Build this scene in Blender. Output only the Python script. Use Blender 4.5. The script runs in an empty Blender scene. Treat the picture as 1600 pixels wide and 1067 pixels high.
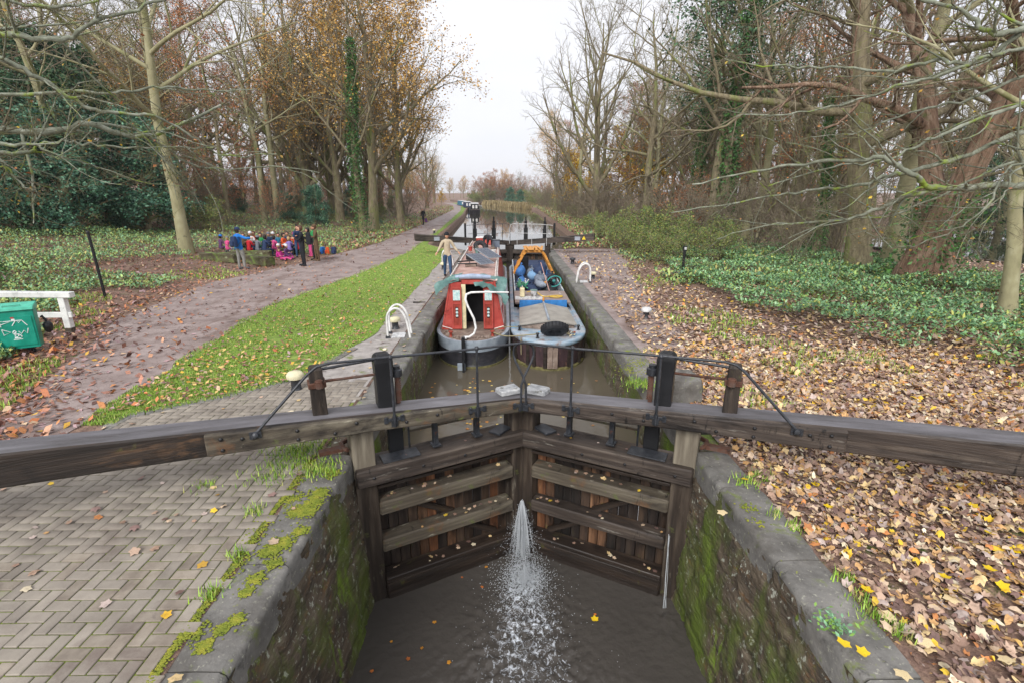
import bpy, bmesh, math, random
import numpy as np
from mathutils import Vector, Matrix, Quaternion
R = math.radians
PI = math.pi
S = bpy.context.scene
# ---------------------------------------------------------------- camera, sky, sun, exposure
PITCH = 16.53; YAW = .73; CAM = (-.24, 0.0, 3.2); FPX = 780.0
cd = bpy.data.cameras.new('camera'); cam = bpy.data.objects.new('camera', cd)
S.collection.objects.link(cam); S.camera = cam
cam.location = CAM; cam.rotation_euler = (R(90 - PITCH), 0, R(-YAW))
cd.sensor_width = 36; cd.lens = FPX / 1600 * 36; cd.clip_end = 5000; cd.clip_start = .05
W = bpy.data.worlds.new('World'); S.world = W; W.use_nodes = True
wn = W.node_tree.nodes; wl = W.node_tree.links
for n in list(wn): wn.remove(n)
wo = wn.new('ShaderNodeOutputWorld'); bg = wn.new('ShaderNodeBackground')
sky = wn.new('ShaderNodeTexSky'); sky.sky_type = 'NISHITA'; sky.sun_disc = False
sky.sun_elevation = R(38); sky.sun_rotation = R(200); sky.dust_density = 2; sky.air_density = 1
bw = wn.new('ShaderNodeRGBToBW'); wl.new(sky.outputs[0], bw.inputs[0])
# a cloud deck: an even, nearly neutral layer, slightly mottled, over the clear sky
tc = wn.new('ShaderNodeTexCoord'); nz = wn.new('ShaderNodeTexNoise'); nz.inputs['Scale'].default_value = 2.2; nz.inputs['Detail'].default_value = 5
mp = wn.new('ShaderNodeMapping'); mp.inputs['Scale'].default_value = (1, 1, 2.5)
wl.new(tc.outputs['Generated'], mp.inputs[0]); wl.new(mp.outputs[0], nz.inputs[0])
cr = wn.new('ShaderNodeValToRGB'); cr.color_ramp.elements[0].position = .3; cr.color_ramp.elements[0].color = (.86, .87, .93, 1)
cr.color_ramp.elements[1].position = .7; cr.color_ramp.elements[1].color = (1.0, .99, 1.0, 1)
wl.new(nz.outputs[0], cr.inputs[0])
sc_ = wn.new('ShaderNodeMix'); sc_.data_type = 'RGBA'; sc_.blend_type = 'MULTIPLY'; sc_.inputs[0].default_value = 1
wl.new(cr.outputs[0], sc_.inputs[6]); sc_.inputs[7].default_value = (5.6, 5.58, 5.62, 1)
mx = wn.new('ShaderNodeMix'); mx.data_type = 'RGBA'; mx.inputs[0].default_value = .93
wl.new(sky.outputs[0], mx.inputs[6]); wl.new(sc_.outputs[2], mx.inputs[7])
wl.new(mx.outputs[2], bg.inputs[0]); bg.inputs[1].default_value = .1
wl.new(bg.outputs[0], wo.inputs[0])
sd = bpy.data.lights.new('sun', 'SUN'); sun = bpy.data.objects.new('sun', sd); S.collection.objects.link(sun)
sd.energy = 1.5; sd.angle = R(25); sd.color = (1, .97, .93)
sun.rotation_euler = (R(52), 0, R(-20 + 0)); sun.location = (0, 0, 60)
sky.sun_elevation = R(38)
S.view_settings.view_transform = 'Standard'; S.view_settings.look = 'None'
S.view_settings.exposure = 1.0; S.view_settings.gamma = 1; S.view_settings.use_curve_mapping = False
S.cycles.max_bounces = 5; S.cycles.diffuse_bounces = 2; S.cycles.glossy_bounces = 3; S.cycles.transparent_max_bounces = 6
S.cycles.transmission_bounces = 3; S.cycles.use_denoising = True

# ---------------------------------------------------------------- helpers
rnd = random.Random(7); nr = np.random.default_rng(11)
def link(o): S.collection.objects.link(o); return o
def thing(name, label, cat, loc=(0, 0, 0), rot=(0, 0, 0), group=None):
    o = link(bpy.data.objects.new(name, None)); o.empty_display_size = .2
    o.location = loc; o.rotation_euler = rot; o['label'] = label; o['category'] = cat
    if group: o['group'] = group
    return o
def tag(o, label, cat, group=None):
    o['label'] = label; o['category'] = cat
    if group: o['group'] = group
    return o
def kind(o, k, label=None):
    o['kind'] = k
    if label: o['label'] = label
    return o
def copy_tree(o, parent=None):
    c = o.copy(); link(c); c.parent = parent
    if parent: c.matrix_parent_inverse = o.matrix_parent_inverse.copy()
    for ch in list(o.children): copy_tree(ch, c)
    return c
def lin(c): return tuple(((v / 12.92) if v <= .04045 else ((v + .055) / 1.055) ** 2.4) for v in c)
def hexc(h): return lin(tuple(int(h[i:i + 2], 16) / 255 for i in (0, 2, 4)))
def np_mesh(name, V, F, m=None, smooth=False, col=None):
    """V (n,3); F (m,k) indices, or a list of such arrays; col (n,3) vertex colours"""
    Fs = F if isinstance(F, list) else [F]
    me = bpy.data.meshes.new(name); V = np.asarray(V, np.float32)
    me.vertices.add(len(V)); me.vertices.foreach_set('co', V.ravel())
    loops = np.concatenate([f.ravel() for f in Fs]).astype(np.int32)
    tot = np.concatenate([np.full(len(f), f.shape[1], np.int32) for f in Fs])
    st = np.concatenate([[0], np.cumsum(tot)[:-1]]).astype(np.int32)
    me.loops.add(len(loops)); me.loops.foreach_set('vertex_index', loops)
    me.polygons.add(len(tot)); me.polygons.foreach_set('loop_start', st); me.polygons.foreach_set('loop_total', tot)
    if smooth: me.polygons.foreach_set('use_smooth', np.ones(len(tot), bool))
    me.update(calc_edges=True)
    if col is not None:
        a = me.color_attributes.new('col', 'FLOAT_COLOR', 'POINT')
        a.data.foreach_set('color', np.concatenate([np.asarray(col, np.float32), np.ones((len(V), 1), np.float32)], 1).ravel())
    if m: me.materials.append(m)
    return me
def ob(name, me, parent=None, loc=(0, 0, 0), rot=(0, 0, 0)):
    o = link(bpy.data.objects.new(name, me)); o.parent = parent; o.location = loc; o.rotation_euler = rot; return o

class MB:
    def __init__(s): s.v = []; s.f = []; s.mi = []
    def add(s, V, F, mi=0):
        n = len(s.v); s.v += [tuple(v) for v in V]; s.f += [tuple(i + n for i in f) for f in F]; s.mi += [mi] * len(F); return s
    def box(s, c, d, rot=None, mi=0, taper=None):
        x, y, z = d[0] / 2, d[1] / 2, d[2] / 2
        V = [Vector((a * x, b * y, e * z)) for e in (-1, 1) for b in (-1, 1) for a in (-1, 1)]
        if taper:
            for v in V:
                if v.z > 0: v.x *= taper[0]; v.y *= taper[1]
        if rot:
            from mathutils import Euler
            E_ = Euler(rot).to_matrix(); V = [E_ @ v for v in V]
        V = [v + Vector(c) for v in V]
        return s.add(V, [(0, 2, 3, 1), (4, 5, 7, 6), (0, 1, 5, 4), (2, 6, 7, 3), (0, 4, 6, 2), (1, 3, 7, 5)], mi)
    def hexa(s, V, mi=0): return s.add(V, [(0, 3, 2, 1), (4, 5, 6, 7), (0, 1, 5, 4), (1, 2, 6, 5), (2, 3, 7, 6), (3, 0, 4, 7)], mi)
    def tube(s, pts, r, n=8, mi=0, caps=True, closed=False):
        pts = [Vector(p) for p in pts]; rs = r if hasattr(r, '__len__') else [r] * len(pts); V = []; K = len(pts)
        up = None
        for i, p in enumerate(pts):
            t = (pts[min(i + 1, K - 1)] - pts[max(i - 1, 0)])
            if closed: t = pts[(i + 1) % K] - pts[i - 1]
            t.normalize()
            if up is None: up = Vector((0, 0, 1)) if abs(t.z) < .9 else Vector((1, 0, 0))
            a = t.cross(up)
            if a.length < 1e-4: a = t.orthogonal()
            a.normalize(); b = a.cross(t); up = b
            for k in range(n):
                w = 2 * PI * k / n; V.append(p + (a * math.cos(w) + b * math.sin(w)) * rs[i])
        F = []
        for i in range(K if closed else K - 1):
            j = (i + 1) % K
            for k in range(n):
                k2 = (k + 1) % n; F.append((i * n + k, i * n + k2, j * n + k2, j * n + k))
        if caps and not closed: F += [tuple(range(n))[::-1], tuple((K - 1) * n + k for k in range(n))]
        return s.add(V, F, mi)
    def lathe(s, prof, c=(0, 0, 0), n=16, mi=0):
        V = []; F = []
        for (r, z) in prof:
            for k in range(n): w = 2 * PI * k / n; V.append((c[0] + r * math.cos(w), c[1] + r * math.sin(w), c[2] + z))
        for i in range(len(prof) - 1):
            for k in range(n): F.append((i * n + k, i * n + (k + 1) % n, (i + 1) * n + (k + 1) % n, (i + 1) * n + k))
        F += [tuple(range(n))[::-1], tuple((len(prof) - 1) * n + k for k in range(n))]
        return s.add(V, F, mi)
    def ball(s, c, r, n=8, m=6, mi=0, sq=(1, 1, 1)):
        V = [(c[0], c[1], c[2] - r * sq[2])]
        for i in range(1, m):
            a = PI * i / m
            for k in range(n): w = 2 * PI * k / n; V.append((c[0] + r * sq[0] * math.sin(a) * math.cos(w), c[1] + r * sq[1] * math.sin(a) * math.sin(w), c[2] - r * sq[2] * math.cos(a)))
        V.append((c[0], c[1], c[2] + r * sq[2])); F = []
        for k in range(n): F.append((0, 1 + (k + 1) % n, 1 + k))
        for i in range(m - 2):
            for k in range(n): a = 1 + i * n; F.append((a + k, a + (k + 1) % n, a + n + (k + 1) % n, a + n + k))
        a = 1 + (m - 2) * n
        for k in range(n): F.append((a + k, a + (k + 1) % n, len(V) - 1))
        return s.add(V, F, mi)
    def mesh(s, name, mats, bevel=0, smooth=False, sub=0, jit=0, seg=1):
        me = bpy.data.meshes.new(name); me.from_pydata(s.v, [], s.f)
        for m in (mats if isinstance(mats, (list, tuple)) else [mats]): me.materials.append(m)
        me.polygons.foreach_set('material_index', s.mi)
        bm = bmesh.new(); bm.from_mesh(me); bmesh.ops.recalc_face_normals(bm, faces=bm.faces)
        if sub: bmesh.ops.subdivide_edges(bm, edges=[e for e in bm.edges if e.calc_length() > .25], cuts=sub, use_grid_fill=True)
        if bevel:
            es = [e for e in bm.edges if len(e.link_faces) == 2 and e.calc_face_angle(0) > .5]
            bmesh.ops.bevel(bm, geom=es, offset=bevel, segments=seg, affect='EDGES', profile=.6)
        if jit:
            for v in bm.verts: v.co += Vector((rnd.uniform(-jit, jit), rnd.uniform(-jit, jit), rnd.uniform(-jit, jit)))
        if smooth:
            for f in bm.faces: f.smooth = True
            for e in bm.edges:
                if len(e.link_faces) == 2 and e.calc_face_angle(0) > .9: e.smooth = False
        bm.to_mesh(me); bm.free(); return me
    def build(s, name, mats, parent=None, loc=(0, 0, 0), rot=(0, 0, 0), **k):
        return ob(name, s.mesh(name, mats, **k), parent, loc, rot)

# ---- materials
def mat(name, cols, scale=4, rough=.8, bump=.3, bscale=None, stretch=(1, 1, 1), detail=7, layers=(), attr=False, metal=0, spec=.4, coord='Object', bdist=.02, rough2=None, rand=0):
    m = bpy.data.materials.new(name); m.use_nodes = True; nt = m.node_tree; N = nt.nodes; L = nt.links
    b = N['Principled BSDF']; b.inputs['Roughness'].default_value = rough; b.inputs['Metallic'].default_value = metal
    b.inputs['Specular IOR Level'].default_value = spec
    t = N.new('ShaderNodeTexCoord'); TO = t.outputs[coord] if coord != 'World' else N.new('ShaderNodeNewGeometry').outputs['Position']
    def noise(sc, st=(1, 1, 1), det=detail, off=(0, 0, 0), dist=0.0, rg=.6):
        mp = N.new('ShaderNodeMapping'); mp.inputs['Scale'].default_value = st; mp.inputs['Location'].default_value = off
        L.new(TO, mp.inputs[0]); n = N.new('ShaderNodeTexNoise'); n.inputs['Scale'].default_value = sc
        n.inputs['Detail'].default_value = det; n.inputs['Roughness'].default_value = rg; n.inputs['Distortion'].default_value = dist; L.new(mp.outputs[0], n.inputs[0]); return n.outputs[0]
    cols = [c if isinstance(c[0], (tuple, list)) else (c,) for c in cols]
    n1 = noise(scale, stretch)
    r = N.new('ShaderNodeValToRGB'); e = r.color_ramp.elements; k = len(cols)
    for i, c in enumerate(cols):
        c = c[0] if len(c) == 1 else c
        pos = .3 + .4 * i / max(1, k - 1)
        el = e[i] if i < 2 else e.new(pos)
        el.position = pos; el.color = (*c, 1)
    L.new(n1, r.inputs[0]); cur = r.outputs[0]
    if attr:
        a = N.new('ShaderNodeAttribute'); a.attribute_name = 'col'
        mm = N.new('ShaderNodeMix'); mm.data_type = 'RGBA'; mm.blend_type = 'MULTIPLY'; mm.inputs[0].default_value = 1
        L.new(a.outputs[0], mm.inputs[6]); L.new(cur, mm.inputs[7]); cur = mm.outputs[2]
    for ly in layers:      # (colour, scale, lo, hi, stretch, offset)
        c, sc, lo, hi = ly[:4]; st = ly[4] if len(ly) > 4 else (1, 1, 1); off = ly[5] if len(ly) > 5 else (sc * 3, 1, 2)
        nn = noise(sc, st, 8, off, .3, .68); mr = N.new('ShaderNodeMapRange'); mr.inputs[1].default_value = lo; mr.inputs[2].default_value = hi
        L.new(nn, mr.inputs[0]); mm = N.new('ShaderNodeMix'); mm.data_type = 'RGBA'; L.new(mr.outputs[0], mm.inputs[0])
        L.new(cur, mm.inputs[6]); mm.inputs[7].default_value = (*c, 1); cur = mm.outputs[2]
    if rand:
        oi = N.new('ShaderNodeObjectInfo'); mr = N.new('ShaderNodeMapRange'); mr.inputs[3].default_value = 1 - rand; mr.inputs[4].default_value = 1 + rand; L.new(oi.outputs['Random'], mr.inputs[0])
        hs = N.new('ShaderNodeHueSaturation'); L.new(mr.outputs[0], hs.inputs['Value']); L.new(cur, hs.inputs['Color']); cur = hs.outputs[0]
    L.new(cur, b.inputs['Base Color'])
    if bump:
        bp = N.new('ShaderNodeBump'); bp.inputs['Strength'].default_value = bump; bp.inputs['Distance'].default_value = bdist
        L.new(noise(bscale or scale * 3, stretch), bp.inputs['Height']); L.new(bp.outputs[0], b.inputs['Normal'])
    if rough2 is not None:
        mr = N.new('ShaderNodeMapRange'); mr.inputs[1].default_value = .4; mr.inputs[2].default_value = .6
        mr.inputs[3].default_value = rough; mr.inputs[4].default_value = rough2; L.new(noise(scale * .7, stretch, 4, (5, 5, 5)), mr.inputs[0]); L.new(mr.outputs[0], b.inputs['Roughness'])
    return m
def paint(name, c, rough=.5, v=.25, scale=6, layers=(), metal=0, bump=.08):
    return mat(name, [tuple(x * (1 - v) for x in c), c, tuple(min(1, x * (1 + v)) for x in c)], scale=scale, rough=rough, layers=layers, metal=metal, bump=bump)

# ---- pixel ray to the ground
def ray(px, py):
    x = (px - 800) / FPX; y = -(py - 533.5) / FPX; p = R(PITCH); w = R(YAW)
    X = x; Y = math.cos(p) + math.sin(p) * y; Z = -math.sin(p) + math.cos(p) * y
    return (X * math.cos(w) + Y * math.sin(w), -X * math.sin(w) + Y * math.cos(w), Z)
def at(px, py, z=0.0):
    r = ray(px, py); t = (z - CAM[2]) / r[2]; return Vector((CAM[0] + t * r[0], CAM[1] + t * r[1], z))
def atd(px, py, d):
    r = ray(px, py); t = d / r[1]; return Vector((CAM[0] + t * r[0], CAM[1] + t * r[1], CAM[2] + t * r[2]))
def interp(x, tab):
    return np.interp(x, [a for a, b in tab], [b for a, b in tab])
PL = [(-20, -7.2), (6, -7.4), (7.2, -7.8), (12.9, -10.5), (18.9, -11.2), (24.3, -9.8), (34, -8.6), (56, -9), (104, -10.6), (140, -14.5), (200, -26)]
PR = [(-20, -6.4), (6.8, -6.3), (9.7, -6.65), (14.4, -7.2), (20.3, -6.3), (28.3, -5.7), (46, -6.2), (96, -8.6), (140, -12.2), (200, -23)]
EL = [(-20, -2.62), (29.6, -2.62), (32.5, -5), (81, -6.7), (138, -10), (175, -14), (210, -24), (260, -40)]
ER = [(-20, 2.62), (29.6, 2.62), (32.5, 5.2), (62, 5.6), (110, 6.6), (125, 5.8), (150, -1), (175, -7), (210, -14), (260, -28)]
def vnoise(x, y, s, seed=0):
    x = np.asarray(x) / s; y = np.asarray(y) / s
    return (np.sin(x * 1.7 + 1.3 * np.sin(y * 1.1 + seed) + seed) + np.sin(y * 2.1 + 1.7 * np.sin(x * .9 + seed * 2) + seed * 3) + np.sin((x + y) * 1.3 + seed * 5)) / 3
RIVX = lambda y: interp(y, [(-20, 40), (10, 30), (20, 22.5), (28, 21), (40, 24), (58, 60), (80, 160), (300, 400)])
def hgt(x, y):
    x = np.asarray(x, float); y = np.asarray(y, float)
    e = np.maximum(0, interp(y, PL) - 1.0 - x)
    hl = np.minimum(e * .075, 2.6) + np.clip(e / 4, 0, 1) * (.1 * vnoise(x, y, 2.5, 1) + .15 * vnoise(x, y, 7, 2)) + np.clip(e - 40, 0, 200) * .05
    b = np.clip((x - interp(y, [(0, 12), (8, 8.4), (10, 6.8), (14, 6.3), (20, 6.6), (30, 7), (60, 8)])) / 2, 0, 1)
    hr = b * (.16 + .1 * vnoise(x, y, 2.2, 4)) * np.clip((y - 6) / 4, 0, 1)
    riv = np.clip((x - RIVX(y)) / .3, 0, 1)
    hr = hr * (1 - riv) - .9 * riv + 1.3 * np.clip((x - RIVX(y) - 14) / 6, 0, 1)
    far = .0
    return np.where(x < 0, hl, hr)
def hz(x, y): return float(hgt(x, y))
def atg(px, py):
    r = ray(px, py); t = 2.0
    for i in range(6000):
        x, y, z = (CAM[k] + t * r[k] for k in range(3))
        if z <= hz(x, y) or t > 400: break
        t += .02 * max(1, t * .05)
    return Vector((x, y, hz(x, y)))
# ---------------------------------------------------------------- materials
c = hexc
M = {}
M['soil'] = mat('leafy_soil', [c('5e4a42'), c('80675b'), c('a08672')], scale=9, rough=.85, bump=.6, bscale=30, layers=[(c('9a8170'), 26, .56, .64), (c('5a6634'), 3, .56, .66), (c('4c3a34'), 14, .58, .66)], coord='Object', bdist=.05)
M['path'] = mat('path_mud', [c('7b6c68'), c('978884'), c('aa9c98')], scale=1.6, rough=.55, rough2=.8, bump=.5, bscale=40, layers=[(c('62504c'), 9, .56, .7), (c('a08a84'), 50, .62, .7), (c('75625a'), 1.3, .55, .7, (1, .3, 1)), (c('5a4640'), .35, .56, .66)], bdist=.03)
M['turf'] = mat('turf', [c('5a6a30'), c('76903c'), c('92a650')], scale=7, rough=.9, bump=.6, bscale=60, layers=[(c('5a4a38'), 5, .6, .7)])
M['stone'] = mat('coping_stone', coord='World', rand=.08, cols= [c('5a5855'), c('75736f'), c('8b8883')], scale=3, rough=.6, rough2=.85, bump=.5, bscale=26, layers=[(c('a3a294'), 22, .58, .66), (c('42403d'), 7, .58, .72), (c('6f7d30'), 3.4, .58, .68), (c('534f4a'), 1.2, .5, .7), (c('8a9040'), 9, .64, .7)], bdist=.015)
M['wall'] = mat('lock_masonry', [c('3b3833'), c('5f5345'), c('7d7160')], scale=2.2, stretch=(1, .7, 2.2), rough=.6, rough2=.85, bump=.8, bscale=14, layers=[(c('7a5c3e'), 5, .56, .68, (1, .5, 1.6)), (c('332e28'), 4, .56, .7, (1, .4, 1.4)), (c('b3b5a6'), 16, .58, .64, (1, 1, .7)), (c('5f702a'), 1.3, .46, .62, (1, 1, .35)), (c('454f6a'), 3, .66, .74), (c('7d9a2a'), 2.5, .58, .68, (1, 1, .3), (4, 9, 1))], bdist=.05)
M['moss'] = mat('moss', [c('5a6a1e'), c('828c30'), c('a39e3a')], scale=12, rough=.95, bump=1, bscale=70)
M['brick'] = mat('paving_brick', rand=.13, cols= [c('776f66'), c('8d857b'), c('9f978b')], scale=2.3, rough=.8, bump=.35, bscale=60, layers=[(c('84846a'), 3, .6, .74), (c('756a62'), 1.1, .56, .7), (c('a59c92'), 90, .64, .7)], coord='World', bdist=.006)
M['brick2'] = mat('paving_brick_worn', coord='World', rand=.15, cols= [c('746a60'), c('8a8074'), c('9a9184')], scale=5, rough=.8, bump=.35, bscale=60, layers=[(c('7c7c60'), 4, .6, .72), (c('6a605a'), 2.1, .6, .7)], bdist=.006)
M['joint'] = mat('mossy_joint', [c('5a6630'), c('7c8a3c'), c('6c6448')], scale=14, rough=.95, bump=.8, bscale=60)
M['gravel'] = mat('gritty_paving', [c('8a8480'), c('a19b97'), c('b3ada8')], scale=5, rough=.8, bump=.6, bscale=50, layers=[(c('6c7a33'), 2.4, .58, .68), (c('564a45'), 3.5, .56, .68), (c('b6b1a4'), 28, .62, .68)])
st = (.25, 3, 5)
M['wood'] = mat('wet_oak', [c('2b2522'), c('463d37'), c('655b52')], scale=2.6, stretch=st, rough=.45, rough2=.75, bump=.7, bscale=9, layers=[(c('1b1715'), 1.3, .48, .62, (.5, 1, 2)), (c('14110f'), 5, .6, .66, (1.5, 1, .4)), (c('88837a'), 4, .63, .72, (.4, 2, 3)), (c('5e4936'), 2, .6, .72, (.3, 1, 2))], bdist=.015)
M['wood_top'] = mat('worn_beam_top', [c('4d4b4c'), c('656367'), c('7c7a7f')], scale=2.2, stretch=st, rough=.4, rough2=.65, bump=.5, bscale=9, layers=[(c('413b38'), 1.5, .56, .7, (.4, 2, 2))], bdist=.01)
M['wood_grey'] = mat('grey_plank', [c('3e372f'), c('5c5448'), c('7b7465')], scale=2.6, stretch=st, rough=.6, rough2=.8, bump=.7, bscale=9, layers=[(c('211c19'), 1.3, .48, .62, (.6, 1, 1.5)), (c('a29d8c'), 5, .62, .7, (.5, 1.5, 2)), (c('5a6236'), 3, .6, .68), (c('6e4c30'), 1.1, .56, .68), (c('14110f'), 5, .6, .66, (1.5, 1, .4))], bdist=.012)
M['post_v'] = mat('upright_oak', [c('221d1a'), c('3d342d'), c('5c5247')], scale=2.6, stretch=(4, 4, .35), rough=.4, rough2=.75, bump=.7, bscale=9, layers=[(c('171412'), 1.6, .5, .66, (2, 2, .4)), (c('7d776a'), 4, .62, .7, (3, 3, .5)), (c('5a5f34'), 3, .64, .72)], bdist=.012)
M['post_top'] = mat('bleached_oak', [c('5a5246'), c('7a7264'), c('958d7c')], scale=2.6, stretch=(4, 4, .35), rough=.6, bump=.7, bscale=9, layers=[(c('3a332c'), 1.8, .56, .66, (2, 2, .5))], bdist=.012)
M['wood_dark'] = mat('soaked_oak', [c('1a1614'), c('2d2520'), c('42372f')], scale=2.6, stretch=st, rough=.35, rough2=.7, bump=.7, bscale=9, layers=[(c('6b5038'), 1.6, .58, .7, (.6, 1, 2)), (c('5e5c2c'), 2.4, .6, .7), (c('151211'), 2, .55, .7)], bdist=.015)
for i, (a, b2, d) in enumerate([('33241a', '5c4230', '86644a'), ('261d18', '43342a', '5a4838'), ('1a1513', '2b231f', '3f352d'), ('3f291c', '744c34', 'a07250')]):
    M['plank%d' % i] = mat('gate_plank_%d' % i, coord='World', rand=.3, cols= [c(a), c(b2), c(d)], scale=3, stretch=(4, 3, .4), rough=.45, rough2=.75, bump=.7, bscale=9, layers=[(c('171412'), 2, .5, .66, (2, 1, .5)), (c('57602a'), 3, .62, .7)], bdist=.01)
M['iron'] = mat('black_iron', [c('1b1d21'), c('2b2e34'), c('3a3d43')], scale=12, rough=.42, bump=.25, bscale=40, layers=[(c('5a3524'), 9, .68, .76)], spec=.6)
M['rust'] = mat('rusty_iron', [c('33241e'), c('5e3e30'), c('5a4e48')], scale=10, rough=.75, bump=.4)
M['bolt'] = mat('bolt_iron', [c('141416'), c('2c2b2d')], scale=20, rough=.4, bump=.2)
M['white'] = mat('chipped_white_paint', [c('b8b7b5'), c('dddddb'), c('efefee')], scale=6, rough=.5, bump=.15, layers=[(c('6e6a62'), 11, .64, .7), (c('8a6a50'), 17, .68, .73)])
M['cap'] = mat('painted_cap', [c('8d8f93'), c('c9cacb'), c('e0e0de')], scale=8, rough=.6, bump=.3, layers=[(c('57503f'), 9, .58, .66)])
M['cap2'] = mat('weathered_cap', [c('6e7074'), c('a0a2a4'), c('c4c5c4')], scale=7, rough=.6, bump=.4, layers=[(c('4c4a40'), 7, .55, .64)])
M['black'] = paint('black_paint', c('1c1d20'), .45)
M['water_joint'] = M['joint']
def water(name, colr, rough, bs, bstr, sx=(1, 1, 1), foam=None):
    m = bpy.data.materials.new(name); m.use_nodes = True; nt = m.node_tree; N = nt.nodes; L = nt.links; b = N['Principled BSDF']
    b.inputs['Roughness'].default_value = rough; b.inputs['IOR'].default_value = 1.333; b.inputs['Specular IOR Level'].default_value = .5
    t = N.new('ShaderNodeTexCoord'); mp = N.new('ShaderNodeMapping'); mp.inputs['Scale'].default_value = sx; L.new(t.outputs['Object'], mp.inputs[0])
    n = N.new('ShaderNodeTexNoise'); n.inputs['Scale'].default_value = bs; n.inputs['Detail'].default_value = 4; L.new(mp.outputs[0], n.inputs[0])
    n2 = N.new('ShaderNodeTexNoise'); n2.inputs['Scale'].default_value = .8; L.new(mp.outputs[0], n2.inputs[0])
    r = N.new('ShaderNodeValToRGB'); r.color_ramp.elements[0].color = (*[x * .8 for x in colr], 1); r.color_ramp.elements[1].color = (*[x * 1.25 for x in colr], 1)
    L.new(n2.outputs[0], r.inputs[0]); cur = r.outputs[0]
    bp = N.new('ShaderNodeBump'); bp.inputs['Strength'].default_value = bstr; bp.inputs['Distance'].default_value = .03; L.new(n.outputs[0], bp.inputs['Height']); L.new(bp.outputs[0], b.inputs['Normal'])
    if foam:
        a = N.new('ShaderNodeAttribute'); a.attribute_name = 'col'
        fn = N.new('ShaderNodeTexNoise'); fn.inputs['Scale'].default_value = 11; fn.inputs['Detail'].default_value = 8; fn.inputs['Roughness'].default_value = .72; fn.inputs['Distortion'].default_value = 1.2
        L.new(t.outputs['Object'], fn.inputs[0]); sep = N.new('ShaderNodeSeparateColor'); L.new(a.outputs[0], sep.inputs[0])
        th = N.new('ShaderNodeMath'); th.operation = 'MULTIPLY_ADD'; th.inputs[1].default_value = -.42; th.inputs[2].default_value = .875; L.new(sep.outputs[0], th.inputs[0])
        sb = N.new('ShaderNodeMath'); sb.operation = 'SUBTRACT'; L.new(fn.outputs[0], sb.inputs[0]); L.new(th.outputs[0], sb.inputs[1])
        mr = N.new('ShaderNodeMapRange'); mr.inputs[1].default_value = 0; mr.inputs[2].default_value = .14; L.new(sb.outputs[0], mr.inputs[0])
        mm = N.new('ShaderNodeMix'); mm.data_type = 'RGBA'; L.new(mr.outputs[0], mm.inputs[0]); L.new(cur, mm.inputs[6]); mm.inputs[7].default_value = (.72, .77, .84, 1); cur = mm.outputs[2]
        rr = N.new('ShaderNodeMapRange'); rr.inputs[3].default_value = rough; rr.inputs[4].default_value = .6; L.new(mr.outputs[0], rr.inputs[0]); L.new(rr.outputs[0], b.inputs['Roughness'])
    L.new(cur, b.inputs['Base Color']); return m
M['water_low'] = water('tail_water', c('4a4642'), .07, 9, .6, foam=True)
M['water_lock'] = water('chamber_water', c('5a5347'), .04, 5, .12)
M['water_pound'] = water('pound_water', c('3d3a2e'), .03, 1.6, .10, (1, .35, 1))
M['leaf'] = mat('leaf', [(.62, .6, .58), (1,) * 3, (1.08,) * 3], scale=26, rough=.55, bump=.25, bscale=90, attr=True, spec=.45)
M['green'] = mat('green_leaf', [(.8,) * 3, (1,) * 3, (1.15,) * 3], scale=30, rough=.5, bump=.1, attr=True, spec=.4)
M['bark'] = mat('bark', [c('655c4c'), c('82785f'), c('978c74')], scale=3, stretch=(3, 3, .7), rough=.9, bump=.8, bscale=10, layers=[(c('7a8544'), 1.4, .5, .66, (1, 1, .4)), (c('4c4438'), 5, .58, .7, (2, 2, .5)), (c('8b8a74'), 9, .62, .68)], bdist=.05)
M['bark_smooth'] = mat('smooth_bark', [c('858062'), c('9b9674'), c('aeaa8c')], scale=2, stretch=(1, 1, .6), rough=.8, bump=.3, bscale=8, layers=[(c('6b7433'), 1.2, .52, .68, (1, 1, .3)), (c('4b4636'), 3, .62, .7)], bdist=.02)
M['bark_red'] = mat('ragged_bark', [c('644c3e'), c('8a705c'), c('a8927e')], scale=2.5, stretch=(4, 4, .5), rough=.9, bump=1, bscale=5, layers=[(c('2d2019'), 3, .54, .66, (3, 3, .5)), (c('6b6f45'), 2, .6, .72)], bdist=.08)
M['twig'] = mat('twig_bark', [c('6a5f50'), c('7f7462'), c('908672')], scale=3, rough=.9, bump=0)
M['twig_red'] = mat('reddish_twigs', [c('745a50'), c('8f7468'), c('a0887a')], scale=3, rough=.9, bump=0)
M['bough'] = mat('lichened_bough', [c('5c5f50'), c('7d8272'), c('9ea294')], scale=6, rough=.9, bump=.8, bscale=20, layers=[(c('7d9036'), 2.2, .54, .64), (c('b0ac3a'), 4, .65, .7), (c('3c3a2a'), 7, .6, .7)], bdist=.02)

# ---------------------------------------------------------------- ground, path, verge, water
def grid(xs_of, ys, zf, name, m, parent=None, smooth=True, skirt=None):
    """xs_of(y) -> row of x; all rows the same length"""
    rows = [np.asarray(xs_of(y), float) for y in ys]; n = len(rows[0])
    X = np.array(rows); Y = np.repeat(np.array(ys, float)[:, None], n, 1); Z = zf(X, Y)
    if skirt is not None:
        X = np.concatenate([X[:, :1], X], 1); Y = np.concatenate([Y[:, :1], Y], 1); Z = np.concatenate([np.full((len(ys), 1), skirt), Z], 1); n += 1
    V = np.stack([X, Y, Z], -1).reshape(-1, 3)
    i, j = np.meshgrid(np.arange(len(ys) - 1), np.arange(n - 1), indexing='ij'); a = (i * n + j).ravel()
    F = np.stack([a, a + 1, a + n + 1, a + n], 1)
    return V, F
u = np.concatenate([np.linspace(0, 12, 49), np.geomspace(12.5, 60, 50), [75, 100, 150, 250, 500, 1200]])
ysr = np.concatenate([np.linspace(-16, 40, 113), np.geomspace(41, 260, 70)])
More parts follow.
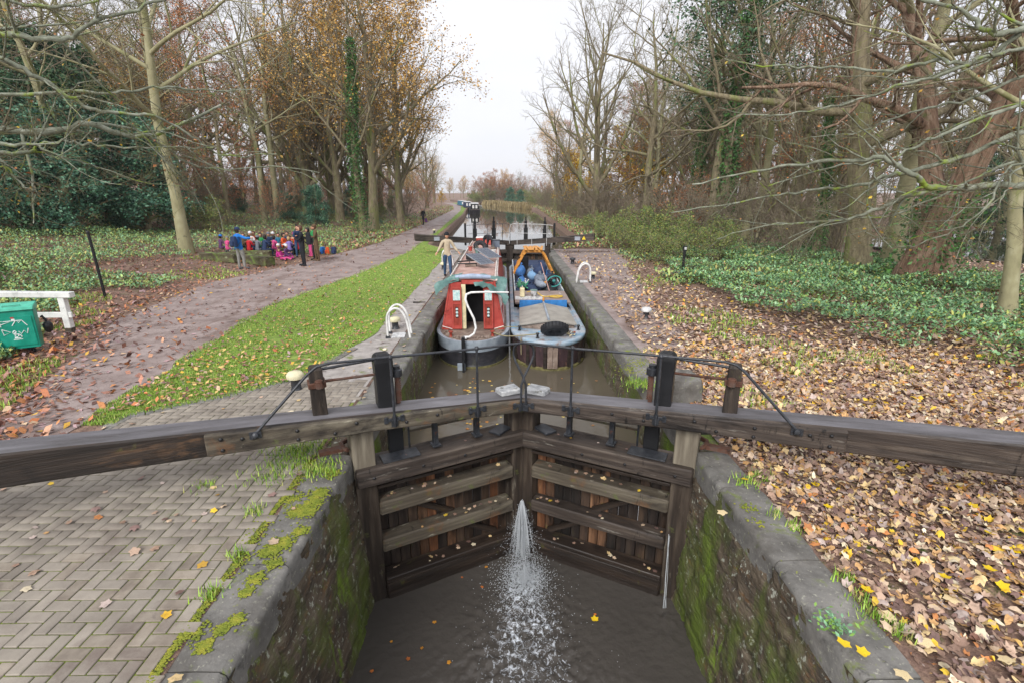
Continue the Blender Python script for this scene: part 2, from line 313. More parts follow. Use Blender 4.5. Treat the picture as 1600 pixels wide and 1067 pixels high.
VL, FL = grid(lambda y: interp(y, EL) - u, ysr, hgt, '', None, skirt=-2.6)
VR, FR = grid(lambda y: interp(y, ER) + u, ysr, hgt, '', None, skirt=-2.6)
FL = FL[:, ::-1]
yf = np.array([256, 300, 420, 800, 2500.]); xf = np.linspace(-1300, 1300, 30)
VF, FF = grid(lambda y: xf, yf, lambda X, Y: np.where(Y < 260, -.7, np.where(Y < 310, .3, 2.5)) + 0 * X, '', None)
V = np.concatenate([VL, VR, VF]); F = np.concatenate([FL, FR + len(VL), FF + len(VL) + len(VR)])
ground = ob('ground', np_mesh('ground', V, F, M['soil'], True)); kind(ground, 'structure', 'leaf-strewn soil on both banks of the canal')
ysp = np.linspace(-8, 175, 220)
V, F = grid(lambda y: np.linspace(interp(y, PL) + .12 * vnoise(y, 0, 1.3), interp(y, PR) + .1 * vnoise(y, 3, .9, 2), 14), ysp, lambda X, Y: hgt(X, Y) + .010 + .006 * vnoise(X, Y, .5), '', None)
path = ob('path', np_mesh('path', V, F, M['path'], True)); kind(path, 'structure', 'damp brown towpath')
GL = [(6.9, -5.9), (7.6, -4.85), (8.5, -3.9), (11.5, -3.35), (27, -3.4), (29.5, -3.6), (33, -5.4), (81, -7.0), (138, -10.4), (175, -14.4)]
ysg = np.concatenate([np.linspace(6.95, 30, 90), np.linspace(31, 172, 80)])
V, F = grid(lambda y: np.linspace(interp(y, PR) + .02, interp(y, GL) + .06 * vnoise(y, 1, .6), 12), ysg, lambda X, Y: hgt(X, Y) + .018 + .008 * vnoise(X, Y, .4), '', None)
verge = ob('grass_verge', np_mesh('grass_verge', V, F, M['turf'], True)); kind(verge, 'structure', 'grass strip between towpath and lock')
V, F = grid(lambda y: np.linspace(interp(y, GL) - .1, -2.66, 8), np.linspace(7.4, 29.6, 60), lambda X, Y: X * 0 + .006, '', None)
kind(ob('lockside_paving', np_mesh('lockside_paving', V, F, M['gravel'], True)), 'structure', 'worn gritty paving beside the chamber')
V, F = grid(lambda y: np.linspace(2.6, interp(y, [(3, 3), (8, 3.4), (14, 4.1), (22, 5.2), (30, 6.6)]) + .2 * vnoise(y, 5, .8), 10), np.linspace(6, 30, 60), lambda X, Y: X * 0 + .006 + .004 * vnoise(X, Y, .5), '', None)
kind(ob('lockside_mud', np_mesh('lockside_mud', V, F, M['path'], True)), 'structure', 'muddy strip beside the right chamber wall')
Z_LOW, Z_CH, Z_UP = -2.25, -1.15, -.55
# tail water: fine mesh, with ripples and foam weight (r channel)
nx, ny = 150, 260
X, Y = np.meshgrid(np.linspace(-2.3, 2.35, nx), np.linspace(-1, 7.4, ny), indexing='xy')
jx, jy = .02, 6.15
dx = X - jx - (Y - jy) * .03; dy = jy - Y
fan = .36 + .24 * np.maximum(dy, -.3)
foam = np.exp(-np.abs(dx / np.maximum(.2, fan)) ** 3) * np.clip(1.0 - dy * .16, .2, 1) * np.clip((dy + .55) * 2.2, 0, 1)
foam2 = .45 * np.exp(-(((X - 1.9) / .16) ** 2 + ((Y - 5.35) / .22) ** 2))
fo = np.clip(foam + foam2, 0, 1) ** .55
rip = (np.sin(dx * 17 + 3 * np.sin(dy * 5)) * np.sin(dy * 19 + 2 * np.sin(dx * 7)) * .5 + np.sin(dx * 41 + dy * 23) * .25 + nr.normal(0, .35, X.shape)) * (.002 + .03 * fo + .006 * np.exp(-(dx / (fan * 2.6)) ** 2))
V = np.stack([X, Y, Z_LOW + rip], -1).reshape(-1, 3)
i, j = np.meshgrid(np.arange(ny - 1), np.arange(nx - 1), indexing='ij'); a = (i * nx + j).ravel(); F = np.stack([a, a + 1, a + nx + 1, a + nx], 1)
tail = ob('tail_water', np_mesh('tail_water', V, F, M['water_low'], True, np.stack([fo.ravel()] * 3, 1))); kind(tail, 'structure', 'brown water below the gates, churned by a leak')
def flat(name, pts, z, m, lab):
    me = bpy.data.meshes.new(name); me.from_pydata([(x, y, z) for x, y in pts], [], [tuple(range(len(pts)))]); me.materials.append(m); return kind(ob(name, me), 'structure', lab)
flat('chamber_water', [(-2.3, 6.05), (0, 7.1), (2.3, 6.05), (2.3, 28.4), (-2.3, 28.4)], Z_CH, M['water_lock'], 'brown water in the lock chamber')
pts = [(-2.7, 28.6), (2.7, 28.6), (2.7, 30.4), (7, 33), (9, 60), (9, 125), (0, 180), (-10, 262), (-45, 262), (-20, 200), (-14, 138), (-9, 81), (-6, 34), (-2.7, 30.4)]
flat('canal_water', pts, Z_UP, M['water_pound'], 'calm canal above the lock')
V, F = grid(lambda y: np.array([RIVX(y) + .05, RIVX(y) + 40]), np.linspace(-20, 260, 30), lambda X, Y: X * 0 - .3, '', None)
kind(ob('river_water', np_mesh('river_water', V, F, M['water_pound'])), 'structure', 'dark river behind the right bank trees')

# ---------------------------------------------------------------- lock walls
def wall_side(s, name, lab):
    root = thing(name, lab, 'lock wall', (s * 2.2, 5.6, 0))
    # near face: battered, rough
    def face(y0, y1, zb, batter, nm, dens=.045, amp=.03):
        ys = np.arange(y0, y1 + dens, dens); zs = np.concatenate([np.arange(zb, -.06, dens), [-.06]])
        Yg, Zg = np.meshgrid(ys, zs, indexing='xy')
        co = (np.abs(((Zg + .36) / .42) % 1 - .0) < .06) | (np.abs((Yg / .95 + np.floor((Zg + .36) / .42) * .5) % 1) < .035)
        d = amp * (.7 * vnoise(Yg, Zg, .35, 3 + s) + .5 * vnoise(Yg, Zg, .13, 5) + nr.normal(0, .22, Yg.shape)) - .028 * co
        Xg = -s * (-batter * (Zg / zb)) * -1
        Xg = s * (0) - s * (batter * (Zg / zb)) - s * d
        V = np.stack([Xg, Yg - 5.6, Zg], -1).reshape(-1, 3); n = len(ys)
        i, j = np.meshgrid(np.arange(len(zs) - 1), np.arange(n - 1), indexing='ij'); a = (i * n + j).ravel(); F = np.stack([a, a + 1, a + n + 1, a + n], 1)
        o = ob(nm, np_mesh(nm, V, F if s > 0 else F[:, ::-1], M['wall'], True), root); return o
    face(-2, 5.62, -2.8, .16, 'masonry_face')
    face(6.3, 29.5, -2.2, .0, 'masonry_face', .12)
    # quoin block round the heel post
    q = MB(); q.box((s * .32, .35, -1.42), (.5, .7, 2.8)); q.build('quoin_block', M['wall'], root, bevel=.03, sub=2, jit=.008)
    # coping stones
    ys = [-2]; js = []
    while ys[-1] < 5.2: ys.append(ys[-1] + 1.15 + rnd.uniform(-.12, .12))
    ys[-1] = 5.75
    far = [6.35]
    while far[-1] < 28.2: far.append(far[-1] + 1.35 + rnd.uniform(-.3, .3))
    far[-1] = 29.6
    for arr in (ys, far):
        for a, b in zip(arr[:-1], arr[1:]):
            L = b - a - .014; nseg = 7; V = []
            prof = [(-.02, -.30), (-.022, -.07), (-.012, -.03), (.015, -.006), (.05, .002), (.2, .006), (.32, .006), (.42 + rnd.uniform(-.02, .02), .003), (.43, -.3)]
            dz = rnd.uniform(-.006, .006); dxx = rnd.uniform(-.012, .012)
            for k in range(nseg + 1):
                y = -L / 2 + L * k / nseg; en = .018 if k in (0, nseg) else 0
                for (px_, pz) in prof:
                    V.append((s * (px_ + dxx + rnd.uniform(-.008, .008) + (en if px_ < .05 else 0)), y, pz + dz + rnd.uniform(-.004, .004) - en * .5 * (pz > -.1)))
            P_ = len(prof); F = [(k * P_ + j, k * P_ + j + 1, (k + 1) * P_ + j + 1, (k + 1) * P_ + j) for k in range(nseg) for j in range(P_ - 1)]
            F += [tuple(range(P_)), tuple(nseg * P_ + j for j in range(P_))[::-1]]
            mb = MB().add(V, F); mb.build('coping_stone', M['stone'], root, (0, (a + b) / 2 - 5.6, 0), smooth=True)
    return root
wallL = wall_side(-1, 'lock_wall', 'left lock wall, stone coping with yellow moss beside the brick paving')
wallR = wall_side(1, 'lock_wall', 'right lock wall, green-stained stone below the leaf-covered bank')

# ---------------------------------------------------------------- herringbone brick paving (left foreground)
BW, BL, G = .112, .224, .011
def in_pav(x, y):
    if x > -2.70 or y < -.5: return False
    if x < -8.6: return False
    lim = interp(y, [(-1, -8.6), (3.5, -7.4), (4.99, -5.97), (6.93, -5.85), (7.6, -4.88), (8.5, -3.95), (8.6, -2)])
    return x > lim and y < 8.4
cells = []
# 90 degree herringbone on a unit grid: a stair of one lying and one standing brick
for jj in range(-90, 120):
    for ii in range(-90, 20):
        k = (ii + jj) % 4
        x0 = ii * BW; y0 = jj * BW
        k = (ii - jj) % 4
        if k == 0: cells.append((x0 + BW, y0 + BW / 2, 0))       # lying, covers ii, ii+1
        elif k == 3: cells.append((x0 + BW / 2, y0 + BW, 1))  # standing, covers jj, jj+1
cells = [(x - .02, y, o) for x, y, o in cells if in_pav(x - .02, y)]
pav = ob('brick_paving', np_mesh('brick_paving', *grid(lambda y: np.linspace(max(-8.6, interp(y, [(-1, -8.6), (3.5, -7.4), (4.99, -5.97), (6.93, -5.85), (7.6, -4.88), (8.5, -3.95)])), -2.66, 20), np.linspace(-1, 8.45, 40), lambda X, Y: X * 0 + .004, '', None), M['joint'])); kind(pav, 'structure', 'mossy herringbone brick paving left of the lock')
def brick_mesh(m, seed):
    q = MB(); rr = random.Random(seed); q.box((0, 0, 0), (BL - G, BW - G, .05)); me = q.mesh('brick', m, bevel=.005); return me
bms = [brick_mesh(M['brick'], 1), brick_mesh(M['brick2'], 2)]
cells.sort(key=lambda t: (t[0] + 2.9) ** 2 * .35 + (t[1] - 1.8) ** 2)
vis = [t for t in cells if t[1] > 1.7]
near = set(vis[:300])
Vs, Fs = [], []; bv = None
base = np.array([v.co[:] for v in bms[0].vertices]); bf = [tuple(p.vertices) for p in bms[0].polygons]
bq = MB(); q0 = [(-.5, -.5, -1), (.5, -.5, -1), (.5, .5, -1), (-.5, .5, -1), (-.5, -.5, 0), (.5, -.5, 0), (.5, .5, 0), (-.5, .5, 0), ]
for t in cells:
    x, y, o = t; z = .004 + rnd.uniform(-.002, .0035); tl = rnd.uniform(-.008, .008)
    if t in near:
        ob('brick', bms[rnd.random() < .35], pav, (x, y, z - .014), (tl, rnd.uniform(-.008, .008), o * PI / 2 + rnd.uniform(-.012, .012) + (PI if rnd.random() < .5 else 0)))
    else:
        n = len(Vs); w, h = ((BL - G), (BW - G)) if o == 0 else ((BW - G), (BL - G)); b_ = .005
        z1 = z + .011; p = [(-w / 2, -h / 2, z1 - .02), (w / 2, -h / 2, z1 - .02), (w / 2, h / 2, z1 - .02), (-w / 2, h / 2, z1 - .02), (-w / 2, -h / 2, z1 - b_), (w / 2, -h / 2, z1 - b_), (w / 2, h / 2, z1 - b_), (-w / 2, h / 2, z1 - b_),
             (-w / 2 + b_, -h / 2 + b_, z1), (w / 2 - b_, -h / 2 + b_, z1), (w / 2 - b_, h / 2 - b_, z1), (-w / 2 + b_, h / 2 - b_, z1)]
        Vs += [(x + a, y + b, c_) for a, b, c_ in p]
        for k in range(4): k2 = (k + 1) % 4; Fs += [(n + k, n + k2, n + 4 + k2, n + 4 + k), (n + 4 + k, n + 4 + k2, n + 8 + k2, n + 8 + k)]
        Fs.append((n + 8, n + 9, n + 10, n + 11))
o = ob('brick_field', np_mesh('brick_field', np.array(Vs), np.array(Fs), M['brick']), pav); o['kind'] = 'stuff'
# grey edge pavers between grass and lockside
em = MB().box((0, 0, 0), (.2, .1, .06)).mesh('edge_paver', M['stone'], bevel=.008)
kerb = thing('paver_edging', 'row of grey edging pavers between the grass and the lockside', 'edging', (-5.9, 6.9, 0))
ep = [(-7.3, 4.2), (-5.95, 5.2), (-5.9, 6.9), (-4.9, 7.62), (-3.95, 8.5), (-3.5, 10.3)]
for a, b in zip(ep[:-1], ep[1:]):
    L = math.dist(a, b); n = int(L / .112); an = math.atan2(b[1] - a[1], b[0] - a[0])
    for k in range(n):
        f = (k + .5) / n
        ob('paver', em, kerb, (a[0] + (b[0] - a[0]) * f + 5.9, a[1] + (b[1] - a[1]) * f - 6.9, rnd.uniform(-.012, -.004)), (0, 0, an + PI / 2 + rnd.uniform(-.04, .04)))
# ---------------------------------------------------------------- lower gates
A_LEAF = R(27.5)
def bolt_mesh():
    q = MB(); q.lathe([(.022, 0), (.022, .008), (.014, .016), (.004, .02)], n=8); return q.mesh('bolt', M['bolt'], smooth=False)
BOLT = bolt_mesh()
def lower_gate(s, lab):
    """s=-1 left leaf, +1 right leaf. local x runs from heel to mitre (times -s), local -y faces the tail water"""
    hx, hy = s * 2.13, 5.80; ang = A_LEAF * -s
    root = thing('lock_gate', lab, 'lock gate', (hx, hy, Z_LOW), (0, 0, ang), 'lower lock gates')
    d = -s; LL = 2.42; z0 = -Z_LOW      # z0: coping height in local coordinates
    def bx(name, x0, x1, y0, y1, za, zb, m, bevel=.012, parent=root, **k):
        cx = d * (x0 + x1) / 2; q = MB().box((0, 0, 0), (x1 - x0, y1 - y0, zb - za))
        return q.build(name, m, parent, (cx, (y0 + y1) / 2, z0 + (za + zb) / 2), bevel=bevel, smooth=False, **k)
    def bolt(x, z, y, parent=root):
        o = ob('bolt', BOLT, parent, (d * x, y, z0 + z), (PI / 2, 0, 0)); return o
    bx('heel_post', -.12, .16, -.16, .16, -.30, .34, M['post_top']); bx('heel_post', -.12, .16, -.155, .155, -2.75, -.302, M['post_v'])
    bx('mitre_post', LL - .26, LL, -.15, .15, -2.75, .30, M['post_v'])
    tr = bx('top_rail', -.11, LL + .01, -.26, .18, -.39, -.15, M['wood'], .02, sub=3, jit=.004)
    for x in (.1, .75, 1.35, 2.3): bolt(x, -.27, -.263)
    for k, (za, zb, m) in enumerate([(-.9, -.70, 'wood_grey'), (-1.48, -1.29, 'wood_grey'), (-2.32, -1.98, 'wood_dark')]):
        bx('rail', .161, LL - .261, -.19, .06, za, zb, M[m if not (s > 0 and k == 1) else 'wood'], .02, sub=3, jit=.005)
    # bottom lip and the thin ledger strips under the top rail
    bx('rail', .161, LL - .261, -.17, .05, -.50, -.455, M['wood_dark'], .006)
    bx('rail', .161, LL - .261, -.21, .05, -1.975, -1.90, M['wood_dark'], .01)
    n = 14; w = (LL - .421) / n
    for k in range(n):
        x0 = .161 + k * w
        bx('plank', x0 + .004, x0 + w - .006, .061 + rnd.uniform(0, .012), .12, -2.7, -.155, M['plank%d' % rnd.choice([0, 1, 1, 2, 2, 3])], .005)
    for k in range(2):   # diagonal brace stub behind the rails
        q = MB().box((0, 0, 0), (.8, .05, .09)); q.build('brace', M['wood_dark'], root, (d * (.9 + k * .7), .03, z0 - 1.1 - .58 * k), (0, d * .55, 0), bevel=.006)
    # balance beam: plan angle a little different, tapering to the mitre, rising outward
    P0 = Vector((s * .01, 6.69, .35)); ab = R(25.2)
    beam_rot = (0, 0, 0)
    # local frame of the beam: x outward from the mitre
    Bm = Matrix.Translation(P0) @ Matrix.Rotation(-ab * s, 4, 'Z')
    rl = Matrix.LocRotScale(Vector((hx, hy, Z_LOW)), Matrix.Rotation(ang, 3, 'Z').to_quaternion(), None)
    ML = rl.inverted() @ Bm
    def bput(o): o.matrix_parent_inverse = Matrix(); o.parent = root; o.matrix_basis = ML @ o.matrix_basis; return o
    rise = lambda t: .082 * t
    wd = .36; h_at = lambda t: interp(t, [(0, .2), (2.4, .22), (3.2, .27), (7, .40)]); top = lambda t: .09 + rise(t)
    q = MB(); T = [0, .6, 1.2, 1.8, 2.4, 2.8, 3.2, 3.6, 4.2, 5, 6, 7]
    V = []
    for t in T:
        for (yy, zz) in ((-wd / 2, top(t) - h_at(t)), (wd / 2, top(t) - h_at(t)), (wd / 2, top(t)), (-wd / 2, top(t))): V.append((s * t, yy + rnd.uniform(-.003, .003), zz + rnd.uniform(-.003, .003)))
    F = [(0, 1, 2, 3), tuple(len(V) - 4 + k for k in (3, 2, 1, 0))]; mi = [0, 0]
    for k in range(len(T) - 1):
        for e in range(4): F.append((k * 4 + e, k * 4 + (e + 1) % 4, k * 4 + 4 + (e + 1) % 4, k * 4 + 4 + e)); mi.append(1 if e == 2 else 0)
    q.v = V; q.f = F; q.mi = mi
    bput(q.build('balance_beam', [M['wood_dark'] if s < 0 else M['wood'], M['wood_top']], None, bevel=.02))
    # bolted face plate along the tail side
    T2 = [.02, .7, 1.4, 2.1, 2.8, 3.35, 3.9]; V = []
    for t in T2:
        hh = interp(t, [(0, .165), (2.4, .19), (3.9, .25)])
        for (yy, zz) in ((-wd / 2 - .075, top(t) - .012 - hh), (-wd / 2 - .002, top(t) - .012 - hh), (-wd / 2 - .002, top(t) - .012), (-wd / 2 - .075, top(t) - .012)): V.append((s * t, yy + rnd.uniform(-.002, .002), zz))
    q = MB(); q.v = V; q.f = [(0, 1, 2, 3), tuple(len(V) - 4 + k for k in (3, 2, 1, 0))] + [(k * 4 + e, k * 4 + (e + 1) % 4, k * 4 + 4 + (e + 1) % 4, k * 4 + 4 + e) for k in range(len(T2) - 1) for e in range(4)]; q.mi = [0] * len(q.f)
    bput(q.build('face_plate', M['wood_grey'] if s < 0 else M['wood'], None, bevel=.012))
    for (t, dz) in [(.9, -.1), (1.35, -.07), (1.75, -.12), (2.35, -.06), (2.6, -.16), (3.0, -.07), (3.0, -.18), (3.75, -.07), (3.75, -.2), (3.55, -.09)]:
        o = ob('bolt', BOLT, None, (s * t, -wd / 2 - .076, top(t) + dz), (PI / 2, 0, 0)); bput(o)
    # painted caps on the mitre end
    V = [(s * .03, -.05, .1), (s * .34, -.05, .1), (s * .36, .16, .1), (s * .03, .19, .1)]
    q = MB(); q.hexa(V + [(x * 1, y, .19) for x, y, z in V]); bput(q.build('end_cap', M['cap2'], None, bevel=.02))
    q = MB().box((0, 0, 0), (.3, .2, .03)); q.build('iron_plate', M['iron'], root, (d * (LL - .42), -.05, z0 - .13), (0, 0, d * .5), bevel=.006)
    # small iron posts between top rail and beam, with feet
    for x in (1.0, 1.62):
        q = MB().box((0, 0, .2), (.065, .09, .52)); q.box((0, -.01, -.035), (.12, .14, .03)); q.build('iron_post', M['iron'], root, (d * x, -.06, z0 - .1 + .03), bevel=.005)
    # paddle spindle casing and plate
    q = MB().box((0, 0, 0), (.2, .09, .62)); q.build('paddle_casing', M['black'], root, (d * .5, .12, z0 + .12), bevel=.01)
    q = MB().tube([(0, 0, -.3), (0, 0, .35)], .014, 6); q.build('rod', M['iron'], root, (d * .68, .1, z0 + .1))
    q = MB().box((0, 0, 0), (.5, .24, .016)); q.build('iron_plate', M['iron'], root, (d * .5, -.07, z0 - .141), (0, 0, 0), bevel=.003)
    # collar strap and anchor at the quoin
    q = MB(); q.tube([(d * -.16, -.1, 0), (d * -.2, -.03, .0), (d * -.2, .12, 0), (d * -.08, .2, 0), (d * .12, .2, 0)], .03, 6); q.box((d * -.34, .0, -.01), (.3, .1, .05)); q.build('collar', M['rust'], root, (0, 0, z0 + .12), smooth=True)
    # a walk board on the upstream side, glimpsed under the beam
    bx('walk_board', .7, LL - .2, .2, .42, .02, .06, M['wood_grey'], .006)
    # paddle gear: tall post, rack, drum, short post and rods  (beam frame)
    t = 1.93; zt = top(t)
    q = MB(); V = []
    for (zz, w2, d2) in [(0, .105, .10), (.42, .105, .10), (.62, .115, .105), (.68, .105, .10), (.72, .07, .07)]:
        for (a, b) in ((-1, -1), (1, -1), (1, 1), (-1, 1)): V.append((s * t + a * w2, .08 + b * d2, zt - .02 + zz))
    q.v = V; q.f = [(3, 2, 1, 0)] + [(k * 4 + e, k * 4 + (e + 1) % 4, k * 4 + 4 + (e + 1) % 4, k * 4 + 4 + e) for k in range(4) for e in range(4)] + [(16, 17, 18, 19)]; q.mi = [0] * len(q.f)
    gp = bput(q.build('paddle_post', M['black'], None, bevel=.012))
    q = MB().box((s * (t - .17), .1, zt + .24), (.05, .05, .5)); 
    for k in range(14): q.box((s * (t - .205), .1, zt + .03 + k * .033), (.024, .05, .014))
    bput(q.build('rack', M['rust'], None))
    q = MB().lathe([(.06, -.06), (.075, -.055), (.075, .03), (.05, .04), (.05, .08), (.02, .085)], n=12); o = q.build('drum', M['iron'], None, (s * (t - .17), .1, zt + .42), smooth=True); bput(o)
    t2 = 2.72; q = MB(); zt2 = top(t2); V = []
    for (zz, w2) in [(-.02, .085), (.34, .08), (.56, .075), (.60, .06)]:
        for (a, b) in ((-1, -1), (1, -1), (1, 1), (-1, 1)): V.append((s * t2 + a * w2, .04 + b * w2, zt2 + zz))
    q.v = V; q.f = [(3, 2, 1, 0)] + [(k * 4 + e, k * 4 + (e + 1) % 4, k * 4 + 4 + (e + 1) % 4, k * 4 + 4 + e) for k in range(3) for e in range(4)] + [(12, 13, 14, 15)]; q.mi = [0] * len(q.f)
    bput(q.build('short_post', M['post_v'], None, bevel=.01))
    q = MB().box((s * t2, .04, zt2 + .38), (.2, .2, .07)); q.lathe([(.05, 0), (.05, .1)], c=(s * (t2 - .02), -.1, zt2 + .36), n=8); bput(q.build('strap', M['rust'], None, bevel=.008))
    q = MB().tube([(s * (t + .05), .1, zt + .62), (s * t2, .05, zt2 + .54)], .018, 8); bput(q.build('rod', M['iron'], None, smooth=True))
    q = MB().tube([(s * (t - .1), .1, zt + .42), (s * t2, .05, zt2 + .39)], .018, 8); bput(q.build('rod', M['rust'], None, smooth=True))
    # handrail with stanchions and brackets
    yr = -wd / 2 - .10; zr = .93
    def arc(c0, r0, a0, a1, n=7): return [(s * (c0[0] + r0 * math.cos(a0 + (a1 - a0) * k / n)), yr, c0[1] + r0 * math.sin(a0 + (a1 - a0) * k / n)) for k in range(n + 1)]
    pts = [(s * .14, yr, .04), (s * .13, yr, .3), (s * .02, yr, .62), (s * -.04, yr, .70)][:3]
    # mitre end: rises, leans to the centre, curls over, then runs outward
    pts = [(s * .16, yr, .06), (s * .155, yr, .34), (s * .11, yr, .46), (s * -.0, yr, .66), (s * -.035, yr, .76), (s * -.02, yr, .85), (s * .03, yr, .91), (s * .10, yr, .935)]
    pts += [(s * .8, yr, .945), (s * 1.9, yr, .965 + .03), (s * 2.6, yr, 1.02), (s * 2.72, yr, 1.0), (s * 2.82, yr, .93), (s * 3.42, yr + .02, top(3.42) - .05)]
    bput(MB().tube(pts, .0165, 8).build('handrail', M['iron'], None, smooth=True))
    for t in (.8, 1.9):
        q = MB(); zt = top(t) - .05
        q.tube([(s * t, yr, zt - .08), (s * t, yr, .955 + .03 * (t > 1))], .017, 8); q.ball((s * t, yr, .95 + .04 * (t > 1)), .032, 8, 6); q.tube([(s * t, yr, zt - .1), (s * t, yr, zt + .04)], .026, 8)
        st_ = bput(q.build('stanchion', M['iron'], None, smooth=True))
    for t in (.15, .8, 1.9):
        q = MB(); zt = top(t) - .06
        q.box((s * t, yr + .012, zt), (.2, .014, .045)); q.box((s * (t - .1), yr + .012, zt), (.05, .02, .08)); q.box((s * (t + .1), yr + .012, zt), (.05, .02, .08)); q.box((s * t, yr + .008, zt - .045), (.08, .024, .09))
        for dxx in (-.1, .1): q.lathe([(.016, 0), (.016, .03)], c=(s * (t + dxx), yr, zt + .02), n=6)
        bput(q.build('bracket', M['iron'], None, bevel=.004))
    q = MB().ball((s * 3.42, yr - .0, top(3.42) - .06), .04, 8, 6); q.box((s * 3.42, yr + .015, top(3.42) - .06), (.12, .02, .08)); bput(q.build('bracket', M['iron'], None))
    return root
gL = lower_gate(-1, 'left leaf of the lower lock gates with its beam running out over the brick paving')
gR = lower_gate(1, 'right leaf of the lower lock gates with its beam running out over the fallen leaves')

# ---------------------------------------------------------------- the leak: strands and spray
wm = bpy.data.materials.new('white_water'); wm.use_nodes = True; b = wm.node_tree.nodes['Principled BSDF']
b.inputs['Base Color'].default_value = (.72, .76, .8, 1); b.inputs['Roughness'].default_value = .25; b.inputs['Transmission Weight'].default_value = .35; b.inputs['IOR'].default_value = 1.33
q = MB(); y0 = 6.7
for k in range(150):
    a = float(np.clip(nr.normal(0, .55), -1.2, 1.2)); v = .35 + rnd.random() * 1.0; x0 = rnd.uniform(-.012, .012); zs = -1.32 - rnd.random() ** 2 * .35
    T = math.sqrt(2 * (zs - Z_LOW) / 9.8); pts = []; rs = []; t1 = rnd.uniform(.75, 1) ; n = 6
    for i in range(n):
        t = T * (.1 + (t1 - .1) * i / (n - 1)); pts.append((x0 + a * .62 * v * t * .6, y0 - v * .75 * t, zs - 4.9 * t * t)); rs.append(.0032 * (1.3 - .9 * i / n))
    q.tube(pts, rs, 4, caps=False)
jet = q.build('water_jet', wm, None, smooth=True); tag(jet, 'white jet of water leaking between the two lower gates', 'leak')
V = []; F = []; q = MB()
for k in range(2600):
    k2 = k % 3; dy_ = abs(nr.normal(0, .75)) * 1.0 - .25; x = .02 + nr.normal(0, .14 + .2 * max(0, dy_)); y = 6.1 - dy_; s_ = rnd.uniform(.002, .007); z = Z_LOW + abs(nr.normal(0, .09)) * math.exp(-max(0, dy_)) + .005
    n = len(V); V += [(x, y, z + s_), (x + s_, y, z), (x, y + s_, z), (x - s_, y, z), (x, y - s_, z), (x, y, z - s_)]
    F += [(n, n + 1, n + 2), (n, n + 2, n + 3), (n, n + 3, n + 4), (n, n + 4, n + 1), (n + 5, n + 2, n + 1), (n + 5, n + 3, n + 2), (n + 5, n + 4, n + 3), (n + 5, n + 1, n + 4)]
for k in range(3800):
    a = nr.normal(0, .7); v = .3 + rnd.random() * 1.15; zs = -1.32 - rnd.random() * .3; t = math.sqrt(2 * (zs - Z_LOW) / 9.8) * rnd.random() ** .6; s_ = rnd.uniform(.002, .0055)
    x, y, z = a * .5 * v * t + rnd.uniform(-.012, .012), 6.7 - v * .75 * t, zs - 4.9 * t * t; n = len(V)
    V += [(x, y, z + s_ * 2), (x + s_, y, z), (x, y + s_, z), (x - s_, y, z), (x, y - s_, z), (x, y, z - s_ * 2)]
    F += [(n, n + 1, n + 2), (n, n + 2, n + 3), (n, n + 3, n + 4), (n, n + 4, n + 1), (n + 5, n + 2, n + 1), (n + 5, n + 3, n + 2), (n + 5, n + 4, n + 3), (n + 5, n + 1, n + 4)]
for k in range(5200):
    a_ = rnd.random() * 6.283; r0_ = abs(nr.normal(0, .2)); x = .02 + r0_ * 1.15 * math.cos(a_); y = 6.02 + r0_ * math.sin(a_); s_ = rnd.uniform(.002, .008); z = Z_LOW + rnd.expovariate(1) * .11 * math.exp(-r0_ * 3) + .004
    n = len(V); V += [(x, y, z + s_), (x + s_, y, z), (x, y + s_, z), (x - s_, y, z), (x, y - s_, z), (x, y, z - s_)]
    F += [(n, n + 1, n + 2), (n, n + 2, n + 3), (n, n + 3, n + 4), (n, n + 4, n + 1), (n + 5, n + 2, n + 1), (n + 5, n + 3, n + 2), (n + 5, n + 4, n + 3), (n + 5, n + 1, n + 4)]
sp = ob('water_spray', np_mesh('water_spray', np.array(V), np.array(F), wm, True)); kind(sp, 'stuff', 'spray and droplets round the foot of the leak')
q = MB()
for k in range(4):
    pts = [(1.93 + rnd.uniform(-.02, .02), 5.62, -1.1 - .4 * rnd.random()), (1.93 + rnd.uniform(-.02, .02), 5.58, -1.8), (1.9 + rnd.uniform(-.05, .05), 5.5, Z_LOW)]
    q.tube(pts, .003, 4, caps=False)
tag(q.build('water_trickle', wm), 'thin trickle of water running down at the heel of the right lower gate', 'leak')

